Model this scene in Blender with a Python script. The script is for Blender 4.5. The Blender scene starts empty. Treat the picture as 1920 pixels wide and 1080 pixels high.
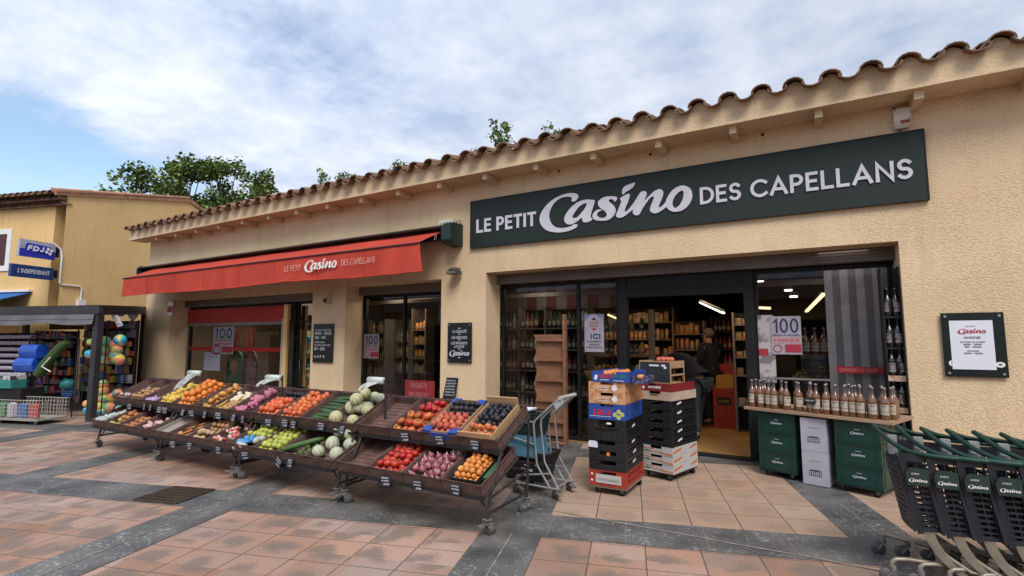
import bpy, bmesh, math, random
from mathutils import Matrix, Vector, Euler
from mathutils.geometry import tessellate_polygon
R = math.radians
random.seed(7)
SC = bpy.context.scene
COL = SC.collection

# ------------------------------------------------------------ camera
cam_d = bpy.data.cameras.new("camera")
cam = bpy.data.objects.new("camera", cam_d)
COL.objects.link(cam)
EYE = Vector((0, 0, 1.55))
cam.location = EYE
cam.rotation_euler = (R(90) + math.atan(0.1), 0, R(30))
cam_d.sensor_width = 36
cam_d.lens = 18.0
cam_d.clip_end = 2000
cam_d.clip_start = 0.05
SC.camera = cam

# ------------------------------------------------------------ world
SUN_EL, SUN_AZ = 50, 142          # azimuth: direction the light comes from, seen from +Y clockwise
w = bpy.data.worlds.new("World")
SC.world = w
w.use_nodes = True
nt = w.node_tree
N, L = nt.nodes, nt.links
N.clear()
out = N.new("ShaderNodeOutputWorld")
bg = N.new("ShaderNodeBackground")
L.new(bg.outputs[0], out.inputs[0])
sky = N.new("ShaderNodeTexSky")
sky.sky_type = 'NISHITA'
sky.sun_disc = False
sky.sun_elevation = R(SUN_EL)
sky.sun_rotation = R(SUN_AZ)
tc = N.new("ShaderNodeTexCoord")
sep = N.new("ShaderNodeSeparateXYZ")
L.new(tc.outputs['Generated'], sep.inputs[0])
def wmath(op, a, b=None, c=None, clamp=False):
    m = N.new("ShaderNodeMath"); m.operation = op; m.use_clamp = clamp
    for i, v in enumerate((a, b, c)):
        if v is None: continue
        if isinstance(v, (int, float)): m.inputs[i].default_value = v
        else: L.new(v, m.inputs[i])
    return m.outputs[0]
# project the view direction on a cloud deck
zz = wmath('MAXIMUM', wmath('ADD', sep.outputs[2], 0.14), 0.05)
cmb = N.new("ShaderNodeCombineXYZ")
L.new(wmath('DIVIDE', sep.outputs[0], zz), cmb.inputs[0])
L.new(wmath('DIVIDE', sep.outputs[1], zz), cmb.inputs[1])
def wnoise(scale, detail, rough, off=(0, 0, 0), dist=0.0):
    mp = N.new("ShaderNodeMapping"); mp.inputs['Location'].default_value = off
    L.new(cmb.outputs[0], mp.inputs[0])
    n = N.new("ShaderNodeTexNoise"); n.inputs['Scale'].default_value = scale
    n.inputs['Detail'].default_value = detail; n.inputs['Roughness'].default_value = rough
    n.inputs['Distortion'].default_value = dist
    L.new(mp.outputs[0], n.inputs['Vector'])
    return n.outputs['Fac']
n1 = wnoise(1.7, 10, 0.60, (3.1, 7.7, 0), 0.15)
n2 = wnoise(4.6, 7, 0.6, (9.0, 2.0, 0))
n3 = wnoise(0.45, 3, 0.5, (1.0, 4.0, 0))
# open blue low on the left of the view (far -X), elsewhere nearly closed cloud
dotl = N.new("ShaderNodeVectorMath"); dotl.operation = 'DOT_PRODUCT'
L.new(tc.outputs['Generated'], dotl.inputs[0]); dotl.inputs[1].default_value = (-0.955, 0.18, 0.14)
gap = wmath('MULTIPLY', wmath('SUBTRACT', dotl.outputs['Value'], 0.93, clamp=True), 14.0, clamp=True)
cov = wmath('SUBTRACT', wmath('ADD', n1, wmath('MULTIPLY', n3, 0.35)), wmath('MULTIPLY', gap, 0.5))
ramp = N.new("ShaderNodeMapRange"); ramp.interpolation_type = 'SMOOTHSTEP'
ramp.inputs['From Min'].default_value = 0.34; ramp.inputs['From Max'].default_value = 0.60
L.new(cov, ramp.inputs['Value'])
cr = N.new("ShaderNodeValToRGB")
L.new(wmath('ADD', wmath('MULTIPLY', n1, 0.48), wmath('MULTIPLY', n2, 0.52)), cr.inputs[0])
cr.color_ramp.elements[0].position = 0.37; cr.color_ramp.elements[0].color = (0.42, 0.51, 0.69, 1)
cr.color_ramp.elements[1].position = 0.62; cr.color_ramp.elements[1].color = (0.74, 0.79, 0.89, 1)
SKY_STR = 0.1
# brighter cloud to the left of the view and towards the sun behind the camera
dots = N.new("ShaderNodeVectorMath"); dots.operation = 'DOT_PRODUCT'
L.new(tc.outputs['Generated'], dots.inputs[0])
dots.inputs[1].default_value = (-0.75, -0.55, 0.36)
glow = wmath('ADD', 0.80, wmath('MULTIPLY', wmath('ADD', dots.outputs['Value'], 0.35, clamp=True), 0.22))
cs = N.new("ShaderNodeVectorMath"); cs.operation = 'SCALE'
L.new(cr.outputs[0], cs.inputs[0]); L.new(wmath('MULTIPLY', glow, 1.0 / SKY_STR), cs.inputs[3])
sk = N.new("ShaderNodeVectorMath"); sk.operation = 'MULTIPLY'
L.new(sky.outputs[0], sk.inputs[0]); sk.inputs[1].default_value = (1.75, 1.75, 1.65)
mx = N.new("ShaderNodeMix"); mx.data_type = 'RGBA'
L.new(ramp.outputs[0], mx.inputs['Factor']); L.new(sk.outputs[0], mx.inputs['A']); L.new(cs.outputs[0], mx.inputs['B'])
L.new(mx.outputs['Result'], bg.inputs[0])
bg.inputs[1].default_value = SKY_STR

# ------------------------------------------------------------ sun behind thin cloud
sd = bpy.data.lights.new("sun", 'SUN')
sd.energy = 2.3
sd.angle = R(28)
sd.color = (1.0, 0.95, 0.87)
sun = bpy.data.objects.new("sun", sd)
COL.objects.link(sun)
az, el = R(SUN_AZ), R(SUN_EL)
sdir = Vector((math.sin(az) * math.cos(el), math.cos(az) * math.cos(el), math.sin(el)))
sun.rotation_euler = sdir.to_track_quat('Z', 'Y').to_euler()
sun.location = (0, -5, 20)
SC.view_settings.view_transform = 'Standard'
SC.view_settings.look = 'None'
SC.view_settings.exposure = 0.40
SC.view_settings.gamma = 1
SC.cycles.max_bounces = 6
SC.cycles.transparent_max_bounces = 10
SC.cycles.caustics_reflective = False
SC.cycles.caustics_refractive = False

# ------------------------------------------------------------ photo point helpers (only to place things at their real depth)
_c, _s = math.cos(R(30)), math.sin(R(30))
_p = math.atan(0.1)
def ray(x, y):
    u, v = x - 960.0, 540.0 - y
    F = 960 * math.cos(_p) - v * math.sin(_p)
    Z = 960 * math.sin(_p) + v * math.cos(_p)
    return Vector((u * _c - F * _s, F * _c + u * _s, Z))
def PY(x, y, Y):
    r = ray(x, y); return EYE + r * (Y / r.y)

# ------------------------------------------------------------ materials
MATS = {}
def M(name, col, rough=0.6, col2=None, scale=6.0, detail=4, bump=0.0, bscale=60.0, metal=0.0, spec=0.4,
      lo=0.35, hi=0.65, stretch=(1, 1, 1), emit=None, es=1.0, rand=0.0, alpha=None, bdist=0.01, coat=0.0):
    if name in MATS: return MATS[name]
    m = bpy.data.materials.new(name); m.use_nodes = True
    t = m.node_tree; n = t.nodes; l = t.links
    b = n['Principled BSDF']
    b.inputs['Roughness'].default_value = rough
    b.inputs['Metallic'].default_value = metal
    b.inputs['Specular IOR Level'].default_value = spec
    b.inputs['Coat Weight'].default_value = coat
    co = n.new("ShaderNodeTexCoord")
    mp = n.new("ShaderNodeMapping"); mp.inputs['Scale'].default_value = stretch
    l.new(co.outputs['Object'], mp.inputs[0])
    if col2 is None:
        col2 = tuple(min(1, c * 0.8) for c in col)
    no = n.new("ShaderNodeTexNoise"); no.inputs['Scale'].default_value = scale; no.inputs['Detail'].default_value = detail
    l.new(mp.outputs[0], no.inputs['Vector'])
    mr = n.new("ShaderNodeMapRange"); mr.inputs['From Min'].default_value = lo; mr.inputs['From Max'].default_value = hi
    l.new(no.outputs['Fac'], mr.inputs['Value'])
    mix = n.new("ShaderNodeMix"); mix.data_type = 'RGBA'
    mix.inputs['A'].default_value = (*col, 1); mix.inputs['B'].default_value = (*col2, 1)
    l.new(mr.outputs[0], mix.inputs['Factor'])
    outc = mix.outputs['Result']
    if rand:
        oi = n.new("ShaderNodeObjectInfo")
        hs = n.new("ShaderNodeHueSaturation")
        m1 = n.new("ShaderNodeMapRange"); m1.inputs['To Min'].default_value = 0.5 - rand * 0.022; m1.inputs['To Max'].default_value = 0.5 + rand * 0.022
        l.new(oi.outputs['Random'], m1.inputs['Value']); l.new(m1.outputs[0], hs.inputs['Hue'])
        m2 = n.new("ShaderNodeMath"); m2.operation = 'FRACT'
        m3 = n.new("ShaderNodeMath"); m3.operation = 'MULTIPLY'; m3.inputs[1].default_value = 7.31
        l.new(oi.outputs['Random'], m3.inputs[0]); l.new(m3.outputs[0], m2.inputs[0])
        m4 = n.new("ShaderNodeMapRange"); m4.inputs['To Min'].default_value = 1 - rand * 0.4; m4.inputs['To Max'].default_value = 1 + rand * 0.3
        l.new(m2.outputs[0], m4.inputs['Value']); l.new(m4.outputs[0], hs.inputs['Value'])
        l.new(outc, hs.inputs['Color']); outc = hs.outputs[0]
    l.new(outc, b.inputs['Base Color'])
    if bump:
        nb = n.new("ShaderNodeTexNoise"); nb.inputs['Scale'].default_value = bscale; nb.inputs['Detail'].default_value = 4
        l.new(mp.outputs[0], nb.inputs['Vector'])
        bp = n.new("ShaderNodeBump"); bp.inputs['Strength'].default_value = bump; bp.inputs['Distance'].default_value = bdist
        l.new(nb.outputs['Fac'], bp.inputs['Height']); l.new(bp.outputs[0], b.inputs['Normal'])
    if emit:
        b.inputs['Emission Color'].default_value = (*emit, 1); b.inputs['Emission Strength'].default_value = es
    if alpha is not None:
        b.inputs['Alpha'].default_value = alpha
    MATS[name] = m
    return m
def nodes(m):
    return m.node_tree, m.node_tree.nodes, m.node_tree.links, m.node_tree.nodes['Principled BSDF']

def glass_mat(name, tint=(0.75, 0.8, 0.8), refl=0.75):
    if name in MATS: return MATS[name]
    m = bpy.data.materials.new(name); m.use_nodes = True
    t = m.node_tree; n = t.nodes; l = t.links; n.clear()
    o = n.new("ShaderNodeOutputMaterial"); tr = n.new("ShaderNodeBsdfTransparent"); gl = n.new("ShaderNodeBsdfGlossy")
    tr.inputs[0].default_value = (*tint, 1); gl.inputs['Roughness'].default_value = 0.02
    gl.inputs[0].default_value = (0.9, 0.95, 1, 1)
    fr = n.new("ShaderNodeFresnel"); fr.inputs[0].default_value = 1.5
    mu = n.new("ShaderNodeMath"); mu.operation = 'MULTIPLY'; mu.inputs[1].default_value = refl
    l.new(fr.outputs[0], mu.inputs[0])
    mi = n.new("ShaderNodeMixShader"); l.new(mu.outputs[0], mi.inputs[0]); l.new(tr.outputs[0], mi.inputs[1]); l.new(gl.outputs[0], mi.inputs[2])
    l.new(mi.outputs[0], o.inputs[0])
    MATS[name] = m
    return m

# ------------------------------------------------------------ mesh builder
class MB:
    def __init__(s):
        s.v = []; s.f = []; s.mi = []; s.m = 0; s.T = None; s.sm = []
        s.smooth = False
    def add(s, vs, fs):
        o = len(s.v)
        for p in vs:
            p = Vector(p)
            s.v.append(s.T @ p if s.T is not None else p)
        for f in fs:
            s.f.append([i + o for i in f]); s.mi.append(s.m); s.sm.append(s.smooth)
        return s
    def box(s, x0, x1, y0, y1, z0, z1):
        return s.add([(x0, y0, z0), (x1, y0, z0), (x1, y1, z0), (x0, y1, z0), (x0, y0, z1), (x1, y0, z1), (x1, y1, z1), (x0, y1, z1)],
                     [(0, 3, 2, 1), (4, 5, 6, 7), (0, 1, 5, 4), (1, 2, 6, 5), (2, 3, 7, 6), (3, 0, 4, 7)])
    def bar(s, a, b, w, h, up=(0, 0, 1)):
        a, b = Vector(a), Vector(b); d = (b - a).normalized()
        u = Vector(up)
        if abs(d.dot(u)) > 0.98: u = Vector((0, 1, 0))
        x = d.cross(u).normalized() * w / 2; y = x.cross(d).normalized() * h / 2
        vs = [a - x - y, a + x - y, a + x + y, a - x + y, b - x - y, b + x - y, b + x + y, b - x + y]
        return s.add(vs, [(0, 1, 2, 3), (7, 6, 5, 4), (0, 4, 5, 1), (1, 5, 6, 2), (2, 6, 7, 3), (3, 7, 4, 0)])
    def tube(s, pts, r, n=8, closed=False):
        pts = [Vector(p) for p in pts]; k = len(pts); rs = r if isinstance(r, (list, tuple)) else [r] * k
        vs = []; prev = None
        for i, p in enumerate(pts):
            if closed: d = pts[(i + 1) % k] - pts[i - 1]
            else: d = (pts[min(i + 1, k - 1)] - pts[max(i - 1, 0)])
            d.normalize()
            if prev is None:
                u = Vector((0, 0, 1)) if abs(d.z) < 0.9 else Vector((1, 0, 0))
                x = d.cross(u).normalized()
            else:
                x = (prev - d * prev.dot(d)).normalized()
            prev = x; y = d.cross(x)
            for j in range(n):
                a = 2 * math.pi * j / n
                vs.append(p + (x * math.cos(a) + y * math.sin(a)) * rs[i])
        fs = []
        for i in range(k if closed else k - 1):
            i2 = (i + 1) % k
            for j in range(n):
                fs.append((i * n + j, i * n + (j + 1) % n, i2 * n + (j + 1) % n, i2 * n + j))
        o = s.smooth; s.smooth = True
        s.add(vs, fs); s.smooth = o
        if not closed:
            s.add(vs[:n], [tuple(range(n))[::-1]]); s.add(vs[-n:], [tuple(range(n))])
        return s
    def sphere(s, c, r, nu=10, nv=7, M_=None):
        c = Vector(c); rr = r if isinstance(r, (list, tuple)) else (r, r, r)
        vs = [Vector((0, 0, rr[2]))]
        for i in range(1, nv):
            t = math.pi * i / nv
            for j in range(nu):
                a = 2 * math.pi * j / nu
                vs.append(Vector((rr[0] * math.sin(t) * math.cos(a), rr[1] * math.sin(t) * math.sin(a), rr[2] * math.cos(t))))
        vs.append(Vector((0, 0, -rr[2])))
        fs = [(0, 1 + j, 1 + (j + 1) % nu) for j in range(nu)]
        for i in range(nv - 2):
            for j in range(nu):
                a = 1 + i * nu; fs.append((a + j, a + nu + j, a + nu + (j + 1) % nu, a + (j + 1) % nu))
        e = len(vs) - 1; a = 1 + (nv - 2) * nu
        fs += [(a + j, e, a + (j + 1) % nu) for j in range(nu)]
        vs = [(M_ @ v if M_ is not None else v) + c for v in vs]
        o = s.smooth; s.smooth = True; s.add(vs, fs); s.smooth = o
        return s
    def lathe(s, prof, c=(0, 0, 0), n=12):
        c = Vector(c); vs = []; k = len(prof)
        for (r, z) in prof:
            for j in range(n):
                a = 2 * math.pi * j / n
                vs.append(c + Vector((r * math.cos(a), r * math.sin(a), z)))
        fs = []
        for i in range(k - 1):
            for j in range(n):
                fs.append((i * n + j, i * n + (j + 1) % n, (i + 1) * n + (j + 1) % n, (i + 1) * n + j))
        o = s.smooth; s.smooth = True; s.add(vs, fs); s.smooth = o
        s.add(vs[:n], [tuple(range(n))[::-1]]); s.add(vs[-n:], [tuple(range(n))])
        return s
    def cyl(s, a, b, r, n=12): return s.tube([a, b], r, n)
    def quad(s, a, b, c, d): return s.add([a, b, c, d], [(0, 1, 2, 3)])
    def poly(s, loops, depth=0.0):
        """loops of 2-D points in the local XZ plane facing -Y; thickness towards +Y"""
        vl = [[Vector((x, z, 0)) for x, z in lp] for lp in loops]
        tri = tessellate_polygon(vl)
        flat = [p for lp in loops for p in lp]
        s.add([(x, 0, z) for x, z in flat], [tuple(t) for t in tri])
        if depth:
            o = 0
            for lp in loops:
                k = len(lp)
                vs = [(x, 0, z) for x, z in lp] + [(x, depth, z) for x, z in lp]
                s.add(vs, [(i, (i + 1) % k, k + (i + 1) % k, k + i) for i in range(k)])
            s.add([(x, depth, z) for x, z in flat], [tuple(t)[::-1] for t in tri])
        return s
    def build(s, name, mats, parent=None, origin=None, local=False, smooth=None, fix=True):
        me = bpy.data.meshes.new(name)
        if not isinstance(mats, (list, tuple)): mats = [mats]
        vs = s.v
        if parent is not None and not local:
            inv = WM[parent.name].inverted(); vs = [inv @ v for v in vs]
        og = None
        if parent is None:
            if origin is None and not local and vs:
                xs = [v.x for v in vs]; ys = [v.y for v in vs]; zs = [v.z for v in vs]
                origin = ((min(xs) + max(xs)) / 2, (min(ys) + max(ys)) / 2, min(zs))
            og = Vector(origin or (0, 0, 0)); vs = [v - og for v in vs]
        me.from_pydata([tuple(v) for v in vs], [], s.f)
        for m in mats: me.materials.append(m)
        if len(mats) > 1: me.polygons.foreach_set("material_index", s.mi)
        me.polygons.foreach_set("use_smooth", [bool(x) or bool(smooth) for x in s.sm])
        if fix:
            bm = bmesh.new(); bm.from_mesh(me); bmesh.ops.recalc_face_normals(bm, faces=bm.faces); bm.to_mesh(me); bm.free()
        me.update()
        o = bpy.data.objects.new(name, me); COL.objects.link(o)
        if parent is not None:
            o.parent = parent; WM[o.name] = WM[parent.name].copy()
        else:
            o.location = og; WM[o.name] = Matrix.Translation(og)
        return o
WM = {}
def tag(o, label=None, cat=None, group=None, kind=None):
    if label: o['label'] = label
    if cat: o['category'] = cat
    if group: o['group'] = group
    if kind: o['kind'] = kind
    return o
def struct(o): o['kind'] = 'structure'; return o
def thing(name, label, cat, loc=(0, 0, 0), rot=(0, 0, 0), group=None):
    o = bpy.data.objects.new(name, None); COL.objects.link(o)
    if isinstance(rot, (int, float)): rot = (0, 0, rot)
    o.location = loc; o.rotation_euler = rot; o.empty_display_size = 0.1
    WM[o.name] = Matrix.Translation(loc) @ Euler(rot).to_matrix().to_4x4()
    return tag(o, label, cat, group)
KIDS = {}
def kids(o): return [c for c in COL.objects if c.parent == o]
def dup(root, loc, rot=(0, 0, 0), label=None, group=None, tree=None):
    if isinstance(rot, (int, float)): rot = (0, 0, rot)
    r = root.copy(); COL.objects.link(r); r.location = loc; r.rotation_euler = rot
    if label: r['label'] = label
    if group: r['group'] = group
    t = tree if tree is not None else gather(root)
    for ch, gs in t:
        c = ch.copy(); COL.objects.link(c); c.parent = r
        for g in gs:
            d = g.copy(); COL.objects.link(d); d.parent = c
    return r
def gather(root): return [(c, kids(c)) for c in kids(root)]

# ------------------------------------------------------------ lettering
def arc(cx, cz, rx, rz, a0, a1, n=8):
    return [(cx + rx * math.cos(R(a0 + (a1 - a0) * i / n)), cz + rz * math.sin(R(a0 + (a1 - a0) * i / n))) for i in range(n + 1)]
def glyphs():
    g = {}
    g['A'] = (.86, [[(0, 0), (.43, 1), (.86, 0)], [(.16, .3), (.70, .3)]])
    g['B'] = (.58, [[(0, 0), (0, 1)], [(0, .5), (.3, .5)] + arc(.3, .25, .28, .25, 90, -90) + [(0, 0)], [(0, 1)] + arc(.27, .75, .24, .25, 90, -90) + [(.1, .5)]])
    g['C'] = (.84, [arc(.5, .5, .5, .5, 45, 315, 14)])
    g['D'] = (.74, [[(0, 0), (0, 1), (.2, 1)] + arc(.24, .5, .5, .5, 90, -90, 10) + [(0, 0)]])
    g['E'] = (.5, [[(.5, 1), (0, 1), (0, 0), (.5, 0)], [(0, .52), (.44, .52)]])
    g['F'] = (.5, [[(.5, 1), (0, 1), (0, 0)], [(0, .5), (.42, .5)]])
    g['G'] = (.9, [arc(.5, .5, .5, .5, 45, 350, 14) + [(.9, .45), (.55, .45)]])
    g['H'] = (.66, [[(0, 0), (0, 1)], [(.66, 0), (.66, 1)], [(0, .52), (.66, .52)]])
    g['I'] = (.04, [[(.02, 0), (.02, 1)]])
    g['J'] = (.4, [[(.4, 1), (.4, .25)] + arc(.2, .22, .2, .22, 0, -150, 6)])
    g['K'] = (.6, [[(0, 0), (0, 1)], [(.6, 1), (.05, .48), (.62, 0)]])
    g['L'] = (.5, [[(0, 1), (0, 0), (.5, 0)]])
    g['M'] = (.86, [[(0, 0), (.1, 1), (.43, .25), (.76, 1), (.86, 0)]])
    g['N'] = (.72, [[(0, 0), (0, 1), (.72, 0), (.72, 1)]])
    g['O'] = (1.0, [arc(.5, .5, .5, .5, 90, 450, 18)])
    g['P'] = (.56, [[(0, 0), (0, 1)], [(0, 1), (.28, 1)] + arc(.28, .72, .28, .28, 90, -90) + [(0, .44)]])
    g['Q'] = (1.0, [arc(.5, .5, .5, .5, 90, 450, 18), [(.6, .3), (1, -.05)]])
    g['R'] = (.6, [[(0, 0), (0, 1)], [(0, 1), (.28, 1)] + arc(.28, .72, .28, .28, 90, -90) + [(0, .44)], [(.25, .44), (.58, 0)]])
    g['S'] = (.56, [arc(.29, .75, .26, .25, 30, 250, 9) + arc(.28, .26, .28, .26, 75, -150, 9)])
    g['T'] = (.62, [[(0, 1), (.62, 1)], [(.31, 0), (.31, 1)]])
    g['U'] = (.64, [[(0, 1), (0, .32)] + arc(.32, .32, .32, .32, 180, 360) + [(.64, 1)]])
    g['V'] = (.8, [[(0, 1), (.4, 0), (.8, 1)]])
    g['W'] = (1.1, [[(0, 1), (.28, 0), (.55, .9), (.82, 0), (1.1, 1)]])
    g['X'] = (.66, [[(0, 0), (.66, 1)], [(0, 1), (.66, 0)]])
    g['Y'] = (.66, [[(0, 1), (.33, .5), (.66, 1)], [(.33, .5), (.33, 0)]])
    g['Z'] = (.6, [[(0, 1), (.6, 1), (0, 0), (.6, 0)]])
    g['0'] = (.56, [arc(.28, .5, .28, .5, 90, 450, 14)])
    g['1'] = (.26, [[(0, .78), (.24, 1), (.24, 0)]])
    g['2'] = (.54, [arc(.27, .73, .27, .27, 170, -30, 7) + [(0, 0), (.56, 0)]])
    g['3'] = (.54, [arc(.26, .75, .24, .25, 150, -80, 8), arc(.26, .27, .28, .27, 90, -150, 8)])
    g['4'] = (.6, [[(.45, 0), (.45, 1), (0, .28), (.62, .28)]])
    g['5'] = (.54, [[(.5, 1), (.1, 1), (.05, .55)] + arc(.25, .32, .28, .32, 110, -140, 8)])
    g['6'] = (.56, [arc(.28, .32, .28, .32, 90, 450, 12), [(.02, .38), (.4, 1)]])
    g['7'] = (.54, [[(0, 1), (.54, 1), (.15, 0)]])
    g['8'] = (.54, [arc(.27, .76, .23, .24, 90, 450, 10), arc(.27, .27, .27, .27, 90, 450, 10)])
    g['9'] = (.56, [arc(.28, .68, .28, .32, 90, 450, 12), [(.54, .62), (.2, 0)]])
    g['-'] = (.35, [[(.0, .48), (.35, .48)]])
    g["'"] = (.05, [[(.05, 1.02), (.0, .78)]])
    g[','] = (.08, [[(.08, .06), (.0, -.14)]])
    g['.'] = (.08, [[(.0, .03), (.08, .03)]])
    g['/'] = (.4, [[(0, -.05), (.4, 1.05)]])
    g['!'] = (.04, [[(.02, 1), (.02, .3)], [(.02, .08), (.02, 0)]])
    g[':'] = (.06, [[(.0, .15), (.06, .15)], [(.0, .65), (.06, .65)]])
    g['~'] = (.5, [[(.5, 1), (0, 1), (0, 0), (.5, 0)], [(0, .52), (.44, .52)], [(.2, 1.15), (.36, 1.32)]])   # E acute
    g['h'] = (.42, [[(0, 0), (0, 1)], [(0, .42)] + arc(.21, .38, .21, .2, 160, 0, 5) + [(.42, 0)]])
    g['$'] = (.6, [arc(.36, .5, .32, .5, 50, 310, 10), [(-.05, .6), (.45, .6)], [(-.05, .4), (.42, .4)]])     # euro
    return g
GL = glyphs()
def ribbon(pts, h, closed=False):
    """left and right offset lines of a polyline, with mitred joins"""
    P = []
    for p in pts:
        p = Vector(p)
        if not P or (p - P[-1]).length > 1e-6: P.append(p)
    k = len(P); Lf = []; Rt = []
    for i in range(k):
        if i == 0: d0 = d1 = (P[1] - P[0]).normalized()
        elif i == k - 1: d0 = d1 = (P[-1] - P[-2]).normalized()
        else: d0 = (P[i] - P[i - 1]).normalized(); d1 = (P[i + 1] - P[i]).normalized()
        if closed and (i == 0 or i == k - 1): d0 = (P[-1] - P[-2]).normalized(); d1 = (P[1] - P[0]).normalized()
        nrm = Vector((-d0.y - d1.y, d0.x + d1.x))
        if nrm.length < 0.1: nrm = Vector((-d1.y, d1.x))
        nrm.normalize(); q = max(0.42, nrm.dot(Vector((-d1.y, d1.x))))
        Lf.append(P[i] + nrm * h / q); Rt.append(P[i] - nrm * h / q)
    return Lf, Rt
TXT_STEP = [0]
def text(mb, s, x, z, cap, wt=0.17, gap=0.16, space=0.45, depth=0.0, align='l', width=None, slant=0.0, y0=0.0):
    """writes s in the XZ plane (facing -Y) starting at x, baseline z"""
    adv = 0; items = []
    for ch in s:
        if ch == ' ': adv += space; continue
        gw, st = GL.get(ch, GL['-'])
        items.append((adv, st)); adv += gw + gap + wt
    tot = max(adv - gap - wt, 0.01)
    sx = cap if width is None else width / (tot + wt)
    x0 = x + (wt / 2 * sx if align == 'l' else -tot * sx / 2 if align == 'c' else -tot * sx)
    h = wt * min(sx, cap) / 2
    for a, st in items:
        for q, stroke in enumerate(st):
            pp = [(x0 + (a + px + slant * pz) * sx, z + h + pz * (cap - 2 * h)) for px, pz in stroke]
            cl = (abs(pp[0][0] - pp[-1][0]) < 1e-6 and abs(pp[0][1] - pp[-1][1]) < 1e-6 and len(pp) > 3)
            if not cl:      # square caps
                a0, a1 = Vector(pp[0]), Vector(pp[1]); d = (a0 - a1).normalized() * h * 0.9; pp[0] = tuple(a0 + d)
                a0, a1 = Vector(pp[-1]), Vector(pp[-2]); d = (a0 - a1).normalized() * h * 0.9; pp[-1] = tuple(a0 + d)
            Lf, Rt = ribbon(pp, h, cl)
            k = len(Lf); yo = y0 - 0.0004 * q
            vs = [(p.x, yo, p.y) for p in Lf] + [(p.x, yo, p.y) for p in Rt]
            fs = [(i, i + 1, k + i + 1, k + i) for i in range(k - 1)]
            mb.add(vs, fs)
            if depth:
                vb = [(p.x, y0 + depth, p.y) for p in Lf] + [(p.x, y0 + depth, p.y) for p in Rt]
                mb.add(vs + vb, [(i, i + 1, 2 * k + i + 1, 2 * k + i) for i in range(k - 1)] + [(k + i, k + i + 1, 3 * k + i + 1, 3 * k + i) for i in range(k - 1)]
                       + [(0, k, 3 * k, 2 * k), (k - 1, 2 * k - 1, 4 * k - 1, 3 * k - 1)])
    return tot * sx
# hand-drawn script word, outlines as measured on the fascia sign
_S = {}
_S['C'] = [[(505,235),(495,205),(450,192),(380,197),(300,222),(220,265),(150,325),(95,400),(70,470),(80,535),(120,590),(180,622),(270,635),(350,628),(420,610),(480,580),(495,558),(485,542),(455,545),(430,560),(370,580),(300,585),(240,570),(200,530),(180,480),(178,430),(195,370),(230,310),(280,265),(330,240),(390,232),(425,240),(435,255),(430,280),(455,288),(485,268)]]
_S['a'] = [[(690,275),(665,268),(600,265),(530,280),(460,320),(400,380),(355,450),(348,500),(370,535),(410,545),(450,535),(500,505),(545,470),(550,500),(570,520),(610,518),(650,500),(665,480),(645,465),(650,420),(665,370),(680,320)], [(600,310),(560,315),(510,350),(465,410),(440,455),(450,472),(490,465),(535,420),(575,370)]]
_S['s'] = [[(942,245),(925,232),(860,228),(790,240),(735,280),(728,320),(745,350),(790,385),(820,415),(825,445),(800,468),(760,470),(725,455),(715,435),(730,405),(770,385),(750,375),(710,385),(675,420),(665,455),(680,485),(720,500),(790,503),(850,490),(900,450),(925,400),(915,350),(880,310),(850,285),(855,265),(885,260),(905,275),(915,290),(935,270)]]
_S['n'] = [[(1080,200),(1085,215),(1078,245),(1060,300),(1035,360),(1028,392),(1040,400),(1075,370),(1130,300),(1180,220),(1210,180),(1250,170),(1275,190),(1270,225),(1252,262),(1262,266),(1310,215),(1370,165),(1420,147),(1455,165),(1460,210),(1440,270),(1415,325),(1412,348),(1430,350),(1470,315),(1492,290),(1500,340),(1440,390),(1380,418),(1335,412),(1312,385),(1318,345),(1340,290),(1355,245),(1345,230),(1310,252),(1265,310),(1225,370),(1200,420),(1180,440),(1140,438),(1118,415),(1122,378),(1110,385),(1060,425),(1010,460),(970,470),(940,462),(930,440),(950,390),(985,300),(990,285),(975,258),(990,240),(1050,205)]]
_S['d'] = [[(1145,75),(1100,85),(1040,110),(1005,145),(998,190),(1010,208),(1040,180),(1090,150),(1125,120)]]
_S['o'] = [[(1700,108),(1640,115),(1570,155),(1520,220),(1490,290),(1500,350),(1540,390),(1600,402),(1670,388),(1730,345),(1775,280),(1788,210),(1765,140)], [(1665,165),(1620,195),(1580,250),(1565,310),(1580,350),(1610,355),(1650,320),(1680,260),(1692,200),(1685,170)]]
LOGO = {}
for k_, lps in _S.items():
    LOGO[k_] = []
    for lp in lps:
        q = []
        for (zx, zy) in lp:
            p = PY(1000 + zx / 6.0, 330 + zy / 6.0, 6.84); q.append(Vector((p.x, p.z)))
        LOGO[k_].append(q)
_xs = [p.x for a in LOGO.values() for b in a for p in b]; _zs = [p.y for a in LOGO.values() for b in a for p in b]
LX0, LX1, LZ0, LZ1 = min(_xs), max(_xs), min(_zs), max(_zs)
def catmull(q, n=3):
    k = len(q); r = []
    for i in range(k):
        p0, p1, p2, p3 = q[i - 1], q[i], q[(i + 1) % k], q[(i + 2) % k]
        for j in range(n):
            t = j / n
            r.append(0.5 * ((2 * p1) + (p2 - p0) * t + (2 * p0 - 5 * p1 + 4 * p2 - p3) * t * t + (3 * p1 - p0 - 3 * p2 + p3) * t ** 3))
    return r
def logo(mb, x, z, width, depth=0.0, y0=0.0, n=2, shear=0.0):
    """script word, lower left at x,z"""
    sc = width / (LX1 - LX0)
    T0 = mb.T
    for q, (k, lps) in enumerate(LOGO.items()):
        ls = []
        for lp in lps:
            pts = catmull(lp, n) if n > 1 else lp
            ls.append([(x + (p.x - LX0) * sc, z + (p.y - LZ0) * sc) for p in pts])
        sub = MB(); sub.poly(ls, depth)
        mb.add([(v.x, v.y + y0 - 0.0003 * q, v.z) for v in sub.v], sub.f)
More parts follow.
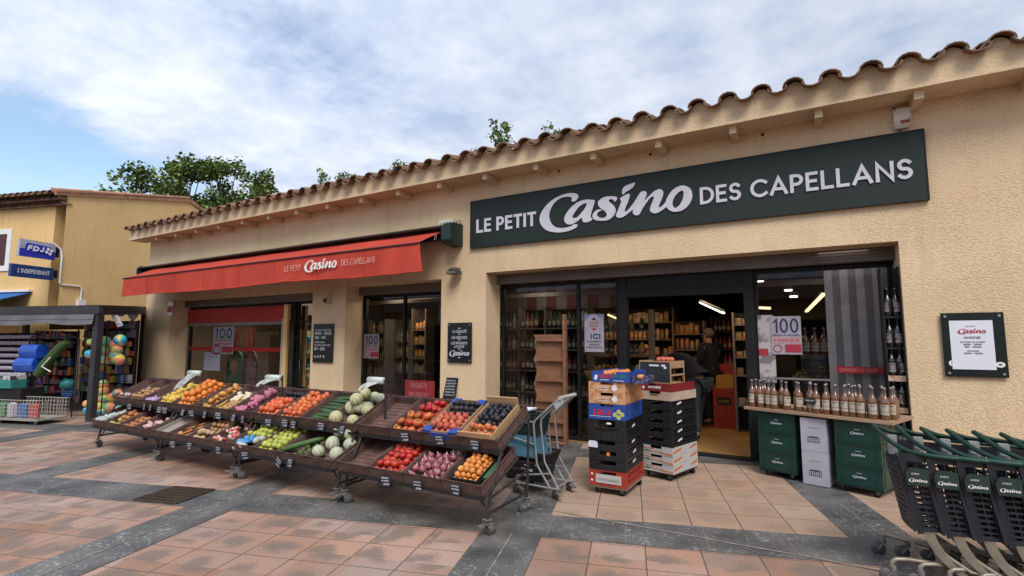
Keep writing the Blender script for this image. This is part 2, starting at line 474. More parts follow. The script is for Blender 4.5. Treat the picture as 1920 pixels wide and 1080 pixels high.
# ============================================================ special materials
def nm(n, op, a=None, b=None, c=None, clamp=False, links=None):
    m = n.new("ShaderNodeMath"); m.operation = op; m.use_clamp = clamp
    for i, v in enumerate((a, b, c)):
        if v is None: continue
        if isinstance(v, (int, float)): m.inputs[i].default_value = v
        else: links.new(v, m.inputs[i])
    return m.outputs[0]
def stucco(name, col, col2, dirt=(0.2, 0.16, 0.1), chunk=34.0, strength=0.9, streak=0.35, dist=0.012):
    m = M(name, col, 0.9, col2, scale=0.9, detail=5, spec=0.15)
    t, n, l, b = nodes(m)
    co = [x for x in n if x.type == 'TEX_COORD'][0]
    # rough-cast relief: smooth plateaus broken by ragged pits
    nz = n.new("ShaderNodeTexNoise"); nz.inputs['Scale'].default_value = chunk; nz.inputs['Detail'].default_value = 3; nz.inputs['Roughness'].default_value = 0.55
    mp = n.new("ShaderNodeMapping"); mp.inputs['Scale'].default_value = (0.75, 1, 1.1)
    l.new(co.outputs['Object'], mp.inputs[0]); l.new(mp.outputs[0], nz.inputs['Vector'])
    r1 = n.new("ShaderNodeMapRange"); r1.interpolation_type = 'SMOOTHSTEP'; r1.inputs['From Min'].default_value = 0.38; r1.inputs['From Max'].default_value = 0.52
    l.new(nz.outputs['Fac'], r1.inputs['Value'])
    n2 = n.new("ShaderNodeTexNoise"); n2.inputs['Scale'].default_value = 150; n2.inputs['Detail'].default_value = 2
    l.new(co.outputs['Object'], n2.inputs['Vector'])
    patch = n.new("ShaderNodeTexNoise"); patch.inputs['Scale'].default_value = 1.6; patch.inputs['Detail'].default_value = 2
    l.new(co.outputs['Object'], patch.inputs['Vector'])
    pr = n.new("ShaderNodeMapRange"); pr.inputs['From Min'].default_value = 0.35; pr.inputs['From Max'].default_value = 0.6; pr.inputs['To Min'].default_value = 0.35
    l.new(patch.outputs['Fac'], pr.inputs['Value'])
    hgt = nm(n, 'ADD', nm(n, 'MULTIPLY', r1.outputs[0], pr.outputs[0], links=l), nm(n, 'MULTIPLY', n2.outputs['Fac'], 0.25, links=l), links=l)
    bp = n.new("ShaderNodeBump"); bp.inputs['Strength'].default_value = strength; bp.inputs['Distance'].default_value = dist
    l.new(hgt, bp.inputs['Height']); l.new(bp.outputs[0], b.inputs['Normal'])
    # dirt streaks running down; pits of the relief blended towards the same colour
    st = n.new("ShaderNodeTexNoise"); st.inputs['Scale'].default_value = 1.0; st.inputs['Detail'].default_value = 6; st.inputs['Roughness'].default_value = 0.6
    ms = n.new("ShaderNodeMapping"); ms.inputs['Scale'].default_value = (5.0, 5.0, 0.7)
    l.new(co.outputs['Object'], ms.inputs[0]); l.new(ms.outputs[0], st.inputs['Vector'])
    sr = n.new("ShaderNodeMapRange"); sr.inputs['From Min'].default_value = 0.52; sr.inputs['From Max'].default_value = 0.78; sr.inputs['To Max'].default_value = streak
    l.new(st.outputs['Fac'], sr.inputs['Value'])
    pit = nm(n, 'MULTIPLY', nm(n, 'SUBTRACT', 1.0, r1.outputs[0], links=l), 0.16, links=l)
    old = b.inputs['Base Color'].links[0].from_socket
    mx = n.new("ShaderNodeMix"); mx.data_type = 'RGBA'; mx.inputs['B'].default_value = (*dirt, 1)
    l.new(nm(n, 'MAXIMUM', sr.outputs[0], pit, links=l), mx.inputs['Factor']); l.new(old, mx.inputs['A']); l.new(mx.outputs['Result'], b.inputs['Base Color'])
    return m
WALL = stucco("render_cream", (0.745, 0.575, 0.375), (0.68, 0.51, 0.32), dirt=(0.38, 0.29, 0.18), dist=0.006, chunk=58, strength=0.7, streak=0.42)
WALLY = stucco("render_ochre", (0.76, 0.52, 0.24), (0.70, 0.47, 0.21), dirt=(0.36, 0.27, 0.12), streak=0.42, strength=0.5, chunk=20, dist=0.006)
WALL2 = stucco("render_smooth", (0.69, 0.53, 0.345), (0.57, 0.43, 0.27), strength=0.35, dirt=(0.25, 0.2, 0.12), streak=0.5)

def tile_paving():
    m = M("terracotta_paving", (0.345, 0.182, 0.118), 0.78, (0.40, 0.255, 0.19), scale=0.8, detail=3, spec=0.35)
    t, n, l, b = nodes(m)
    co = [x for x in n if x.type == 'TEX_COORD'][0]
    sp = n.new("ShaderNodeSeparateXYZ"); l.new(co.outputs['Object'], sp.inputs[0])
    def cell(axis, off, period, step):
        a = nm(n, 'ADD', sp.outputs[axis], off, links=l)
        f = nm(n, 'FLOORED_MODULO', a, period, links=l)
        u = nm(n, 'DIVIDE', f, step, links=l)
        fr = nm(n, 'FRACT', u, links=l)
        cellid = nm(n, 'FLOOR', nm(n, 'DIVIDE', a, step, links=l), links=l)
        d = nm(n, 'MULTIPLY', nm(n, 'MINIMUM', fr, nm(n, 'SUBTRACT', 1.0, fr, links=l), links=l), step, links=l)
        return fr, cellid, d
    fu, cu, du = cell(0, 0.71, 2.85, 0.3967)
    fv, cv, dv = cell(1, -4.66, 2.85, 0.3867)
    d = nm(n, 'MINIMUM', du, dv, links=l)
    wob = n.new("ShaderNodeTexNoise"); wob.inputs['Scale'].default_value = 22; l.new(co.outputs['Object'], wob.inputs['Vector'])
    d2 = nm(n, 'ADD', d, nm(n, 'MULTIPLY', nm(n, 'SUBTRACT', wob.outputs['Fac'], 0.5, links=l), 0.005, links=l), links=l)
    jr = n.new("ShaderNodeMapRange"); jr.inputs['From Min'].default_value = 0.0028; jr.inputs['From Max'].default_value = 0.0062
    l.new(d2, jr.inputs['Value'])
    # tone per tile
    cv3 = n.new("ShaderNodeCombineXYZ"); l.new(cu, cv3.inputs[0]); l.new(cv, cv3.inputs[1])
    wn = n.new("ShaderNodeTexWhiteNoise"); wn.noise_dimensions = '3D'; l.new(cv3.outputs[0], wn.inputs['Vector'])
    hs = n.new("ShaderNodeHueSaturation")
    vr = n.new("ShaderNodeMapRange"); vr.inputs['To Min'].default_value = 0.78; vr.inputs['To Max'].default_value = 1.14
    l.new(wn.outputs['Value'], vr.inputs['Value']); l.new(vr.outputs[0], hs.inputs['Value'])
    sr_ = n.new("ShaderNodeMapRange"); sr_.inputs['To Min'].default_value = 0.72; sr_.inputs['To Max'].default_value = 1.08
    sx = n.new("ShaderNodeSeparateColor"); l.new(wn.outputs['Color'], sx.inputs[0]); l.new(sx.outputs[1], sr_.inputs['Value']); l.new(sr_.outputs[0], hs.inputs['Saturation'])
    old = b.inputs['Base Color'].links[0].from_socket
    l.new(old, hs.inputs['Color'])
    # grey wear: blotch in the middle of most tiles, ragged edge
    cu2 = nm(n, 'SUBTRACT', fu, 0.5, links=l); cv2 = nm(n, 'SUBTRACT', fv, 0.5, links=l)
    cu2 = nm(n, 'ADD', cu2, nm(n, 'MULTIPLY', nm(n, 'SUBTRACT', sx.outputs[0], 0.5, links=l), 0.45, links=l), links=l)
    cv2 = nm(n, 'ADD', cv2, nm(n, 'MULTIPLY', nm(n, 'SUBTRACT', sx.outputs[2], 0.5, links=l), 0.45, links=l), links=l)
    rr = nm(n, 'SQRT', nm(n, 'ADD', nm(n, 'MULTIPLY', cu2, cu2, links=l), nm(n, 'MULTIPLY', cv2, cv2, links=l), links=l), links=l)
    bl = n.new("ShaderNodeTexNoise"); bl.inputs['Scale'].default_value = 5.5; bl.inputs['Detail'].default_value = 12; bl.inputs['Roughness'].default_value = 0.78
    l.new(co.outputs['Object'], bl.inputs['Vector'])
    big = n.new("ShaderNodeTexNoise"); big.inputs['Scale'].default_value = 0.55; big.inputs['Detail'].default_value = 2
    l.new(co.outputs['Object'], big.inputs['Vector'])
    thr = nm(n, 'ADD', nm(n, 'MULTIPLY', sx.outputs[1], 0.28, links=l), nm(n, 'MULTIPLY', big.outputs['Fac'], 0.36, links=l), links=l)
    e = nm(n, 'SUBTRACT', nm(n, 'ADD', thr, nm(n, 'MULTIPLY', nm(n, 'SUBTRACT', bl.outputs['Fac'], 0.5, links=l), 0.95, links=l), links=l), rr, links=l)
    er = n.new("ShaderNodeMapRange"); er.interpolation_type = 'SMOOTHSTEP'; er.inputs['From Min'].default_value = -0.08; er.inputs['From Max'].default_value = 0.17; er.inputs['To Max'].default_value = 0.76
    l.new(e, er.inputs['Value'])
    # the tiles by the shop door are paler and less worn
    sp2 = nm(n, 'SUBTRACT', sp.outputs[1], 4.64, links=l)
    door = nm(n, 'MULTIPLY', nm(n, 'GREATER_THAN', sp2, 0.0, links=l), nm(n, 'GREATER_THAN', sp.outputs[0], -0.75, links=l), links=l)
    door = nm(n, 'MULTIPLY', door, nm(n, 'LESS_THAN', sp.outputs[0], 3.5, links=l), links=l)
    wearf = nm(n, 'MULTIPLY', er.outputs[0], nm(n, 'SUBTRACT', 1.0, nm(n, 'MULTIPLY', door, 0.6, links=l), links=l), links=l)
    mp_ = n.new("ShaderNodeMix"); mp_.data_type = 'RGBA'; mp_.inputs['B'].default_value = (0.42, 0.30, 0.215, 1)
    l.new(nm(n, 'MULTIPLY', door, 0.6, links=l), mp_.inputs['Factor']); l.new(hs.outputs[0], mp_.inputs['A'])
    mg = n.new("ShaderNodeMix"); mg.data_type = 'RGBA'; mg.inputs['B'].default_value = (0.175, 0.14, 0.115, 1)
    l.new(wearf, mg.inputs['Factor']); l.new(mp_.outputs['Result'], mg.inputs['A'])
    fin = n.new("ShaderNodeTexNoise"); fin.inputs['Scale'].default_value = 90; fin.inputs['Detail'].default_value = 3; l.new(co.outputs['Object'], fin.inputs['Vector'])
    fr2 = n.new("ShaderNodeMapRange"); fr2.inputs['From Min'].default_value = 0.3; fr2.inputs['From Max'].default_value = 0.7; fr2.inputs['To Min'].default_value = 0.74; fr2.inputs['To Max'].default_value = 1.18
    l.new(fin.outputs['Fac'], fr2.inputs['Value'])
    sc_ = n.new("ShaderNodeVectorMath"); sc_.operation = 'SCALE'; l.new(mg.outputs['Result'], sc_.inputs[0]); l.new(fr2.outputs[0], sc_.inputs[3])
    mj = n.new("ShaderNodeMix"); mj.data_type = 'RGBA'; mj.inputs['A'].default_value = (0.10, 0.085, 0.07, 1)
    l.new(jr.outputs[0], mj.inputs['Factor']); l.new(sc_.outputs[0], mj.inputs['B'])
    l.new(mj.outputs['Result'], b.inputs['Base Color'])
    bp = n.new("ShaderNodeBump"); bp.inputs['Strength'].default_value = 0.6; bp.inputs['Distance'].default_value = 0.004
    l.new(nm(n, 'ADD', jr.outputs[0], nm(n, 'MULTIPLY', bl.outputs['Fac'], 0.35, links=l), links=l), bp.inputs['Height']); l.new(bp.outputs[0], b.inputs['Normal'])
    rv = n.new("ShaderNodeMapRange"); rv.inputs['To Min'].default_value = 0.5; rv.inputs['To Max'].default_value = 0.85
    l.new(bl.outputs['Fac'], rv.inputs['Value']); l.new(rv.outputs[0], b.inputs['Roughness'])
    return m
def slate_paving():
    m = M("slate_paving", (0.048, 0.048, 0.050), 0.5, (0.165, 0.158, 0.152), scale=2.2, detail=6, spec=0.5, lo=0.3, hi=0.75)
    t, n, l, b = nodes(m)
    co = [x for x in n if x.type == 'TEX_COORD'][0]
    v = n.new("ShaderNodeTexNoise"); v.inputs['Scale'].default_value = 17; v.inputs['Detail'].default_value = 9; v.inputs['Roughness'].default_value = 0.68; v.inputs['Distortion'].default_value = 2.0
    l.new(co.outputs['Object'], v.inputs['Vector'])
    r = n.new("ShaderNodeMapRange"); r.inputs['From Min'].default_value = 0.55; r.inputs['From Max'].default_value = 0.63; l.new(v.outputs['Fac'], r.inputs['Value'])
    g = n.new("ShaderNodeTexNoise"); g.inputs['Scale'].default_value = 1.1; g.inputs['Detail'].default_value = 3; l.new(co.outputs['Object'], g.inputs['Vector'])
    gr = n.new("ShaderNodeMapRange"); gr.inputs['From Min'].default_value = 0.36; gr.inputs['From Max'].default_value = 0.60; l.new(g.outputs['Fac'], gr.inputs['Value'])
    old = b.inputs['Base Color'].links[0].from_socket
    mx = n.new("ShaderNodeMix"); mx.data_type = 'RGBA'; mx.inputs['B'].default_value = (0.42, 0.42, 0.39, 1)
    l.new(nm(n, 'MULTIPLY', r.outputs[0], nm(n, 'ADD', 0.14, nm(n, 'MULTIPLY', gr.outputs[0], 0.65, links=l), links=l), links=l), mx.inputs['Factor']); l.new(old, mx.inputs['A']); l.new(mx.outputs['Result'], b.inputs['Base Color'])
    bp = n.new("ShaderNodeBump"); bp.inputs['Strength'].default_value = 0.4; bp.inputs['Distance'].default_value = 0.004
    l.new(v.outputs['Fac'], bp.inputs['Height']); l.new(bp.outputs[0], b.inputs['Normal'])
    return m
TERR = tile_paving(); SLATE = slate_paving()
GROUT = M("pale_grout", (0.30, 0.27, 0.23), 0.9, (0.16, 0.15, 0.13), scale=12)
CLAY = M("clay_roof_tile", (0.26, 0.145, 0.09), 0.85, (0.12, 0.085, 0.06), scale=5, detail=6, bump=0.4, bscale=40, spec=0.2)
DARKM = M("dark_anthracite_frame", (0.008, 0.009, 0.010), 0.6, (0.012, 0.012, 0.013), spec=0.25)
BLACK = M("matt_black", (0.012, 0.012, 0.013), 0.6)
GREENP = M("dark_green_panel", (0.002, 0.010, 0.008), 0.65, (0.003, 0.014, 0.011), scale=1.4, stretch=(1, 1, 0.5), spec=0.5)
LETTER = M("pale_grey_lettering", (0.60, 0.60, 0.66), 0.5, (0.54, 0.54, 0.60), scale=8)
WHITE = M("white_paint", (0.78, 0.78, 0.77), 0.5, (0.70, 0.70, 0.68))
REDF = M("red_awning_cloth", (0.50, 0.062, 0.038), 0.85, (0.38, 0.046, 0.032), scale=1.4, detail=8, lo=.3, hi=.75, spec=0.2, bump=0.25, bscale=6, bdist=0.04, stretch=(1, 1, .45))
GREYM = M("grey_shutter_metal", (0.17, 0.15, 0.135), 0.55, (0.13, 0.115, 0.10), scale=3)
STEEL = M("galvanised_steel", (0.42, 0.42, 0.41), 0.42, (0.3, 0.3, 0.29), scale=14, metal=0.7)
PLASTW = M("aged_white_plastic", (0.66, 0.63, 0.56), 0.45, (0.58, 0.54, 0.47))
PAPER = M("white_paper", (0.70, 0.72, 0.80), 0.7, (0.66, 0.68, 0.76), scale=3)
INK = M("black_ink", (0.02, 0.02, 0.025), 0.6)
REDINK = M("red_ink", (0.42, 0.02, 0.04), 0.6)
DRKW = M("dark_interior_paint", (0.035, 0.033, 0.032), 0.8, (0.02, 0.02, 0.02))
GLASS = glass_mat("window_glass", tint=(0.80, 0.82, 0.82), refl=0.8)

# ============================================================ ground
A0 = R(17.2)
gmat = Matrix.Rotation(A0, 4, 'Z')
def gobj(mb, name, mat, z=0.0):
    o = mb.build(name, mat, origin=(0, 0, 0), local=True); o.rotation_euler = (0, 0, A0); o.location = (0, 0, z)
    WM[o.name] = Matrix.Translation((0, 0, z)) @ gmat
    return o
mb = MB(); mb.quad((-250, -250, 0), (250, -250, 0), (250, 250, 0), (-250, 250, 0))
struct(gobj(mb, "paved_ground", TERR))
mb = MB(); cuts = []
US = [(-0.71 + 2.85 * k - 0.49, -0.71 + 2.85 * k) for k in range(-9, 6)]
VS = [(4.15 + 2.85 * k, 4.66 + 2.85 * k) for k in range(-4, 7)]
for v0, v1 in VS: mb.quad((-27, v0, 0), (16, v0, 0), (16, v1, 0), (-27, v1, 0))
vb = [-9.0] + [q for v in VS for q in v] + [24]
for u0, u1 in US:
    for i in range(0, len(vb), 2): mb.quad((u0, vb[i], 0), (u1, vb[i], 0), (u1, vb[i + 1], 0), (u0, vb[i + 1], 0))
struct(gobj(mb, "slate_paving_strips", SLATE, 0.004))
mb = MB()
for u0, u1 in US[5:]:
    c = (u0 + u1) / 2 + 0.01
    for i in range(0, len(vb), 2): mb.quad((c - .005, vb[i], 0), (c + .005, vb[i], 0), (c + .005, vb[i + 1], 0), (c - .005, vb[i + 1], 0))
for v0, v1 in VS[3:6]:
    k = -8.6
    while k < 9:
        mb.quad((k - .003, v0, 0), (k + .003, v0, 0), (k + .003, v1, 0), (k - .003, v1, 0)); k += 0.61
struct(gobj(mb, "slate_joints", GROUT, 0.008))
mb = MB(); rnd = random.Random(3)
k = -2.1; y = 4.36
vs = []
while k < 4.2:
    ww = rnd.uniform(.002, .012); y += rnd.uniform(-.006, .006); vs.append((k, y - ww, 0)); vs.append((k, y + ww, 0)); k += .12
mb.add(vs, [(i, i + 2, i + 3, i + 1) for i in range(0, len(vs) - 2, 2)])
o = struct(mb.build("mortar_line", M("sandy_mortar", (.34, .30, .25), .9, (.20, .18, .15), scale=9), origin=(0, 0, 0), local=True)); o.location.z = 0.0088

# drain grate lying in the slate strip
dr = thing("drain_grate", "rusty rectangular drain grate set in the slate paving strip", "drain grate", (gmat @ Vector((-4.44, 4.40, 0.006))), (0, 0, A0))
RUST = M("rusty_iron", (0.06, 0.045, 0.035), 0.7, (0.12, 0.08, 0.05), scale=20, metal=0.3)
mb = MB()
for a in (-.255, .245): mb.box(a, a + .012, -.235, .235, 0.003, .014)
for a in (-.235, .223): mb.box(-.243, .245, a, a + .012, 0.003, .014)
mb.build("frame", RUST, dr, local=True)
mb = MB()
for i in range(17): mb.box(-.235 + i * .0285, -.227 + i * .0285, -.223, .223, .004, .012)
for i in range(1, 6): mb.box(-.24, .243, -.223 + i * .075, -.217 + i * .075, .0045, .0135)
mb.build("grating", RUST, dr, local=True)
mb = MB(); mb.quad((-.243, -.223, .002), (.245, -.223, .002), (.245, .223, .002), (-.243, .223, .002)); mb.build("pit", BLACK, dr, local=True)

# ============================================================ shop building
YF, YG = 6.9, 7.34
bld = thing("shop_building", "long single storey cream rendered shop with red clay tile roof and wide openings", "building", (-7, 10, 0))
mb = MB()
XL, XR = -15.2, 8.0
OPS = [(PY(316, 640, 6.9).x, -8.62, 2.53), (PY(646, 640, 6.9).x, -5.37, 2.57), (-4.47, 0.90, 2.62)]
ZT = 4.3
x = XL
for a, b_, h in OPS:
    mb.box(x, a, YF, YG, 0, ZT); mb.box(a, b_, YF, YG, h, ZT); x = b_
mb.box(x, XR, YF, YG, 0, ZT)
mb.build("front_wall", WALL, bld)
mb = MB()
mb.box(XL, XL + .3, YG, 16, 0, ZT); mb.box(XR - .3, XR, YG, 16, 0, ZT); mb.box(XL + .3, XR - .3, 15.7, 16, 0, ZT)
mb.build("side_wall", WALL, bld)
# interior shell
mb = MB()
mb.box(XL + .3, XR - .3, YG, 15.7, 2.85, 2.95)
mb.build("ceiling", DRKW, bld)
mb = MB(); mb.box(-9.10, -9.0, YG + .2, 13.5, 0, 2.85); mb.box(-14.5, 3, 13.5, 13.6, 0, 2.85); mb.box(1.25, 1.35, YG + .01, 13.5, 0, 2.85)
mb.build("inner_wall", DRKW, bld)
FLOORI = M("ochre_tiled_floor", (0.34, 0.19, 0.065), 0.4, (0.26, 0.14, 0.05), scale=2)
mb = MB(); mb.box(XL + .3, XR - .3, YG, 15.7, 0, 0.02)
mb.build("shop_floor", FLOORI, bld)
# eaves
def wave(x, k=0): 
    t = math.cos(2 * math.pi * (x - 0.35) / 0.35)
    return 4.443 + 0.056 * t
mb = MB(); xs = [-15.45 + i * 0.035 for i in range(int((8.3 + 15.45) / .035))]
vs = []
for x in xs: vs += [(x, 6.50, 4.165), (x, 6.50, wave(x))]
mb.add(vs, [(i, i + 2, i + 3, i + 1) for i in range(0, len(vs) - 2, 2)])
vs = [(x, 6.50, wave(x)) for x in xs] + [(x, 6.95, wave(x) + .10) for x in xs]; k = len(xs)
mb.add(vs, [(i, i + 1, k + i + 1, k + i) for i in range(k - 1)])
mb.box(-15.452, 8.3, 6.502, 6.896, 4.142, 4.165)
mb.box(-15.45, -15.43, 6.502, 6.896, 4.166, 4.45)
mb.build("fascia", WALL2, bld)
mb = MB(); mb.box(-15.456, 8.32, 6.478, 6.4995, 4.138, 4.172); mb.build("eaves_board", WALL2, bld)
for k in range(24):
    xr = 1.12 + .9 * (k - 17)
    if xr < -15.3 or xr > 8: continue
    mb = MB(); mb.box(xr - .04, xr + .04, 6.55, 6.895, 4.045, 4.1415)
    mb.build("rafter_end", WALL2, bld)
# canal tile roof
def half_tile(mb, cx, y0, y1, z0, z1, a, h, th, up, n=6, jit=0):
    vs = []
    for (y, z, s_) in ((y0, z0, 1.0), (y1, z1, 0.86)):
        for r_ in (1.0, 1.0 - th / a):
            for i in range(n + 1):
                t = math.pi * i / n
                vs.append((cx + jit * (y - y0) + a * s_ * r_ * math.cos(t), y, z + (1 if up else -1) * h * (s_ if up else 1) * r_ * math.sin(t)))
    k = n + 1; fs = []
    for i in range(n):
        fs += [(i, i + 1, 2 * k + i + 1, 2 * k + i), (k + i, 3 * k + i, 3 * k + i + 1, k + i + 1), (i, k + i, k + i + 1, i + 1)]
    fs += [(0, 2 * k, 3 * k, k), (n, k + n, 3 * k + n, 2 * k + n)]
    o = mb.smooth; mb.smooth = False; mb.add(vs, fs); mb.smooth = o
mb = MB(); rnd = random.Random(5); sl = math.tan(R(16))
nx = int((8.3 + 15.4) / .35) + 1
for i in range(-int(15.6 / .35) - 1, 24):
    cx = 0.35 + i * 0.35
    for r in range(10):
        y0 = 6.38 + r * .42 + rnd.uniform(-.02, .02); y1 = y0 + .5
        j = rnd.uniform(-.02, .02); zz_ = 4.410 + (y0 - 6.38) * sl + rnd.uniform(-.006, .01)
        half_tile(mb, cx + rnd.uniform(-.012, .012), y0, y1, zz_, zz_ + .5 * sl - .02, .112, .095, .016, True, jit=j)
        half_tile(mb, cx + .175 + rnd.uniform(-.008, .008), y0 - .02 + rnd.uniform(-.02, .02), y1, zz_ + .01, zz_ + .01 + .5 * sl - .02, .105, .072, .016, False, jit=j)
mb.build("roof_tiles", CLAY, bld, fix=False)
mb = MB()
for i in range(11):
    z0 = 4.40 + i * .42 * sl
mb.add([(-15.5, 6.95, 4.45), (8.2, 6.95, 4.45), (8.2, 10.7, 4.45 + 3.75 * sl), (-15.5, 10.7, 4.45 + 3.75 * sl), (8.2, 16, 4.0), (-15.5, 16, 4.0)], [(0, 1, 2, 3), (3, 2, 4, 5)])
mb.build("roof_deck", CLAY, bld)
# shutter boxes under the lintels
for (a, b_, h), d in zip(OPS, (.0, .0, .0)):
    mb = MB()
    mb.box(a + .002, b_ - .002, YG - .10, YG - .002, h - .16, h - .002)
    for q in range(4): mb.box(a + .004, b_ - .004, YG - .112, YG - .1005, h - .15 + q * .036, h - .122 + q * .036)
    mb.build("roller_shutter", GREYM, bld)
def windowframe(name, x0, x1, z0, z1, y=YG + .04, t=.05, mull=(), parent=bld, glass=True, rails=()):
    mb = MB(); mb.box(x0, x0 + t, y, y + .06, z0, z1); mb.box(x1 - t, x1, y, y + .06, z0, z1)
    mb.box(x0 + t, x1 - t, y, y + .06, z1 - t, z1); mb.box(x0 + t, x1 - t, y, y + .06, z0, z0 + t)
    for m_ in mull: mb.box(m_ - t / 2, m_ + t / 2, y + .002, y + .058, z0 + t, z1 - t)
    for r_ in rails: mb.box(x0 + t, x1 - t, y + .004, y + .056, r_ - t / 2, r_ + t / 2)
    f = mb.build(name, DARKM, parent)
    if glass:
        mb = MB(); mb.quad((x0 + t, y + .03, z0 + t), (x1 - t, y + .03, z0 + t), (x1 - t, y + .03, z1 - t), (x0 + t, y + .03, z1 - t))
        mb.build("pane", GLASS, f)
    return f
windowframe("shop_window", -4.46, -2.42, 0.02, 2.45, mull=(-3.08,))
windowframe("shop_window", -0.60, 0.89, 0.02, 2.45)
mb = MB(); mb.box(-2.42, -2.30, YG - .02, YG + .12, .02, 2.45); mb.box(-.72, -.60, YG - .02, YG + .12, .02, 2.45); mb.box(-2.30, -.72, YG - .02, YG + .12, 2.16, 2.27)
mb.box(-2.30, -.72, YG + .0, YG + .10, 2.27, 2.45)
mb.build("door_frame", DARKM, bld)
mb = MB(); mb.box(-2.36, -.66, YG - .03, YG + .14, 0.0, .026); mb.build("door_sill", DARKM, bld)
windowframe("shop_window", OPS[1][0] + .01, -5.38, .3, 2.41, mull=(-6.62,))
mb = MB(); mb.box(OPS[1][0] + .02, -5.4, YG + .03, YG + .12, .02, .3); mb.build("window_base", DARKM, bld)
# left opening: glazed screen turned inwards, with dark frame
windowframe("shop_window", OPS[0][0] + .02, -9.75, .02, 2.37, mull=(), rails=())
windowframe("shop_door", -9.7, -8.64, .02, 2.37, mull=(-9.0,), glass=True)

# ============================================================ opposite row (behind the camera, seen only in the glass)
op = thing("opposite_building", "low rendered shop row with tiled roof facing the shop across the plaza", "building", (-2, -16, 0))
mb = MB(); mb.box(-75, 40, -19, -14, 0, 3.6); mb.build("wall", WALLY, op)
mb = MB(); mb.add([(-75.5, -13.4, 3.5), (40.5, -13.4, 3.5), (40.5, -17, 4.9), (-75.5, -17, 4.9), (40.5, -20, 3.6), (-75.5, -20, 3.6)], [(0, 1, 2, 3), (3, 2, 4, 5)]); mb.build("roof", CLAY, op)
for k in range(9):
    mb = MB(); mb.box(-24.6 + k * 4.8, -21.4 + k * 4.8, -14.03, -13.98, .1, 2.5); mb.build("shop_opening", BLACK, op)

# ============================================================ fascia sign
sg = thing("fascia_sign", "long dark green shop sign board with pale lettering above the wide entrance", "sign", (-1.78, 6.87, 3.05))
mb = MB(); mb.box(-4.74, 1.18, 6.855, 6.893, 3.045, 3.81)
mb.build("board", GREENP, sg)
mb = MB(); T = .012
mb.box(-4.745, 1.185, 6.848, 6.896, 3.81, 3.822); mb.box(-4.745, 1.185, 6.848, 6.896, 3.033, 3.045); mb.box(-4.752, -4.74, 6.848, 6.896, 3.033, 3.822); mb.box(1.18, 1.192, 6.848, 6.896, 3.033, 3.822)
mb.build("edge_trim", BLACK, sg)
def wall_text(name, parent, mats, items, Y):
    mb = MB(); mb.T = Matrix.Translation((0, Y, 0))
    for it in items: it(mb)
    return mb.build(name, mats, parent)
wall_text("small_words", sg, LETTER, [lambda m: text(m, "LE PETIT", -4.625, 3.275, .225, wt=.24, width=1.10, depth=.012, gap=.12)], 6.84)
wall_text("place_words", sg, LETTER, [lambda m: text(m, "DES CAPELLANS", -1.135, 3.285, .225, wt=.2, width=2.20, depth=.012, gap=.13)], 6.84)
wall_text("script_word", sg, LETTER, [lambda m: logo(m, LX0, LZ0, LX1 - LX0, depth=.012, n=4)], 6.84)

# ============================================================ awning
aw = thing("awning", "red retractable awning over the left window with pale shop lettering on its valance", "awning", (-10, 6.9, 3.1))
mb = MB()
ca = [(6.9, 3.44), (6.62, 3.44), (6.56, 3.40), (6.555, 3.30), (6.60, 3.27), (6.9, 3.27)]
def extr(mb, prof, x0, x1):
    k = len(prof); vs = [(x0, y, z) for y, z in prof] + [(x1, y, z) for y, z in prof]
    mb.add(vs, [(i, (i + 1) % k, k + (i + 1) % k, k + i) for i in range(k)] + [tuple(range(k))[::-1], tuple(range(k, 2 * k))])
extr(mb, [(6.896, 3.44), (6.60, 3.42), (6.575, 3.39), (6.60, 3.375), (6.896, 3.395)], -15.02, -5.12)
mb.build("hood", M("dark_green_metal", (0.012, 0.03, 0.025), 0.4), aw)
for x0, x1 in ((-15.06, -15.02), (-5.12, -4.93)):
    mb = MB(); extr(mb, [(6.897, 3.46), (6.62, 3.45), (6.55, 3.38), (6.55, 3.16), (6.62, 3.10), (6.897, 3.09)], x0, x1); mb.build("end_cap", MATS["dark_green_metal"], aw)
mb = MB(); mb.cyl((-15.0, 6.76, 3.25), (-5.15, 6.76, 3.25), .055, 14); mb.build("roller_tube", BLACK, aw)
mb = MB(); rnd = random.Random(11); n_ = 60; vs = []
for i in range(n_ + 1):
    x = -14.55 + i * (9.35 / n_); sag = .018 * math.sin(i * .55) * math.sin(i * .13 + 1)
    vs += [(x, 6.74, 3.36), (x, 6.45, 3.235 - .02 + sag), (x, 6.10, 3.056 + abs(sag) * .2)]
for i in range(n_): 
    for j in range(2): mb.add([vs[i * 3 + j], vs[i * 3 + 3 + j], vs[i * 3 + 4 + j], vs[i * 3 + 1 + j]], [(0, 1, 2, 3)])
mb.build("canopy_cloth", REDF, aw, smooth=True)
mb = MB(); mb.box(-14.6, -5.17, 6.055, 6.13, 3.030, 3.050); mb.build("front_bar", BLACK, aw)
mb = MB(); vs = []; nn = 120
def val_y(x, f):
    return 6.075 - .016 * f * math.sin(x * 2.1) - .045 * f * max(0, math.sin(x * 5.3 + f * 1.4)) ** 2 * (0.25 + .75 * max(0, math.sin(x * .8 + 1))) - .012 * f * math.sin(x * 13 + 2 * f)
for i in range(nn + 1):
    x = -14.58 + i * (9.42 / nn)
    for q in range(7):
        f = q / 6; vs.append((x + (0.10 * f if i == nn else 0), val_y(x, f) - .04 * f * (i / nn) ** 6, 3.028 - f * (.44 - .015 * math.sin(x * 1.3))))
for i in range(nn):
    for j in range(6): mb.add([vs[i * 7 + j], vs[i * 7 + 7 + j], vs[i * 7 + 8 + j], vs[i * 7 + 1 + j]], [(0, 1, 2, 3)])
vm = mb.build("valance", REDF, aw, smooth=True)
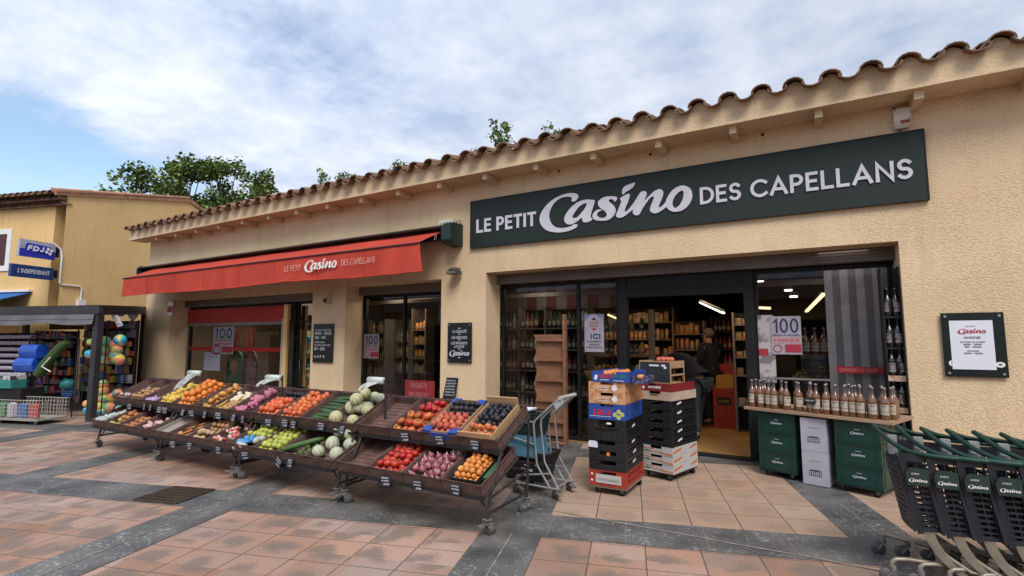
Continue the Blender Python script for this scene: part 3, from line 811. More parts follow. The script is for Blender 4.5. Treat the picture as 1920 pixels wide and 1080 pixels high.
mb = MB(); hp = [Vector(vs[i * 7 + 6]) + Vector((0, -.003, .004)) for i in range(nn + 1)]; mb.tube(hp, .009, 6); mb.build("hem", REDF, vm)
REDS = M("red_seam_thread", (.30, .03, .022), .9)
for q in range(1, 8):
    i = q * 15; mb = MB(); mb.tube([Vector(vs[i * 7 + j]) + Vector((0, -.003, 0)) for j in range(7)], .003, 5); mb.build("seam", REDS, vm)
AWT = M("faded_cream_print", (0.72, 0.5, 0.42), 0.8)
# words on the valance, laid on its front at its real depth
pa, pb = PY(530, 516, 6.03), PY(690, 501, 6.03)
mb = MB(); mb.T = Matrix.Translation((0, 6.02, 0))
text(mb, "LE PETIT", -8.33, 2.79, .10, wt=.11, width=.46); mb.build("printed_small_words", AWT, aw); mb = MB(); mb.T = Matrix.Translation((0, 6.02, 0))
text(mb, "DES CAPELLANS", -6.83, 2.795, .10, wt=.11, width=.78)
mb.build("printed_words", AWT, aw)
mb = MB(); mb.T = Matrix.Translation((0, 6.02, 0)); logo(mb, -7.78, 2.735, .84, n=2); mb.build("printed_script", WHITE, aw)
for x0 in (-14.2, -5.4):
    mb = MB(); mb.tube([(x0, 6.72, 3.22), (x0 + (.35 if x0 < -10 else -.35), 6.45, 3.12), (x0, 6.14, 3.03)], .022, 8)
    mb.build("folding_arm", BLACK, aw)
mb = MB(); mb.tube([Vector((-5.2, 6.5, 3.2)) + Vector((.022 * math.cos(a), 0, .04 * math.sin(a))) for a in [i * math.pi / 6 for i in range(13)]], .006, 6); mb.build("crank_eye", STEEL, aw)

# ============================================================ things fixed to the wall
jb = thing("junction_box", "pale grey junction box with round knockouts on top of the awning case", "junction box", (-5.2, 6.8, 3.46))
mb = MB(); mb.box(-5.33, -5.05, 6.76, 6.897, 3.463, 3.55); mb.build("case", PLASTW, jb)
for i in range(4): mb = MB(); mb.cyl((-5.29 + i * .065, 6.752, 3.495), (-5.29 + i * .065, 6.759, 3.495), .021, 12); mb.build("knockout", MATS["galvanised_steel"], jb)
mb = MB(); mb.tube([(-5.05, 6.85, 3.5), (-4.98, 6.87, 3.53), (-4.96, 6.885, 3.46), (-4.99, 6.885, 3.40)], .006, 6); mb.build("cable", BLACK, jb)
fl = thing("floodlight", "small dark wall floodlight above the plaque between the openings", "floodlight", (-5.0, 6.87, 2.62))
mb = MB(); mb.box(-5.12, -4.92, 6.70, 6.86, 2.615, 2.665); mb.box(-5.10, -4.94, 6.73, 6.85, 2.665, 2.70); mb.build("housing", M("dark_grey_metal", (0.06, 0.065, 0.075), .5), fl)
mb = MB(); mb.box(-5.11, -4.93, 6.69, 6.699, 2.62, 2.66); mb.build("lens", STEEL, fl)
mb = MB(); mb.tube([(-5.06, 6.72, 2.70), (-5.02, 6.8, 2.73), (-4.97, 6.89, 2.72)], .008, 6); mb.build("bracket", BLACK, fl)
al = thing("alarm_box", "cream alarm siren box with dark red lamp above the sign's right end", "alarm box", (1.0, 6.85, 3.88))
mb = MB(); mb.box(.93, 1.075, 6.80, 6.897, 3.90, 4.07); mb.add([(.93, 6.80, 3.90), (1.075, 6.80, 3.90), (1.06, 6.84, 3.86), (.945, 6.84, 3.86), (1.06, 6.89, 3.86), (.945, 6.89, 3.86), (.93, 6.897, 3.90), (1.075, 6.897, 3.90)], [(0, 1, 2, 3), (3, 2, 4, 5), (0, 3, 5, 6), (1, 7, 4, 2)])
mb.build("case", PLASTW, al)
mb = MB(); mb.box(.985, 1.068, 6.79, 6.799, 3.90, 3.93); mb.build("lamp", M("dark_red_lens", (0.22, 0.02, 0.02), .3), al)
for sx_, sz_ in ((.945, 4.055), (1.06, 3.945), (.945, 3.915)):
    mb = MB(); mb.cyl((sx_, 6.792, sz_), (sx_, 6.799, sz_), .006, 8); mb.build("screw", BLACK, al)
mb = MB(); mb.tube([(.96, 6.85, 4.07), (.95, 6.86, 4.10), (.94, 6.87, 4.11)], .012, 6); mb.tube([(.99, 6.87, 3.87), (.995, 6.88, 3.82)], .006, 6); mb.build("cable", BLACK, al)
for k, (px, py) in enumerate([(1220, 290), (1430, 253), (1048, 321)]):
    p = PY(px, py, 6.9)
    mb = MB(); mb.lathe([(.016, 0), (.018, .012), (.008, .02), (.001, .021)], n=10); 
    mb.v = [Vector((v.x, -v.z, v.y)) + Vector((p.x, 6.897, p.z)) for v in mb.v]
    tag(mb.build("wall_plug", BLACK), "small black plug in the wall above the green sign, %s of three" % ("middle", "rightmost", "leftmost")[k], "wall plug")
# plaque with screws
def plaque(name, label, x0, x1, z0, z1, board=GREENP, screws=True):
    t = thing(name, label, "plaque", ((x0 + x1) / 2, 6.88, z0))
    mb = MB(); mb.box(x0, x1, 6.868, 6.880, z0, z1); mb.build("board", board, t)
    if screws:
        for sx_ in (x0 + .035, x1 - .035):
            for sz_ in (z0 + .035, z1 - .035):
                mb = MB(); mb.cyl((sx_, 6.8601, sz_), (sx_, 6.896, sz_), .013, 12); mb.build("stud", STEEL, t)
    return t
BLK_G = M("near_black_board", (0.008, 0.014, 0.013), .35)
p1 = plaque("hours_plaque", "dark plaque listing opening hours on the pillar between the two left openings", -8.52, -7.95, 1.10, 1.85, BLK_G, False)
mb = MB(); mb.box(-8.5, -7.97, 6.881, 6.897, 1.12, 1.83); mb.build("backing", BLACK, p1)
SM = LETTER
mb = MB(); mb.T = Matrix.Translation((0, 6.865, 0))
for s_, z_, c_, w_ in (("DU LUNDI AU DIMANCHE", 1.715, .028, .45), ("8H30 - 12H30", 1.635, .06, .47), ("15H - 19H", 1.55, .06, .31), ("FERME MARDI", 1.475, .028, .29), ("DU LUNDI AU DIMANCHE", 1.42, .028, .45), ("8H - 20H", 1.335, .062, .29)):
    text(mb, s_, -8.47, z_, c_, wt=.2, width=w_)
for i, c_ in enumerate("ACFS"): text(mb, c_, -8.47 + i * .085, 1.19, .045, wt=.25)
mb.build("lettering", SM, p1)
p2 = plaque("slogan_plaque", "black plaque with four studs and centred slogan on the middle pillar", -5.20, -4.72, 1.17, 1.82, BLK_G)
mb = MB(); mb.T = Matrix.Translation((0, 6.865, 0)); cx_ = -4.96
for s_, z_, c_, w_ in (("LA QUALIT~", 1.655, .045, .28), ("LES SERVICES", 1.555, .045, .31), ("LES PRODUITS", 1.465, .042, .32), ("LOCAUX", 1.41, .042, .20)):
    text(mb, s_, cx_ - w_ / 2, z_, c_, wt=.2, width=w_)
for z_ in (1.725, 1.63, 1.535, 1.385, 1.245): mb.add([(cx_ - .025, 0, z_), (cx_ + .025, 0, z_), (cx_ + .025, 0, z_ + .01), (cx_ - .025, 0, z_ + .01)], [(0, 1, 2, 3)])
logo(mb, cx_ - .20, 1.265, .40, n=1)
mb.build("lettering", SM, p2)
p3 = plaque("notice_plaque", "black plaque holding a white opening hours sheet at the right end of the wall", 1.20, 1.69, 1.17, 1.82, BLK_G)
mb = MB(); mb.box(1.262, 1.60, 6.860, 6.8668, 1.245, 1.74); mb.build("paper_sheet", PAPER, p3)
mb = MB(); mb.T = Matrix.Translation((0, 6.857, 0)); cx_ = 1.435
for s_, z_, c_, w_ in (("OUVERTURE", 1.555, .022, .13), ("DU LUNDI AU SAMEDI", 1.515, .014, .19), ("8H30 - 12H30", 1.49, .016, .14), ("15H - 19H30", 1.465, .016, .13), ("DIMANCHE", 1.425, .014, .09), ("8H30 - 12H30", 1.40, .016, .14)):
    text(mb, s_, cx_ - w_ / 2, z_, c_, wt=.22, width=w_)
mb.build("small_print", INK, p3)
mb = MB(); mb.T = Matrix.Translation((0, 6.857, 0)); logo(mb, 1.325, 1.60, .22, n=1); text(mb, "LE PETIT", 1.39, 1.675, .012, wt=.2, width=.08); mb.build("red_script", REDINK, p3)
mb = MB(); mb.T = Matrix.Translation((0, 6.866, 0))
text(mb, "O", 1.595, 1.27, .055, wt=.35); text(mb, "C", 1.235, 1.27, .07, wt=.3); mb.build("hidden_lettering", WHITE, p3)
# small chalk board leaning by the pillar
cb = thing("chalkboard", "little chalk board leaning against the middle pillar behind the fruit stands", "chalkboard", (-5.15, 6.8, .55), (0, 0, 0))
mb = MB(); mb.add([(-5.27, 6.84, .58), (-5.02, 6.84, .58), (-4.99, 6.885, .92), (-5.22, 6.885, .92), (-5.27, 6.852, .58), (-5.02, 6.852, .58), (-4.99, 6.897, .92), (-5.22, 6.897, .92)], [(0, 1, 2, 3), (7, 6, 5, 4), (0, 4, 5, 1), (1, 5, 6, 2), (2, 6, 7, 3), (3, 7, 4, 0)])
mb.build("slate", BLK_G, cb)
def scribble(mb, x0, x1, z, h, rnd, y=0.0, th=.004):
    x = x0
    while x < x1:
        w_ = rnd.uniform(.4, .9) * h; 
        a = (x, z + rnd.uniform(0, .3) * h); b_ = (x + w_ * .6, z + rnd.uniform(.7, 1) * h); c_ = (x + w_, z + rnd.uniform(0, .4) * h)
        Lf, Rt = ribbon([a, b_, c_], th / 2)
        mb.add([(p.x, y, p.y) for p in Lf + Rt], [(0, 1, 4, 3), (1, 2, 5, 4)]); x += w_ * 1.15 + h * .1
rnd = random.Random(9); mb = MB(); sh = .045 / .34
mb.T = Matrix(((1, 0, .08, -.06), (0, 1, sh, 6.84 - .58 * sh - .004), (0, 0, 1, 0), (0, 0, 0, 1)))
for q in range(6): scribble(mb, -5.22, -5.04, .86 - q * .046, .026, rnd, th=.005)
mb.build("chalk_writing", LETTER, cb)
ws = thing("wall_sensor", "small tan wall sensor on the pillar above the hours plaque", "sensor", (-8.1, 6.85, 2.3))
mb = MB(); mb.box(-8.18, -8.08, 6.80, 6.897, 2.25, 2.40); mb.build("body", WALL2, ws)
mb = MB(); mb.box(-8.165, -8.095, 6.785, 6.799, 2.26, 2.34); mb.build("window", BLACK, ws)
ss = thing("house_number", "small red and white sticker plate on the far left corner pier", "sticker", (-14.3, 6.89, 2.2))
mb = MB(); mb.box(-14.1, -13.85, 6.888, 6.897, 2.15, 2.50); mb.build("plate", WHITE, ss)
mb = MB(); mb.box(-14.09, -13.86, 6.880, 6.887, 2.23, 2.38); mb.build("red_band", REDINK, ss)
# ============================================================ fruit stands
PIPE = M("black_painted_pipe", (0.016, 0.014, 0.014), 0.45, (0.04, 0.035, 0.032), scale=18)
CAST = M("grey_caster", (0.20, 0.19, 0.18), 0.6, (0.11, 0.105, 0.10), scale=25)
RUBB = M("grey_rubber_wheel", (0.10, 0.10, 0.105), 0.7, (0.06, 0.06, 0.06), scale=25)
def wicker():
    m = M("brown_wicker", (0.17, 0.095, 0.078), 0.6, (0.10, 0.052, 0.045), scale=9, detail=3)
    t, n, l, b = nodes(m)
    co = [x for x in n if x.type == 'TEX_COORD'][0]
    w1 = n.new("ShaderNodeTexWave"); w1.wave_type = 'BANDS'; w1.bands_direction = 'X'; w1.inputs['Scale'].default_value = 26; w1.inputs['Distortion'].default_value = 1.5
    w2 = n.new("ShaderNodeTexWave"); w2.wave_type = 'BANDS'; w2.bands_direction = 'Z'; w2.inputs['Scale'].default_value = 40; w2.inputs['Distortion'].default_value = 1.5
    w3 = n.new("ShaderNodeTexWave"); w3.wave_type = 'BANDS'; w3.bands_direction = 'Y'; w3.inputs['Scale'].default_value = 26; w3.inputs['Distortion'].default_value = 1.0
    for w_ in (w1, w2, w3): l.new(co.outputs['Object'], w_.inputs['Vector'])
    mm = nm(n, 'MULTIPLY', nm(n, 'MAXIMUM', w1.outputs['Fac'], w3.outputs['Fac'], links=l), w2.outputs['Fac'], links=l)
    mm = nm(n, 'ADD', mm, 0.15, links=l)
    bp = n.new("ShaderNodeBump"); bp.inputs['Strength'].default_value = 0.9; bp.inputs['Distance'].default_value = 0.006
    l.new(mm, bp.inputs['Height']); l.new(bp.outputs[0], b.inputs['Normal'])
    return m
WICK = wicker()
def caster(parent, p, yaw=0.0, r=.045):
    """a swivel caster whose plate is at p; wheel touches the ground"""
    rnd = random.Random(p[0]); ya = rnd.uniform(-.6, .6) + yaw
    T = Matrix.Translation(Vector((p[0], p[1], 0))) @ Matrix.Rotation(ya, 4, 'Z')
    zt = p[2]
    mb = MB(); mb.T = T
    mb.box(-.03, .03, -.03, .03, zt - .006, zt); mb.cyl((0, 0, zt - .03), (0, 0, zt - .006), .02, 10)
    mb.add([(-.024, -.03, zt - .03), (-.024, .03, zt - .03), (-.024, .055, r + .004), (-.024, .02, r - .012), (-.021, -.03, zt - .03), (-.021, .03, zt - .03), (-.021, .055, r + .004), (-.021, .02, r - .012)], [(0, 1, 2, 3), (7, 6, 5, 4), (0, 4, 5, 1), (1, 5, 6, 2), (2, 6, 7, 3), (3, 7, 4, 0)])
    mb.add([(.024, -.03, zt - .03), (.024, .03, zt - .03), (.024, .055, r + .004), (.024, .02, r - .012), (.021, -.03, zt - .03), (.021, .03, zt - .03), (.021, .055, r + .004), (.021, .02, r - .012)], [(0, 1, 2, 3), (7, 6, 5, 4), (0, 4, 5, 1), (1, 5, 6, 2), (2, 6, 7, 3), (3, 7, 4, 0)])
    mb.box(-.03, .03, -.035, .035, zt - .036, zt - .0301)
    mb.box(-.02, .02, -.085, -.036, zt - .05, zt - .036)     # brake pedal
    c = mb.build("caster", CAST, parent)
    mb = MB(); mb.T = T @ Matrix.Translation((0, .038, r)) @ Matrix.Rotation(R(90), 4, 'Y')
    mb.lathe([(r * .3, -.016), (r * .82, -.015), (r, -.010), (r, .010), (r * .82, .015), (r * .3, .016)], n=16)
    mb.build("wheel", RUBB, c)
RX = [(-8.97, -7.31), (-7.28, -5.63), (-5.60, -3.96), (-3.92, -2.25)]
LO = dict(y=3.50, z=.315, a=math.atan2(.20, .52)); UP = dict(y=3.745, z=.625, a=math.atan2(.245, .53))
TW, TL, TH = .408, .565, .095
ORD = ["far left", "second", "third", "nearest"]
for i, (x0, x1) in enumerate(RX):
    rk = thing("fruit_stand", ["farthest wheeled fruit stand of the row, next to the beach balls", "second fruit stand of the row, holding oranges and bananas on top",
        "third fruit stand of the row, holding melons at its right end", "nearest wheeled fruit stand, with tomatoes, peaches and an empty basket on top"][i], "fruit stand", ((x0 + x1) / 2, 3.9, 0), group="fruit stands in a row")
    mb = MB()
    for xx, s_ in ((x0 + .03, 1), (x1 - .03, -1)):
        mb.tube([(xx, 3.56, .13), (xx, 3.60, .30), (xx, 3.76, .60)], .013, 8)
        mb.tube([(xx, 4.22, .13), (xx, 4.26, .86)], .013, 8)
        mb.tube([(xx, 3.60, .28), (xx, 4.235, .36)], .011, 6)
        mb.tube([(xx, 3.51, .30), (xx, 4.05, .505)], .012, 6)
        mb.tube([(xx, 3.75, .605), (xx, 4.27, .845)], .012, 6)
        mb.tube([(xx, 3.57, .17), (xx, 4.22, .17)], .011, 6)
        mb.tube([(xx, 3.60, .15), (xx + s_ * .14, 3.60, .31)], .008, 6)
    for y, z in ((3.50, .30), (4.05, .50), (3.75, .60), (4.27, .845), (3.77, .395), (4.235, .36), (4.01, .715)):
        mb.tube([(x0 + .03, y, z), (x1 - .03, y, z)], .011, 6)
    mb.build("frame", PIPE, rk)
    for lv in (LO, UP):      # price rail in front of each row of baskets
        mb = MB(); mb.bar((x0 + .02, lv['y'] - .016, lv['z'] - .012), (x1 - .02, lv['y'] - .016, lv['z'] - .012), .012, .028); mb.build("price_rail", BLACK, rk)
    for xx in (x0 + .03, x1 - .03):
        caster(rk, (xx, 3.56, .13)); caster(rk, (xx, 4.22, .13), R(160))
# --- wicker baskets
def basket_mesh():
    mb = MB(); t = .012; w_, l_, h_ = TW - .008, TL, TH
    mb.box(0, w_, 0, l_, 0, .008)
    mb.box(0, t, 0, l_, .008, h_); mb.box(w_ - t, w_, 0, l_, .008, h_); mb.box(t, w_ - t, 0, t, .008, h_); mb.box(t, w_ - t, l_ - t, l_, .008, h_)
    b = mb
    rim = MB(); r = .009
    rim.tube([(0, 0, h_), (w_, 0, h_), (w_, l_, h_), (0, l_, h_)], r, 6, closed=True)
    sl = MB()
    for k in range(9): sl.box(t, w_ - t, .03 + k * .06, .052 + k * .06, .0085, .0135)
    return b, rim, sl
def frame_of(lv, x): return Matrix.Translation((x, lv['y'], lv['z'])) @ Matrix.Rotation(lv['a'], 4, 'X')
CONT = {('U', 0): ["pink garlic", "small brown onions", "nothing but violet nets", "lemons"], ('U', 1): ["oranges", "kiwis and mangoes", "bananas and pale nets", "magenta nets"],
        ('U', 2): ["red oranges and dark plums", "clementines", "cucumbers", "striped melons"], ('U', 3): ["nothing, its slats bare", "heirloom tomatoes", "a blue box of peaches", "a wooden crate of nectarines"],
        ('L', 0): ["pale bags", "green apples", "red apples", "pinkish packs"], ('L', 1): ["a grey cardboard liner", "pineapples", "potatoes and onions", "red and white nets"],
        ('L', 2): ["bags of apples on blue film", "yellow green apples", "a courgette and limes", "big melons"], ('L', 3): ["nothing at all", "red tomatoes", "red onions", "a box of apricots"]}
b_, rim_, sl_ = basket_mesh()
proto = None; BT = None
FR = {}
for lvn, lv in (('L', LO), ('U', UP)):
    for i, (x0, x1) in enumerate(RX):
        for j in range(4):
            x = x0 + .006 + j * (TW + .003)
            lab = "brown wicker basket holding %s, %s row of the %s stand" % (CONT[(lvn, i)][j], {'L': 'lower', 'U': 'upper'}[lvn], ["farthest", "second", "third", "nearest"][i])
            loc = (x, lv['y'], lv['z']); FR[(lvn, i, j)] = frame_of(lv, x)
            if proto is None:
                proto = thing("wicker_basket", lab, "basket", loc, (lv['a'], 0, 0), "wicker baskets on the fruit stands")
                b_.build("tray", WICK, proto, local=True); rim_.build("rim", WICK, proto, local=True); sl_.build("slats", WICK, proto, local=True)
                BT = gather(proto)
            else: dup(proto, loc, (lv['a'], 0, 0), lab, tree=BT)

# ============================================================ produce
def mute(c):
    g = sum(c) / 3; return tuple((v * .90 + g * .10) * .9 for v in c)
def skin(name, col, col2, rough=.4, scale=8, rand=.35, bump=.1, bscale=120, **k):
    rand = rand * 1.25; bump = max(bump, .18)
    return M(name, mute(col), min(.9, rough + .08), mute(col2), scale=scale, rand=rand, bump=bump, bscale=bscale, bdist=.002, **k)
K = {}
def kind(key, name, label_cat, mats, builder): K[key] = dict(name=name, cat=label_cat, mats=mats, b=builder, me=None)
def sph(r, sq=1.0, nu=12, nv=8, stem=False, dim=0):
    def f():
        mb = MB(); mb.sphere((0, 0, 0), (r, r, r * sq), nu, nv)
        if dim:
            for v in mb.v:
                d = math.hypot(v.x, v.y); 
                if v.z > 0: v.z -= dim * r * max(0, 1 - d / (r * .6))
        if stem:
            mb.m = 1
            for q in range(5):
                a = q * 1.257; mb.add([(0, 0, r * sq * .93), (r * .2 * math.cos(a + .5), r * .2 * math.sin(a + .5), r * sq * .99), (r * .6 * math.cos(a), r * .6 * math.sin(a), r * sq * .9), (r * .2 * math.cos(a - .5), r * .2 * math.sin(a - .5), r * sq * .99)], [(0, 1, 2, 3)])
        return mb
    return f
LEAFG = M("calyx_green", (0.06, 0.13, 0.02), .6)
kind('orange', 'orange', 'orange', [skin("orange_peel", (0.85, 0.26, 0.012), (0.75, 0.19, 0.01), .45)], sph(.041))
kind('lemon', 'lemon', 'lemon', [skin("lemon_peel", (0.78, 0.52, 0.03), (0.66, 0.46, 0.05), .4, rand=.15)], lambda: (lambda m: m.sphere((0, 0, 0), (.044, .03, .03), 12, 8) and m.sphere((.043, 0, 0), (.009, .008, .008), 6, 4))(MB()))
kind('mango', 'mango', 'mango', [skin("mango_skin", (0.70, 0.32, 0.04), (0.5, 0.22, 0.04), .4)], lambda: MB().sphere((0, 0, 0), (.055, .038, .034), 12, 8))
kind('kiwi', 'kiwi', 'kiwi', [skin("kiwi_skin", (0.16, 0.095, 0.04), (0.11, 0.07, 0.03), .85)], lambda: MB().sphere((0, 0, 0), (.032, .024, .024), 10, 7))
kind('clem', 'clementine', 'clementine', [skin("clementine_peel", (0.82, 0.20, 0.03), (0.68, 0.13, 0.03), .42, rand=.4)], sph(.033, .9, dim=.15))
kind('blood', 'red_orange', 'orange', [skin("red_orange_peel", (0.80, 0.15, 0.03), (0.66, 0.09, 0.03), .42, rand=.4)], sph(.036, .95))
kind('tom', 'tomato', 'tomato', [skin("tomato_skin", (0.62, 0.035, 0.012), (0.50, 0.02, 0.008), .22, rand=.3, bump=0), LEAFG], sph(.036, .82, stem=True, dim=.18))
kind('heir', 'heirloom_tomato', 'tomato', [skin("heirloom_skin", (0.75, 0.16, 0.015), (0.55, 0.05, 0.015), .25, rand=.7, bump=0), LEAFG], sph(.043, .78, stem=True, dim=.25))
kind('peach', 'peach', 'peach', [skin("peach_skin", (0.66, 0.16, 0.07), (0.48, 0.07, 0.04), .7, scale=30, rand=.4)], sph(.031, .95, dim=.12))
kind('nect', 'nectarine', 'nectarine', [skin("nectarine_skin", (0.62, 0.07, 0.025), (0.66, 0.20, 0.05), .35, scale=22, rand=.3)], sph(.032, .95, dim=.12))
kind('apric', 'apricot', 'apricot', [skin("apricot_skin", (0.84, 0.33, 0.03), (0.75, 0.22, 0.03), .6, scale=30, rand=.3)], sph(.024, .95, dim=.1))
kind('plum', 'plum', 'plum', [skin("plum_skin", (0.018, 0.018, 0.028), (0.04, 0.035, 0.05), .4, rand=.3)], lambda: MB().sphere((0, 0, 0), (.031, .025, .024), 10, 7))
kind('apple', 'green_apple', 'apple', [skin("green_apple_skin", (0.50, 0.52, 0.07), (0.40, 0.46, 0.05), .3, scale=25, rand=.25, bump=0), M("apple_stem", (.08, .05, .02))], sph(.034, .92, dim=.3))
kind('rapple', 'red_apple', 'apple', [skin("red_apple_skin", (0.45, 0.045, 0.02), (0.45, 0.30, 0.06), .3, scale=18, rand=.3, bump=0)], sph(.034, .92, dim=.3))
kind('ronion', 'red_onion', 'onion', [skin("red_onion_skin", (0.26, 0.03, 0.07), (0.48, 0.18, 0.22), .3, scale=14, rand=.3, bump=0), M("onion_root", (.6, .45, .35))],
     lambda: (lambda m: (m.sphere((0, 0, 0), (.034, .034, .029), 12, 8), setattr(m, 'm', 1), m.lathe([(.011, .024), (.004, .042), (.002, .05)], n=6))[1] or m)(MB()))
kind('bonion', 'brown_onion', 'onion', [skin("brown_onion_skin", (0.50, 0.25, 0.10), (0.38, 0.18, 0.07), .35, scale=12, rand=.3)], lambda: MB().sphere((0, 0, 0), (.031, .031, .027), 10, 7))
kind('potato', 'potato', 'potato', [skin("potato_skin", (0.52, 0.36, 0.17), (0.42, 0.28, 0.13), .75, rand=.2)], lambda: MB().sphere((0, 0, 0), (.045, .033, .030), 10, 7))
kind('garlic', 'garlic_bulb', 'garlic', [skin("garlic_skin", (0.66, 0.48, 0.44), (0.45, 0.22, 0.24), .6, scale=16, rand=.2)], lambda: MB().lathe([(.004, -.02), (.024, -.014), (.029, 0), (.02, .016), (.007, .026), (.005, .045)], n=10))
kind('lime', 'lime', 'lime', [skin("lime_peel", (0.10, 0.14, 0.03), (0.07, 0.10, 0.02), .4)], lambda: MB().sphere((0, 0, 0), (.033, .027, .027), 10, 7))
def melon_mat(name, base, stripe):
    m = M(name, base, .55, tuple(c * .8 for c in base), scale=40, rand=.18)
    t, n, l, b = nodes(m); co = [x for x in n if x.type == 'TEX_COORD'][0]
    gr = n.new("ShaderNodeTexGradient"); gr.gradient_type = 'RADIAL'; l.new(co.outputs['Object'], gr.inputs[0])
    s_ = nm(n, 'COSINE', nm(n, 'MULTIPLY', gr.outputs['Fac'], 2 * math.pi * 9, links=l), links=l)
    mr = n.new("ShaderNodeMapRange"); mr.inputs['From Min'].default_value = .78; mr.inputs['From Max'].default_value = .97; l.new(s_, mr.inputs['Value'])
    old = b.inputs['Base Color'].links[0].from_socket
    mx = n.new("ShaderNodeMix"); mx.data_type = 'RGBA'; mx.inputs['B'].default_value = (*stripe, 1)
    l.new(mr.outputs[0], mx.inputs['Factor']); l.new(old, mx.inputs['A']); l.new(mx.outputs['Result'], b.inputs['Base Color'])
    return m
MEL = melon_mat("melon_rind", (0.56, 0.52, 0.30), (0.16, 0.20, 0.06)); MEL2 = melon_mat("pale_melon_rind", (0.52, 0.54, 0.40), (0.22, 0.27, 0.12))
STK = M("white_sticker", (.75, .75, .72), .4)
def melon(r, st):
    def f():
        mb = MB(); mb.sphere((0, 0, 0), r, 18, 12)
        for v in mb.v:
            a = math.atan2(v.y, v.x); k = 1 - .03 * max(0, math.cos(9 * a)) ** 3; v.x *= k; v.y *= k
        if st:
            mb.m = 1; vs = []
            for q in range(8):
                a = q * math.pi / 4; vs.append(Vector((math.cos(a) * .022, -1, math.sin(a) * .022)))
            mb.smooth = False
            mb.add([Vector((v.x, 0, v.z)) + Vector((0, -math.sqrt(max(0, r * r - v.x ** 2 - v.z ** 2)) - .0015, 0)) for v in vs], [tuple(range(8))])
        return mb
    return f
kind('melon', 'melon', 'melon', [MEL, STK], melon(.068, False))
kind('melons', 'melon', 'melon', [MEL2, STK], melon(.066, True))
kind('bmelon', 'big_melon', 'melon', [MEL2, STK], melon(.070, True))
def bent(pts, rs, n=8):
    def f(): return MB().tube(pts, rs, n)
    return f
kind('cuke', 'cucumber', 'cucumber', [skin("cucumber_skin", (0.03, 0.075, 0.018), (0.05, 0.11, 0.03), .35, scale=30)], bent([(-.15, 0, 0), (-.14, 0, 0), (-.07, 0.004, 0), (.07, .004, 0), (.14, 0, 0), (.155, 0, 0)], [.006, .015, .019, .019, .014, .005]))
kind('bigc', 'courgette', 'courgette', [skin("courgette_skin", (0.05, 0.12, 0.02), (0.09, 0.17, 0.04), .35, scale=30)], bent([(-.22, 0, 0), (-.2, 0, 0), (-.1, .006, 0), (.1, .006, 0), (.19, 0, 0), (.21, 0, 0)], [.008, .024, .03, .03, .022, .008]))
kind('banana', 'banana', 'banana', [skin("banana_peel", (0.62, 0.42, 0.05), (0.42, 0.25, 0.04), .5, scale=30, rand=.2)], bent([(-.085, .03, 0), (-.07, .02, 0), (-.03, .003, 0), (.03, .003, 0), (.07, .02, 0), (.09, .038, 0)], [.004, .011, .016, .016, .011, .004]))
kind('spud', 'sweet_potato', 'sweet potato', [skin("sweet_potato_skin", (0.26, 0.11, 0.07), (0.18, 0.08, 0.05), .8)], bent([(-.08, 0, 0), (-.06, 0, 0), (0, .008, 0), (.06, 0, 0), (.085, 0, 0)], [.006, .022, .032, .022, .005]))
kind('carrot', 'carrot', 'carrot', [skin("carrot_skin", (0.72, 0.24, 0.03), (0.6, 0.2, 0.03), .5), LEAFG], lambda: (lambda m: (m.tube([(-.07, 0, 0), (.04, 0, 0), (.07, 0, 0)], [.004, .013, .011], 7), setattr(m, 'm', 1), m.tube([(.07, 0, 0), (.15, .01, .015)], [.006, .002], 5), m.tube([(.07, 0, 0), (.15, -.015, .03)], [.005, .002], 5))[0])(MB()))
def place(key, mtx, label, group, rnd, spin='full'):
    k = K[key]
    if spin == 'full': rot = Euler((rnd.uniform(0, 6.28), rnd.uniform(0, 6.28), rnd.uniform(0, 6.28))).to_matrix().to_4x4()
    elif spin == 'up': rot = Euler((rnd.uniform(-.5, .5), rnd.uniform(-.5, .5), rnd.uniform(0, 6.28))).to_matrix().to_4x4()
    else: rot = Euler(spin).to_matrix().to_4x4()
    if k['me'] is None:
        o = k['b']().build(k['name'], k['mats'], origin=(0, 0, 0), local=True); k['me'] = o
    else:
        o = k['me'].copy(); COL.objects.link(o)
    o.matrix_world = mtx @ rot
    s_ = rnd.uniform(.86, 1.10); o.scale = (s_, s_ * rnd.uniform(.95, 1.04), s_ * rnd.uniform(.94, 1.04))
    tag(o, label, k['cat'], group)
    return o
def pile(key, fr, u0, u1, w0, w1, r, layers, label, rnd, spin='full', z0=.014, drop=0, lean=1.0, group=None):
    """heap of produce in a basket frame; rows packed, upper layers set into the gaps"""
    made = 0
    for ly in range(layers):
        ins = ly * r * .9 + r
        nu_ = max(1, int((u1 - u0 - 2 * ins) / (2 * r) + 1.02)); nw_ = max(1, int((w1 - w0 - 2 * ins) / (1.8 * r) + 1.02))
        for a in range(nw_):
            for b in range(nu_):
                if rnd.random() < drop * (1 if ly else .3): continue
                uu = u0 + ins + (u1 - u0 - 2 * ins) * (b / max(1, nu_ - 1) if nu_ > 1 else .5) + rnd.uniform(-.12, .12) * r
                if a % 2 and nu_ > 1: uu = min(uu + r * .5, u1 - r)
                ww = w0 + ins + (w1 - w0 - 2 * ins) * (a / max(1, nw_ - 1) if nw_ > 1 else .5) + rnd.uniform(-.12, .12) * r
                zz_ = z0 + r * .98 + ly * r * 1.45 + rnd.uniform(-.05, .1) * r
                place(key, fr @ Matrix.Translation((uu + rnd.uniform(-.15, .15) * r, ww + rnd.uniform(-.2, .2) * r, zz_)), label, group or label, rnd, spin); made += 1
    return made
rf = random.Random(21)
A, B_ = .018, TW - .026
def F(l, i, j): return FR[(l, i, j)]
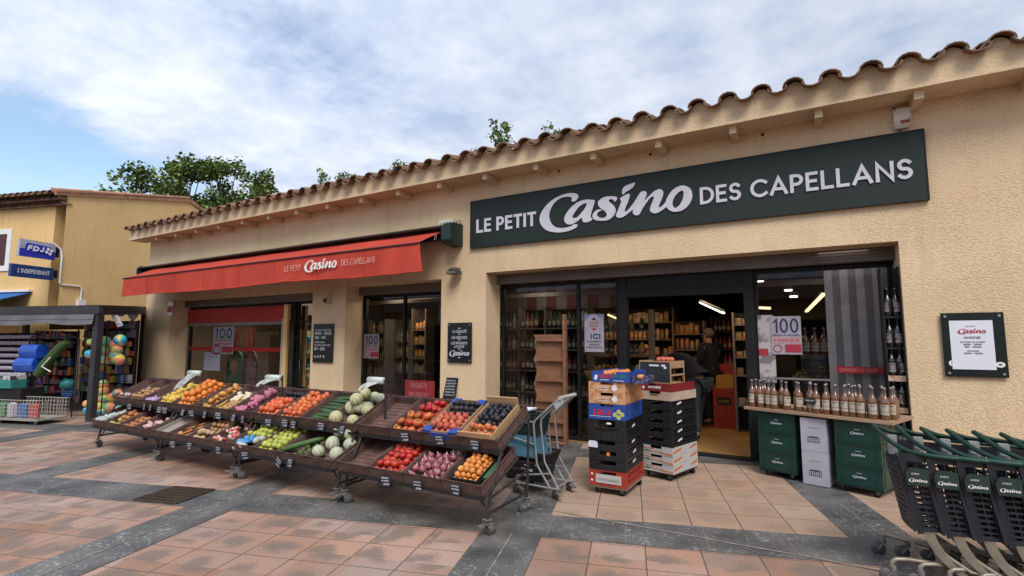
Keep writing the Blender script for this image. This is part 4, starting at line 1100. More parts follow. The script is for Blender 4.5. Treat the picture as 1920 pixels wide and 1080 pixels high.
# stand 1 upper
pile('garlic', F('U', 0, 0), A, B_, .02, .16, .028, 2, "pinkish garlic bulb heaped in the farthest upper basket", rf, 'up', drop=.2)
pile('bonion', F('U', 0, 1), A, B_, .02, .34, .031, 2, "small brown onion heaped beside the violet nets", rf, 'up', drop=.15)
pile('lemon', F('U', 0, 3), A, B_, .02, .50, .032, 2, "yellow lemon heaped next to the oranges", rf, drop=.1)
# stand 2 upper
pile('orange', F('U', 1, 0), A, B_, .02, .55, .041, 3, "bright orange in the tall heap of the second stand", rf, drop=.05)
pile('kiwi', F('U', 1, 1), A, .22, .02, .28, .027, 2, "brown kiwi beside the heap of oranges", rf, drop=.1)
pile('mango', F('U', 1, 1), .20, B_, .02, .52, .042, 2, "yellow orange mango behind the kiwis", rf, drop=.1)
for q in range(4): place('spud', F('U', 1, 1) @ Matrix.Translation((.09 + .03 * (q % 2), .33 + q * .05, .06)), "brown sweet potato lying behind the kiwis", "sweet potatoes behind the kiwis", rf, (0, 0, .5 + q * .3))
for q in range(14): place('banana', F('U', 1, 2) @ Matrix.Translation((.10 + rf.uniform(-.05, .22), .07 + (q // 4) * .05, .04 + (q % 3) * .02)), "spotted banana lying at the front of its basket", "bananas in the second stand", rf, (rf.uniform(-.3, .3), rf.uniform(-.2, .2), rf.uniform(.9, 1.9)))
pile('bonion', F('U', 1, 2), .2, B_, .03, .2, .028, 1, "small brown onion among the bananas", rf, 'up', z0=.05)
# stand 3 upper
pile('blood', F('U', 2, 0), A, B_, .02, .36, .036, 2, "reddish orange heaped in front of dark plums", rf, drop=.05)
pile('plum', F('U', 2, 0), A, B_, .38, .53, .028, 2, "dark plum at the back behind the reddish oranges", rf)
pile('clem', F('U', 2, 1), A, B_, .02, .54, .033, 2, "reddish clementine heaped beside the cucumbers", rf, drop=.05)
for q in range(15): place('cuke', F('U', 2, 2) @ Matrix.Translation((.19 + rf.uniform(-.02, .02), .04 + q * .034, .04 + (q % 2) * .015)), "dark green cucumber laid across its basket", "cucumbers laid across a basket", rf, (rf.uniform(0, 3), 0, rf.uniform(-.12, .12)))
pile('melon', F('U', 2, 3), A - .02, B_ + .01, .02, .34, .068, 1, "yellow striped melon in the lower half of the upper heap", rf, 'up')
pile('melons', F('U', 2, 3), A - .02, B_ + .01, .24, .56, .066, 1, "pale melon with a white sticker in the upper heap", rf, 'up', z0=.03)
pile('melon', F('U', 2, 3), .07, .33, .22, .5, .068, 1, "yellow striped melon lying on top of the upper heap", rf, 'up', z0=.12)
# stand 4 upper
pile('heir', F('U', 3, 1), A, B_, .02, .30, .042, 2, "orange red heirloom tomato next to the blue box", rf, 'up', drop=.08)
pile('tom', F('U', 3, 1), A + .06, B_, .30, .54, .037, 2, "bright red tomato behind the heirloom tomatoes", rf, 'up', drop=.15)
# stand 1 lower
pile('apple', F('L', 0, 1), A, B_, .02, .2, .034, 1, "green apple in the farthest lower row", rf, 'up', drop=.3)
pile('rapple', F('L', 0, 1), .1, B_, .1, .4, .034, 2, "red apple behind the green apples of the farthest lower row", rf, 'up', drop=.4)
pile('rapple', F('L', 0, 2), A, B_, .02, .3, .034, 1, "red apple in the farthest stand next to the pinkish packs", rf, 'up', drop=.1)
# stand 2 lower
for q in range(9): place('carrot', F('L', 1, 1) @ Matrix.Translation((.12 + (q % 3) * .07, .10 + (q // 3) * .09, .05 + (q % 2) * .02)), "bunched carrot with green tops in the lower row", "carrots of the second stand", rf, (rf.uniform(0, 2), -.1, rf.uniform(.5, 1.1)))
pile('mango', F('L', 1, 1), A, .16, .02, .12, .04, 1, "mango lying in front of the carrots", rf)
pile('potato', F('L', 1, 2), A, B_, .02, .22, .036, 2, "pale potato heaped in front of the brown onions", rf, 'up', drop=.1)
pile('bonion', F('L', 1, 2), A, B_, .24, .5, .031, 2, "brown onion at the back behind the pale potatoes", rf, 'up')
# stand 3 lower
pile('apple', F('L', 2, 0), .02, B_, .14, .50, .034, 2, "green apple heaped in the blue film bags", rf, 'up', z0=.035, drop=.2)
pile('apple', F('L', 2, 1), A, B_, .02, .55, .034, 2, "yellow green apple heaped between blue film and courgette", rf, 'up', drop=.05)
place('bigc', F('L', 2, 2) @ Matrix.Translation((.16, .2, .085)), "long green courgette lying over the limes", None, rf, (0, 0, .75))
pile('lime', F('L', 2, 2), .16, B_, .02, .4, .028, 1, "dark green lime under the long courgette", rf)
pile('bmelon', F('L', 2, 3), A - .02, B_ + .02, .02, .54, .076, 1, "big melon in the bottom layer of the lower heap", rf, 'up')
pile('bmelon', F('L', 2, 3), .05, .36, .24, .5, .070, 1, "big melon on top of the lower heap", rf, 'up', z0=.095)
# stand 4 lower
pile('tom', F('L', 3, 1), A, B_, .02, .55, .036, 2, "red tomato in the lower basket of the nearest stand", rf, 'up', drop=.1)
pile('ronion', F('L', 3, 2), A, B_, .02, .36, .034, 2, "shiny red onion in the lower basket of the nearest stand", rf, 'up', drop=.08)
pile('garlic', F('L', 3, 2), .22, B_, .34, .5, .028, 2, "garlic bulb behind the red onions", rf, 'up')
# --- nets and bags
def blob(name, label, cat, fr, u, w_, z, size, mat, rnd, group=None, lumps=9, lr=.03, neck=True):
    t = MB()
    core = fr @ Matrix.Translation((u, w_, z))
    for q in range(lumps):
        p = core @ Vector((rnd.uniform(-1, 1) * size[0], rnd.uniform(-1, 1) * size[1], rnd.uniform(-.4, .9) * size[2]))
        t.sphere(p, lr * rnd.uniform(.85, 1.2), 8, 6)
    t.sphere(core.to_translation(), (size[0] * 1.05, size[1] * 1.05, size[2]), 10, 7)
    if neck and rnd.random() < .0:
        a = core @ Vector((0, size[1], size[2] * .8)); b = core @ Vector((rnd.uniform(-.02, .02), size[1] + .03, size[2] + .05))
        t.tube([a, (a + b) / 2, b, b + Vector((.012, .01, .012))], [.014, .006, .006, .016], 7)
    return tag(t.build(name, mat), label, cat, group)
NETM = M("magenta_net", (0.40, 0.08, 0.22), .5, (0.58, 0.24, 0.26), scale=70, bump=.5, bscale=160)
NETV = M("violet_net", (0.40, 0.24, 0.48), .5, (0.5, 0.36, 0.5), scale=60, bump=.5, bscale=160)
NETW = M("pale_net", (0.62, 0.52, 0.34), .5, (0.72, 0.66, 0.55), scale=30, bump=.4, bscale=120)
NETR = M("red_net_bag", (0.42, 0.03, 0.03), .45, (0.62, 0.5, 0.42), scale=24, bump=.4, bscale=120, lo=.45, hi=.55)
FILMB = M("blue_printed_film", (0.03, 0.19, 0.48), .25, (0.10, 0.34, 0.60), scale=20, bump=.4, bscale=40)
FILMW = M("milky_plastic_film", (0.46, 0.48, 0.46), .25, (0.30, 0.32, 0.30), scale=16, bump=.5, bscale=40)
for q in range(4): blob("garlic_net", "violet net of garlic at the front of the farthest stand", "net bag", F('U', 0, 2), .08 + .07 * q, .06 + .03 * (q % 2), .05, (.03, .035, .03), NETV, rf, "violet nets", 7, .02)
for q in range(4): blob("onion_net", "magenta net of shallots, one of the heap beside the bag roll", "net bag", F('U', 1, 3), .14 + .05 * (q % 2), .07 + q * .12, .07, (.07, .06, .035), NETM, rf, "magenta nets", 13, .024)
for q in range(5): blob("garlic_net", "pale yellowish net bag behind the bananas", "net bag", F('U', 1, 2), .14 + .09 * (q % 3), .24 + .07 * (q // 2), .06, (.04, .045, .04), NETW, rf, "pale nets behind the bananas", 9, .024)
for q in range(5): blob("onion_net", "red and white net of onions in the lower row of the second stand", "net bag", F('L', 1, 3), .11 + .14 * (q % 2), .08 + .09 * q, .06, (.07, .045, .032), NETR, rf, "red and white onion nets", 11, .024)
for q in range(3): blob("potato_bag", "milky plastic bag with pale contents in the farthest lower row", "plastic bag", F('L', 0, 0), .10 + .08 * q, .10 + .10 * q, .05, (.07, .06, .035), FILMW, rf, "milky bags in the farthest lower row", 8, .03)
for q in range(3): blob("produce_pack", "pinkish wrapped pack at the right end of the farthest lower row", "pack", F('L', 0, 3), .10 + .08 * q, .12 + .10 * q, .05, (.07, .05, .03), M("pinkish_film", (.62, .42, .42), .3, (.5, .25, .25), scale=25), rf, "pinkish packs", 7, .022)
for q, (u, w_) in enumerate(((.10, .12), (.26, .20), (.12, .42), (.30, .44))):
    blob("fruit_bag", "blue printed film bag of apples in the lower row of the third stand", "plastic bag", F('L', 2, 0), u, w_, .07, (.085, .06, .028), FILMB if q % 2 == 0 else FILMW, rf, "blue film bags", 9, .03)
blob("produce_bag", "clear bag of pale potatoes at the front of the third stand's lower row", "plastic bag", F('L', 2, 0), .1, .05, .05, (.09, .04, .03), FILMW, rf, None, 10, .03)
# grey liner
mb = MB(); mb.T = F('L', 1, 0); mb.box(.03, .37, .03, .53, .03, .045); mb.box(.03, .05, .03, .53, .045, .085)
tag(mb.build("cardboard_liner", M("grey_cardboard", (.32, .28, .24), .9, (.25, .22, .19))), "grey cardboard liner lying in the first lower basket of the second stand", "cardboard")
# --- boxes standing in the baskets of the nearest stand
def openbox(name, label, fr, u0, u1, w0, w1, z0, z1, mat, t=.008, flaps=None, handle=False, inner=None):
    mb = MB(); mb.T = fr
    mb.box(u0, u1, w0, w1, z0, z0 + t)
    mb.box(u0, u0 + t, w0, w1, z0 + t, z1); mb.box(u1 - t, u1, w0, w1, z0 + t, z1)
    mb.box(u0 + t, u1 - t, w0, w0 + t, z0 + t, z1); mb.box(u0 + t, u1 - t, w1 - t, w1, z0 + t, z1)
    return mb
BLUEC = M("blue_printed_cardboard", (0.025, 0.08, 0.36), .5, (0.02, 0.06, 0.28))
KRAFT = M("kraft_cardboard", (0.40, 0.25, 0.13), .85, (0.34, 0.21, 0.11))
PINE = M("raw_poplar_wood", (0.52, 0.34, 0.18), .7, (0.42, 0.26, 0.13), scale=5, stretch=(1, 6, 6))
BLKB = M("black_card", (0.02, 0.02, 0.02), .6)
t = thing("peach_box", "blue cardboard box of peaches and dark plums in the nearest stand", "cardboard box", F('U', 3, 2) @ Vector((.2, .28, .015)), (UP['a'], 0, 0))
openbox("", "", F('U', 3, 2), .02, .385, .012, .55, .02, .115, KRAFT).build("tray", KRAFT, t)
for (ua, wa) in ((.012, .004), (.30, .004), (.012, .48), (.30, .48)):
    mb = MB(); mb.T = F('U', 3, 2); mb.box(ua, ua + .09, wa, wa + .075, .1155, .122); mb.box(ua, ua + .09, wa if wa < .1 else wa + .075, (wa + .006) if wa < .1 else wa + .081, .06, .115); mb.build("corner_flap", BLUEC, t)
mb = MB(); mb.T = F('U', 3, 2); mb.box(.09, .31, -.001, .011, .05, .10); mb.build("printed_edge", BLUEC, t)
pile('peach', F('U', 3, 2), .03, .37, .03, .32, .031, 2, "small red peach in the front of the blue box", rf, z0=.05)
pile('plum', F('U', 3, 2), .03, .37, .34, .53, .027, 2, "dark plum in the back of the blue box", rf, z0=.05)
t = thing("wooden_fruit_crate", "pale wooden crate of nectarines and plums at the right end of the nearest stand", "crate", F('U', 3, 3) @ Vector((.2, .28, .015)), (UP['a'], 0, 0))
mb = MB(); mb.T = F('U', 3, 3); mb.box(.01, .33, .01, .55, .03, .036); mb.box(.01, .018, .02, .54, .04, .115); mb.box(.322, .33, .02, .54, .04, .115); mb.build("tray", PINE, t)
for wa in (.0, .53):
    mb = MB(); mb.T = F('U', 3, 3); h1 = .125 if wa < .1 else .16
    mb.box(.005, .335, wa, wa + .014, .09 if wa < .1 else .115, h1 + .02); mb.box(.005, .10, wa, wa + .014, .04, .09 if wa < .1 else .115); mb.box(.24, .335, wa, wa + .014, .04, .09 if wa < .1 else .115)
    mb.build("end_board", PINE, t)
pile('nect', F('U', 3, 3), .025, .315, .03, .20, .033, 2, "shiny red nectarine in the front of the wooden crate", rf, z0=.055)
pile('plum', F('U', 3, 3), .025, .315, .22, .53, .027, 2, "dark plum in the back of the wooden crate", rf, z0=.055)
pile('plum', F('U', 3, 3), .345, .395, .05, .5, .025, 1, "dark plum rolled beside the wooden crate", rf, z0=.02)
t = thing("apricot_box", "black cardboard box of apricots with pale open flaps in the nearest lower basket", "cardboard box", F('L', 3, 3) @ Vector((.2, .28, .015)), (LO['a'], 0, 0))
openbox("", "", F('L', 3, 3), .06, .33, .04, .42, .02, .10, BLKB).build("tray", BLKB, t)
mb = MB(); mb.T = F('L', 3, 3); mb.box(.07, .32, .425, .433, .02, .20); mb.build("back_panel", KRAFT, t)
for ua in (.07, .29):
    mb = MB(); mb.T = F('L', 3, 3) @ Matrix.Translation((ua, .41, .10)) @ Matrix.Rotation(R(-20), 4, 'X') @ Matrix.Rotation(R(15), 4, 'Z'); mb.box(0, .07, 0, .006, 0, .13); mb.build("flap", M("pale_card", (.6, .52, .42), .8), t)
pile('apric', F('L', 3, 3), .07, .32, .05, .40, .025, 3, "orange apricot in the black box", rf, z0=.04)
t = MB(); t.T = F('L', 3, 3); t.box(.355, .39, .10, .34, .02, .10); tag(t.build("green_carton", M("green_card", (.03, .12, .05), .6)), "slim dark green carton wedged beside the apricot box", "carton")
# --- price tags
TAGC = M("tag_black", (0.022, 0.025, 0.032), .35)
tb = MB(); 
def rbox(mb, w_, h_, d, r=.006):
    pts = arc(w_ - r, h_ - r, r, r, 0, 90, 3) + arc(-w_ + r, h_ - r, r, r, 90, 180, 3) + arc(-w_ + r, -h_ + r, r, r, 180, 270, 3) + arc(w_ - r, -h_ + r, r, r, 270, 360, 3)
    mb.poly([pts], d)
tagp = None; TT = None
def price(px, py, Y, what, tilt=0.0, w_=.052):
    global tagp, TT
    p = PY(px, py, Y - .035)
    r2 = random.Random(int(px * 7 + py))
    lab = "small black price tag written in white, %s" % what
    rot = (R(-12) + r2.uniform(-.1, .1), tilt + r2.uniform(-.06, .06), r2.uniform(-.25, .25))
    t = thing("price_tag", lab, "price tag", p, rot, "black price tags clipped along the fruit stands")
    mb = MB(); rbox(mb, w_, .044, .003); mb.build("board", TAGC, t, local=True)
    mb = MB(); mb.T = Matrix.Translation((0, -.0012, 0))
    scribble(mb, -w_ * .8, w_ * .6, .018, .014, r2, th=.003); scribble(mb, -w_ * .7, w_ * .7, -.003, .011, r2, th=.0026)
    scribble(mb, -w_ * .2, w_ * .8, -.034, .017, r2, th=.004)
    mb.build("writing", LETTER, t, local=True)
for a in ((242, 762, "below the garlic"), (270, 763, "below the brown onions"), (281, 764, "between onions and violet nets"), (298, 768, "left below the lemons"), (308, 769, "right below the lemons"),
          (342, 773, "below the oranges"), (358, 775, "below the kiwis"), (383, 777, "below the mangoes"), (408, 779, "below the bananas"), (437, 783, "below the pale nets"), (454, 786, "below the magenta nets"),
          (502, 792, "below the reddish oranges"), (533, 793, "left below the clementines"), (549, 796, "right below the clementines"), (601, 799, "below the cucumbers"), (640, 805, "below the striped melons"),
          (758, 819, "below the heirloom tomatoes"), (823, 825, "below the peach box"), (889, 834, "below the wooden nectarine crate")):
    price(a[0], a[1], UP['y'], a[2])
for a in ((323, 833, "below the carrots", 0), (354, 836, "below the pale potatoes", 0), (408, 844, "below the onion nets", 0), (458, 854, "below the blue bags", 0), (521, 866, "tilted below the green apples", .6), (543, 868, "below the courgette", 0),
          (722, 902, "below the red tomatoes", 0), (782, 910, "below the red onions", 0), (853, 918, "below the apricot box", 0)):
    price(a[0], a[1], LO['y'], a[2], a[3], .05)
# --- bag rolls on posts
for q, (xa, xb, zc, wh) in enumerate(((-7.40, -7.13, 1.09, "farthest"), (-5.70, -5.45, 1.09, "middle"), (-4.01, -3.80, 1.125, "nearest"))):
    t = thing("bag_roll_stand", "roll of clear produce bags on a black post, the %s of three" % wh, "bag roll", (xb, 3.95, .8), group="bag rolls above the fruit stands")
    mb = MB(); mb.tube([(xb + .01, 3.97, .70), (xb + .01, 3.97, zc + .03)], .011, 8); mb.tube([(xa - .02, 3.95, zc), (xb + .02, 3.95, zc)], .006, 6); mb.build("post", PIPE, t)
    mb = MB(); mb.T = Matrix.Translation((0, 3.95, zc)) @ Matrix.Rotation(R(90), 4, 'Y')
    mb.lathe([(.012, xa), (.036, xa), (.037, (xa + xb) / 2), (.036, xb), (.012, xb)], n=16); mb.build("roll", M("film_roll", (.55, .60, .56), .3, (.42, .50, .46), scale=20, stretch=(1, 8, 8)), t)
    mb = MB(); r2 = random.Random(q); vs = []; ww = .20 if q == 0 else .07
    for a in range(7):
        f = a / 6
        for b in range(5):
            u = b / 4
            vs.append((xa + .02 + (u) * (xb - xa - .04) * (1 - f * .35) - f * (.14 if q == 0 else .03), 3.915 - f * (.10) + .012 * math.sin(u * 9 + a), zc - .01 - f * ww + .02 * math.sin(u * 5 + f * 4) * f))
    for a in range(6):
        for b in range(4): mb.add([vs[a * 5 + b], vs[a * 5 + b + 1], vs[a * 5 + 6 + b], vs[a * 5 + 5 + b]], [(0, 1, 2, 3)])
    mb.build("loose_bag", FILMW, t, smooth=True)
# ============================================================ crate stacks by the door
BLKP = M("black_crate_plastic", (0.014, 0.014, 0.015), 0.38, (0.022, 0.022, 0.024), scale=8, spec=.5)
REDP = M("red_crate_plastic", (0.40, 0.05, 0.03), 0.45, (0.33, 0.04, 0.025), scale=8)
ORGC = M("orange_printed_card", (0.55, 0.30, 0.15), .6, (0.42, 0.17, 0.06), scale=14, lo=.5, hi=.56)
WHTC = M("white_printed_card", (0.50, 0.49, 0.48), .6, (0.44, 0.43, 0.42))
GRNP = M("dark_green_crate_plastic", (0.004, 0.036, 0.028), 0.4, (0.006, 0.045, 0.035), scale=6, spec=.5)
def local_T(o): return WM[o.name]
def card_box(name, label, loc, rot, w_, l_, h_, mat, marks=None, group=None, hole=True, flap=False):
    """open fruit carton: notched long front and ends"""
    t = thing(name, label, "box", loc, rot, group)
    mb = MB(); s_ = .006
    mb.box(0, w_, 0, l_, 0, s_)
    for y in (0, l_ - s_):
        # end panels with a hand hole shown as a real notch
        if hole: 
            mb.box(0, w_, y, y + s_, s_, h_ - .028); mb.box(0, w_ * .33, y, y + s_, h_ - .028, h_); mb.box(w_ * .67, w_, y, y + s_, h_ - .028, h_)
        else: mb.box(0, w_, y, y + s_, s_, h_)
    for x in (0, w_ - s_): mb.box(x, x + s_, s_, l_ - s_, s_, h_)
    mb.build("carton", mat, t, local=True)
    if marks:
        for nm_, mt, fn in marks:
            mb = MB(); mb.T = Matrix.Translation((0, -.0025, 0)); fn(mb); mb.build(nm_, mt, t, local=True)
    return t
def rect(mb, x0, x1, z0, z1, y=0): mb.add([(x0, y, z0), (x1, y, z0), (x1, y, z1), (x0, y, z1)], [(0, 1, 2, 3)])
def disc(mb, x, z, r, y=0, n=12): mb.add([(x + r * math.cos(2 * math.pi * i / n), y, z + r * math.sin(2 * math.pi * i / n)) for i in range(n)], [tuple(range(n))])
def plastic_crate(name, label, loc, rot, w_, l_, h_, mat, group=None, style='fruit', bits=None):
    t = thing(name, label, "crate", loc, rot, group)
    mb = MB(); s_ = .01
    mb.box(.008, w_ - .008, .008, l_ - .008, 0, s_)
    if style == 'fruit':
        for (a0, a1, b0, b1) in ((0, w_, 0, s_), (0, w_, l_ - s_, l_)):
            mb.box(a0 + .006, a1 - .006, b0 + .003, b1 - .003, s_, h_ * .52)
            mb.box(a0 + .006, a0 + w_ * .28, b0 + .003, b1 - .003, h_ * .52, h_ - .012); mb.box(a1 - w_ * .28, a1 - .006, b0 + .003, b1 - .003, h_ * .52, h_ - .012)
            mb.box(a0, a1, b0, b1, h_ - .012, h_ - .002)
            y_ = b0 - .004 if b0 == 0 else b1
            for k in range(7): mb.box(a0 + .03 + k * (w_ - .07) / 6, a0 + .038 + k * (w_ - .07) / 6, y_, y_ + .004, .012, h_ * .5)
            mb.box(a0, a1, y_, y_ + .0035, 0.001, .012)
        for x in (0, w_ - s_):
            mb.box(x + .003, x + s_ - .003, s_, l_ - s_, s_, .03); mb.box(x, x + s_, s_, l_ - s_, h_ - .014, h_ - .003)
            for k in range(13): mb.box(x + .002, x + s_ - .002, .02 + k * (l_ - .05) / 12, .032 + k * (l_ - .05) / 12, .03, h_ - .014)
            mb.box(x + .0025, x + s_ - .0025, s_, l_ - s_, h_ * .5, h_ * .5 + .01)
        for x in (0, w_ - .022):
            for y in (0, l_ - .022): mb.box(x - .002, x + .024, y - .002, y + .024, .002, h_ - .001)
    else:
        g = .006
        mb.box(g, w_ - g, g, g + .006, s_, h_ - .02); mb.box(g, w_ - g, l_ - g - .006, l_ - g, s_, h_ - .02)
        mb.box(g, g + .006, g + .006, l_ - g - .006, s_, h_ - .02); mb.box(w_ - g - .006, w_ - g, g + .006, l_ - g - .006, s_, h_ - .02)
        for (a0, a1, b0, b1) in ((0, w_, 0, .014), (0, w_, l_ - .014, l_), (0, .014, .014, l_ - .014), (w_ - .014, w_, .014, l_ - .014)):
            mb.box(a0, a1, b0, b1, h_ - .019, h_ - .002); mb.box(a0 + .001, a1 - .001, b0 + .001, b1 - .001, h_ - .038, h_ - .030)
        for x in (.05, w_ - .06):
            mb.box(x, x + .010, 0.001, g, .008, h_ - .04)
        for y in (.06, l_ * .5, l_ - .07):
            mb.box(w_ - g, w_ - .001, y, y + .01, .008, h_ - .04)
        mb.box(.001, w_ - .001, .001, .006, 0.001, .012)
    mb.build("shell", mat, t, local=True)
    for nm_, mt, fn in (bits or []):
        mb = MB(); mb.T = Matrix.Translation((0, -.0055, 0)); fn(mb); mb.build(nm_, mt, t, local=True)
    return t
def dolly(name, label, loc, rot, w_, l_, mat, h_=.09, r=.035, group=None):
    t = thing(name, label, "dolly", loc, rot, group)
    mb = MB(); mb.box(.0, w_, .0, l_, h_ - .018, h_); mb.build("deck", mat, t, local=True)
    for q, (x, y) in enumerate(((.05, .05), (w_ - .05, .05), (.05, l_ - .05), (w_ - .05, l_ - .05))):
        T = Matrix.Translation((x, y, 0)) @ Matrix.Rotation((q * 1.3 + .4), 4, 'Z')
        mb = MB(); mb.T = T; mb.box(-.018, .018, -.02, .02, h_ - .026, h_ - .0185)
        for s_ in (-1, 1): mb.bar((s_ * .017, 0, h_ - .026), (s_ * .017, .02, r), .004, .03, (0, 1, 0))
        c = mb.build("caster", CAST, t, local=True)
        mb = MB(); mb.T = T @ Matrix.Translation((0, .02, r)) @ Matrix.Rotation(R(90), 4, 'Y')
        mb.lathe([(r * .35, -.012), (r, -.010), (r, .010), (r * .35, .012)], n=14); mb.build("wheel", BLACK, c, local=True)
    return t
W_, L_ = .39, .585
X0, Y0 = -2.005, 5.05
dolly("crate_dolly", "small wheeled base under the left stack of fruit crates", (X0 + .005, Y0 + .005, 0), 0, .38, .575, M("pale_plywood", (.30, .24, .17), .7), .085)
def lab_white(mb): rect(mb, .05, .31, .045, .115)
c = plastic_crate("fruit_crate", "red plastic crate at the bottom of the left crate stack", (X0, Y0, .086), 0, W_, L_, .155, REDP)
mb = MB(); mb.T = Matrix.Translation((0, -.0065, 0)); rect(mb, .07, .335, .03, .115); mb.build("white_label", WHTC, c, local=True)
mb = MB(); mb.T = Matrix.Translation((0, -.0078, 0)); 
r2 = random.Random(1); scribble(mb, .09, .30, .05, .03, r2, th=.004); mb.build("label_print", MATS["dark_grey_metal"], c, local=True)
mb = MB(); mb.T = Matrix.Translation((0, -.0065, 0)); disc(mb, .03, .11, .012); disc(mb, .03, .05, .012); mb.build("white_dots", WHITE, c, local=True)
zc = .242
CR = [("black plastic crate just above the red crate of the left stack", .10), ("black crate with something orange in its handle, left stack", .095), ("black crate with a torn white label on its corner, left stack", .10), ("tall black crate under the blue lemon box, left stack", .205)]
lg = [None, ("orange_bit", skin("x_or", (.8, .3, .03), (.7, .2, .02)), lambda m: disc(m, .20, .062, .02)), ("torn_label", PAPER, lambda m: (rect(m, .0, .10, .02, .075), rect(m, .01, .085, .075, .085))), None]
for k, (lb, hh) in enumerate(CR):
    ox, oy = ((.0, .0), (.006, -.004), (-.006, .003), (.0, .0))[k]
    c = plastic_crate("fruit_crate", lb, (X0 + ox, Y0 + oy, zc), 0, W_, L_, hh + .004, BLKP, bits=[lg[k]] if lg[k] else None)
    if k == 3:
        mb = MB(); mb.tube([(.06, -.012, .14), (.12, -.014, .125), (.2, -.014, .12), (.27, -.014, .125), (.33, -.012, .14)], .006, 6); mb.build("moulded_handle", BLKP, c, local=True)
        mb = MB(); mb.sphere((.215, -.002, .165), (.03, .012, .013), 8, 6); mb.build("pale_produce", skin("x_pale", (.7, .68, .5), (.6, .58, .4)), c, local=True)
    for zt in (.5,):   # white stickers on the side
        mb = MB(); zz_ = hh * .55; mb.add([(W_ + .003, .20, zz_), (W_ + .003, .30, zz_ + .012), (W_ + .003, .30, zz_ + .035), (W_ + .003, .20, zz_ + .023)], [(0, 1, 2, 3)]); mb.build("side_label", PAPER, c, local=True)
    zc += hh
YELF = skin("x_lem", (.62, .62, .16), (.5, .5, .1), rand=0)
card_box("fruit_box", "blue lemon box with red lettering above the black crates", (X0 + .003, Y0 - .003, zc), 0, .39, .58, .155, BLUEC,
    marks=[("red_lettering", M("bright_red_print", (.60, .03, .02), .5), lambda m: text(m, "LULU", .055, .045, .055, wt=.36, width=.185)), ("thin_line", WHITE, lambda m: rect(m, .01, .24, .028, .032)),
           ("fruit_print", YELF, lambda m: [disc(m, x, z, .023, y=-.0004 * i) for i, (x, z) in enumerate(((.28, .055), (.32, .085), (.355, .06), (.318, .03)))])])
mb = MB(); 
for q in range(3): mb.sphere((X0 + .15 + q * .05, Y0 + .1, zc + .13), (.03, .03, .025), 8, 6)
tag(mb.build("wrapped_fruit", M("white_tissue", (.7, .7, .68), .7)), "white wrapped fruit poking out of the lower blue lemon box", "fruit")
zc += .157
for q in range(2):
    card_box("fruit_box", ["orange patterned fruit box, lower of the two in the left stack", "orange patterned fruit box, upper of the two in the left stack"][q], (X0 + .008, Y0 - .006, zc), 0, .385, .575, .108, ORGC,
        marks=[("round_badge", PAPER, lambda m: disc(m, .275, .05, .030, n=16)), ("script_lines", WHITE, lambda m: (scribble(m, .09, .22, .045, .02, random.Random(4), th=.004), scribble(m, .10, .23, .018, .018, random.Random(6), th=.004)))], group="orange patterned boxes")
    zc += .110
card_box("fruit_box", "blue box with red and green lettering on top of the left stack", (X0 + .05, Y0 - .01, zc), R(-2), .385, .56, .105, BLUEC,
    marks=[("red_lettering", MATS["bright_red_print"], lambda m: text(m, "LULU", .085, .04, .040, wt=.36, width=.13)), ("green_lettering", M("green_print", (.05, .30, .10), .5), lambda m: text(m, "NATURE", .222, .044, .036, wt=.2, width=.14)),
           ("white_lines", WHITE, lambda m: (rect(m, .085, .18, .018, .024), rect(m, .23, .34, .012, .018), disc(m, .045, .055, .016, y=-.0002), disc(m, .038, .035, .018, y=-.0006)))])
mb = MB(); 
for q in range(8): mb.sphere((X0 + .16 + (q % 2) * .1, Y0 + .08 + q * .06, zc + .075), (.038, .036, .034), 8, 6)
tag(mb.build("oranges_in_box", skin("x_or", (.8, .3, .03), (.7, .2, .02))), "oranges filling the topmost blue box of the left stack", "oranges", kind='stuff')
TOPL = zc
card_box("small_box", "little dark box with an orange inside beside the topmost blue box", (X0 + .445, Y0 + .05, zc - .01), 0, .16, .25, .075, M("dark_printed_card", (.03, .03, .09), .5, (.15, .12, .2), scale=30, lo=.5, hi=.55))
mb = MB(); mb.sphere((X0 + .525, Y0 + .1, zc + .05), (.045, .04, .03), 10, 7); tag(mb.build("orange_in_small_box", skin("x_or", (.8, .3, .03), (.7, .2, .02))), "single orange in the little dark box of the left stack", "orange")

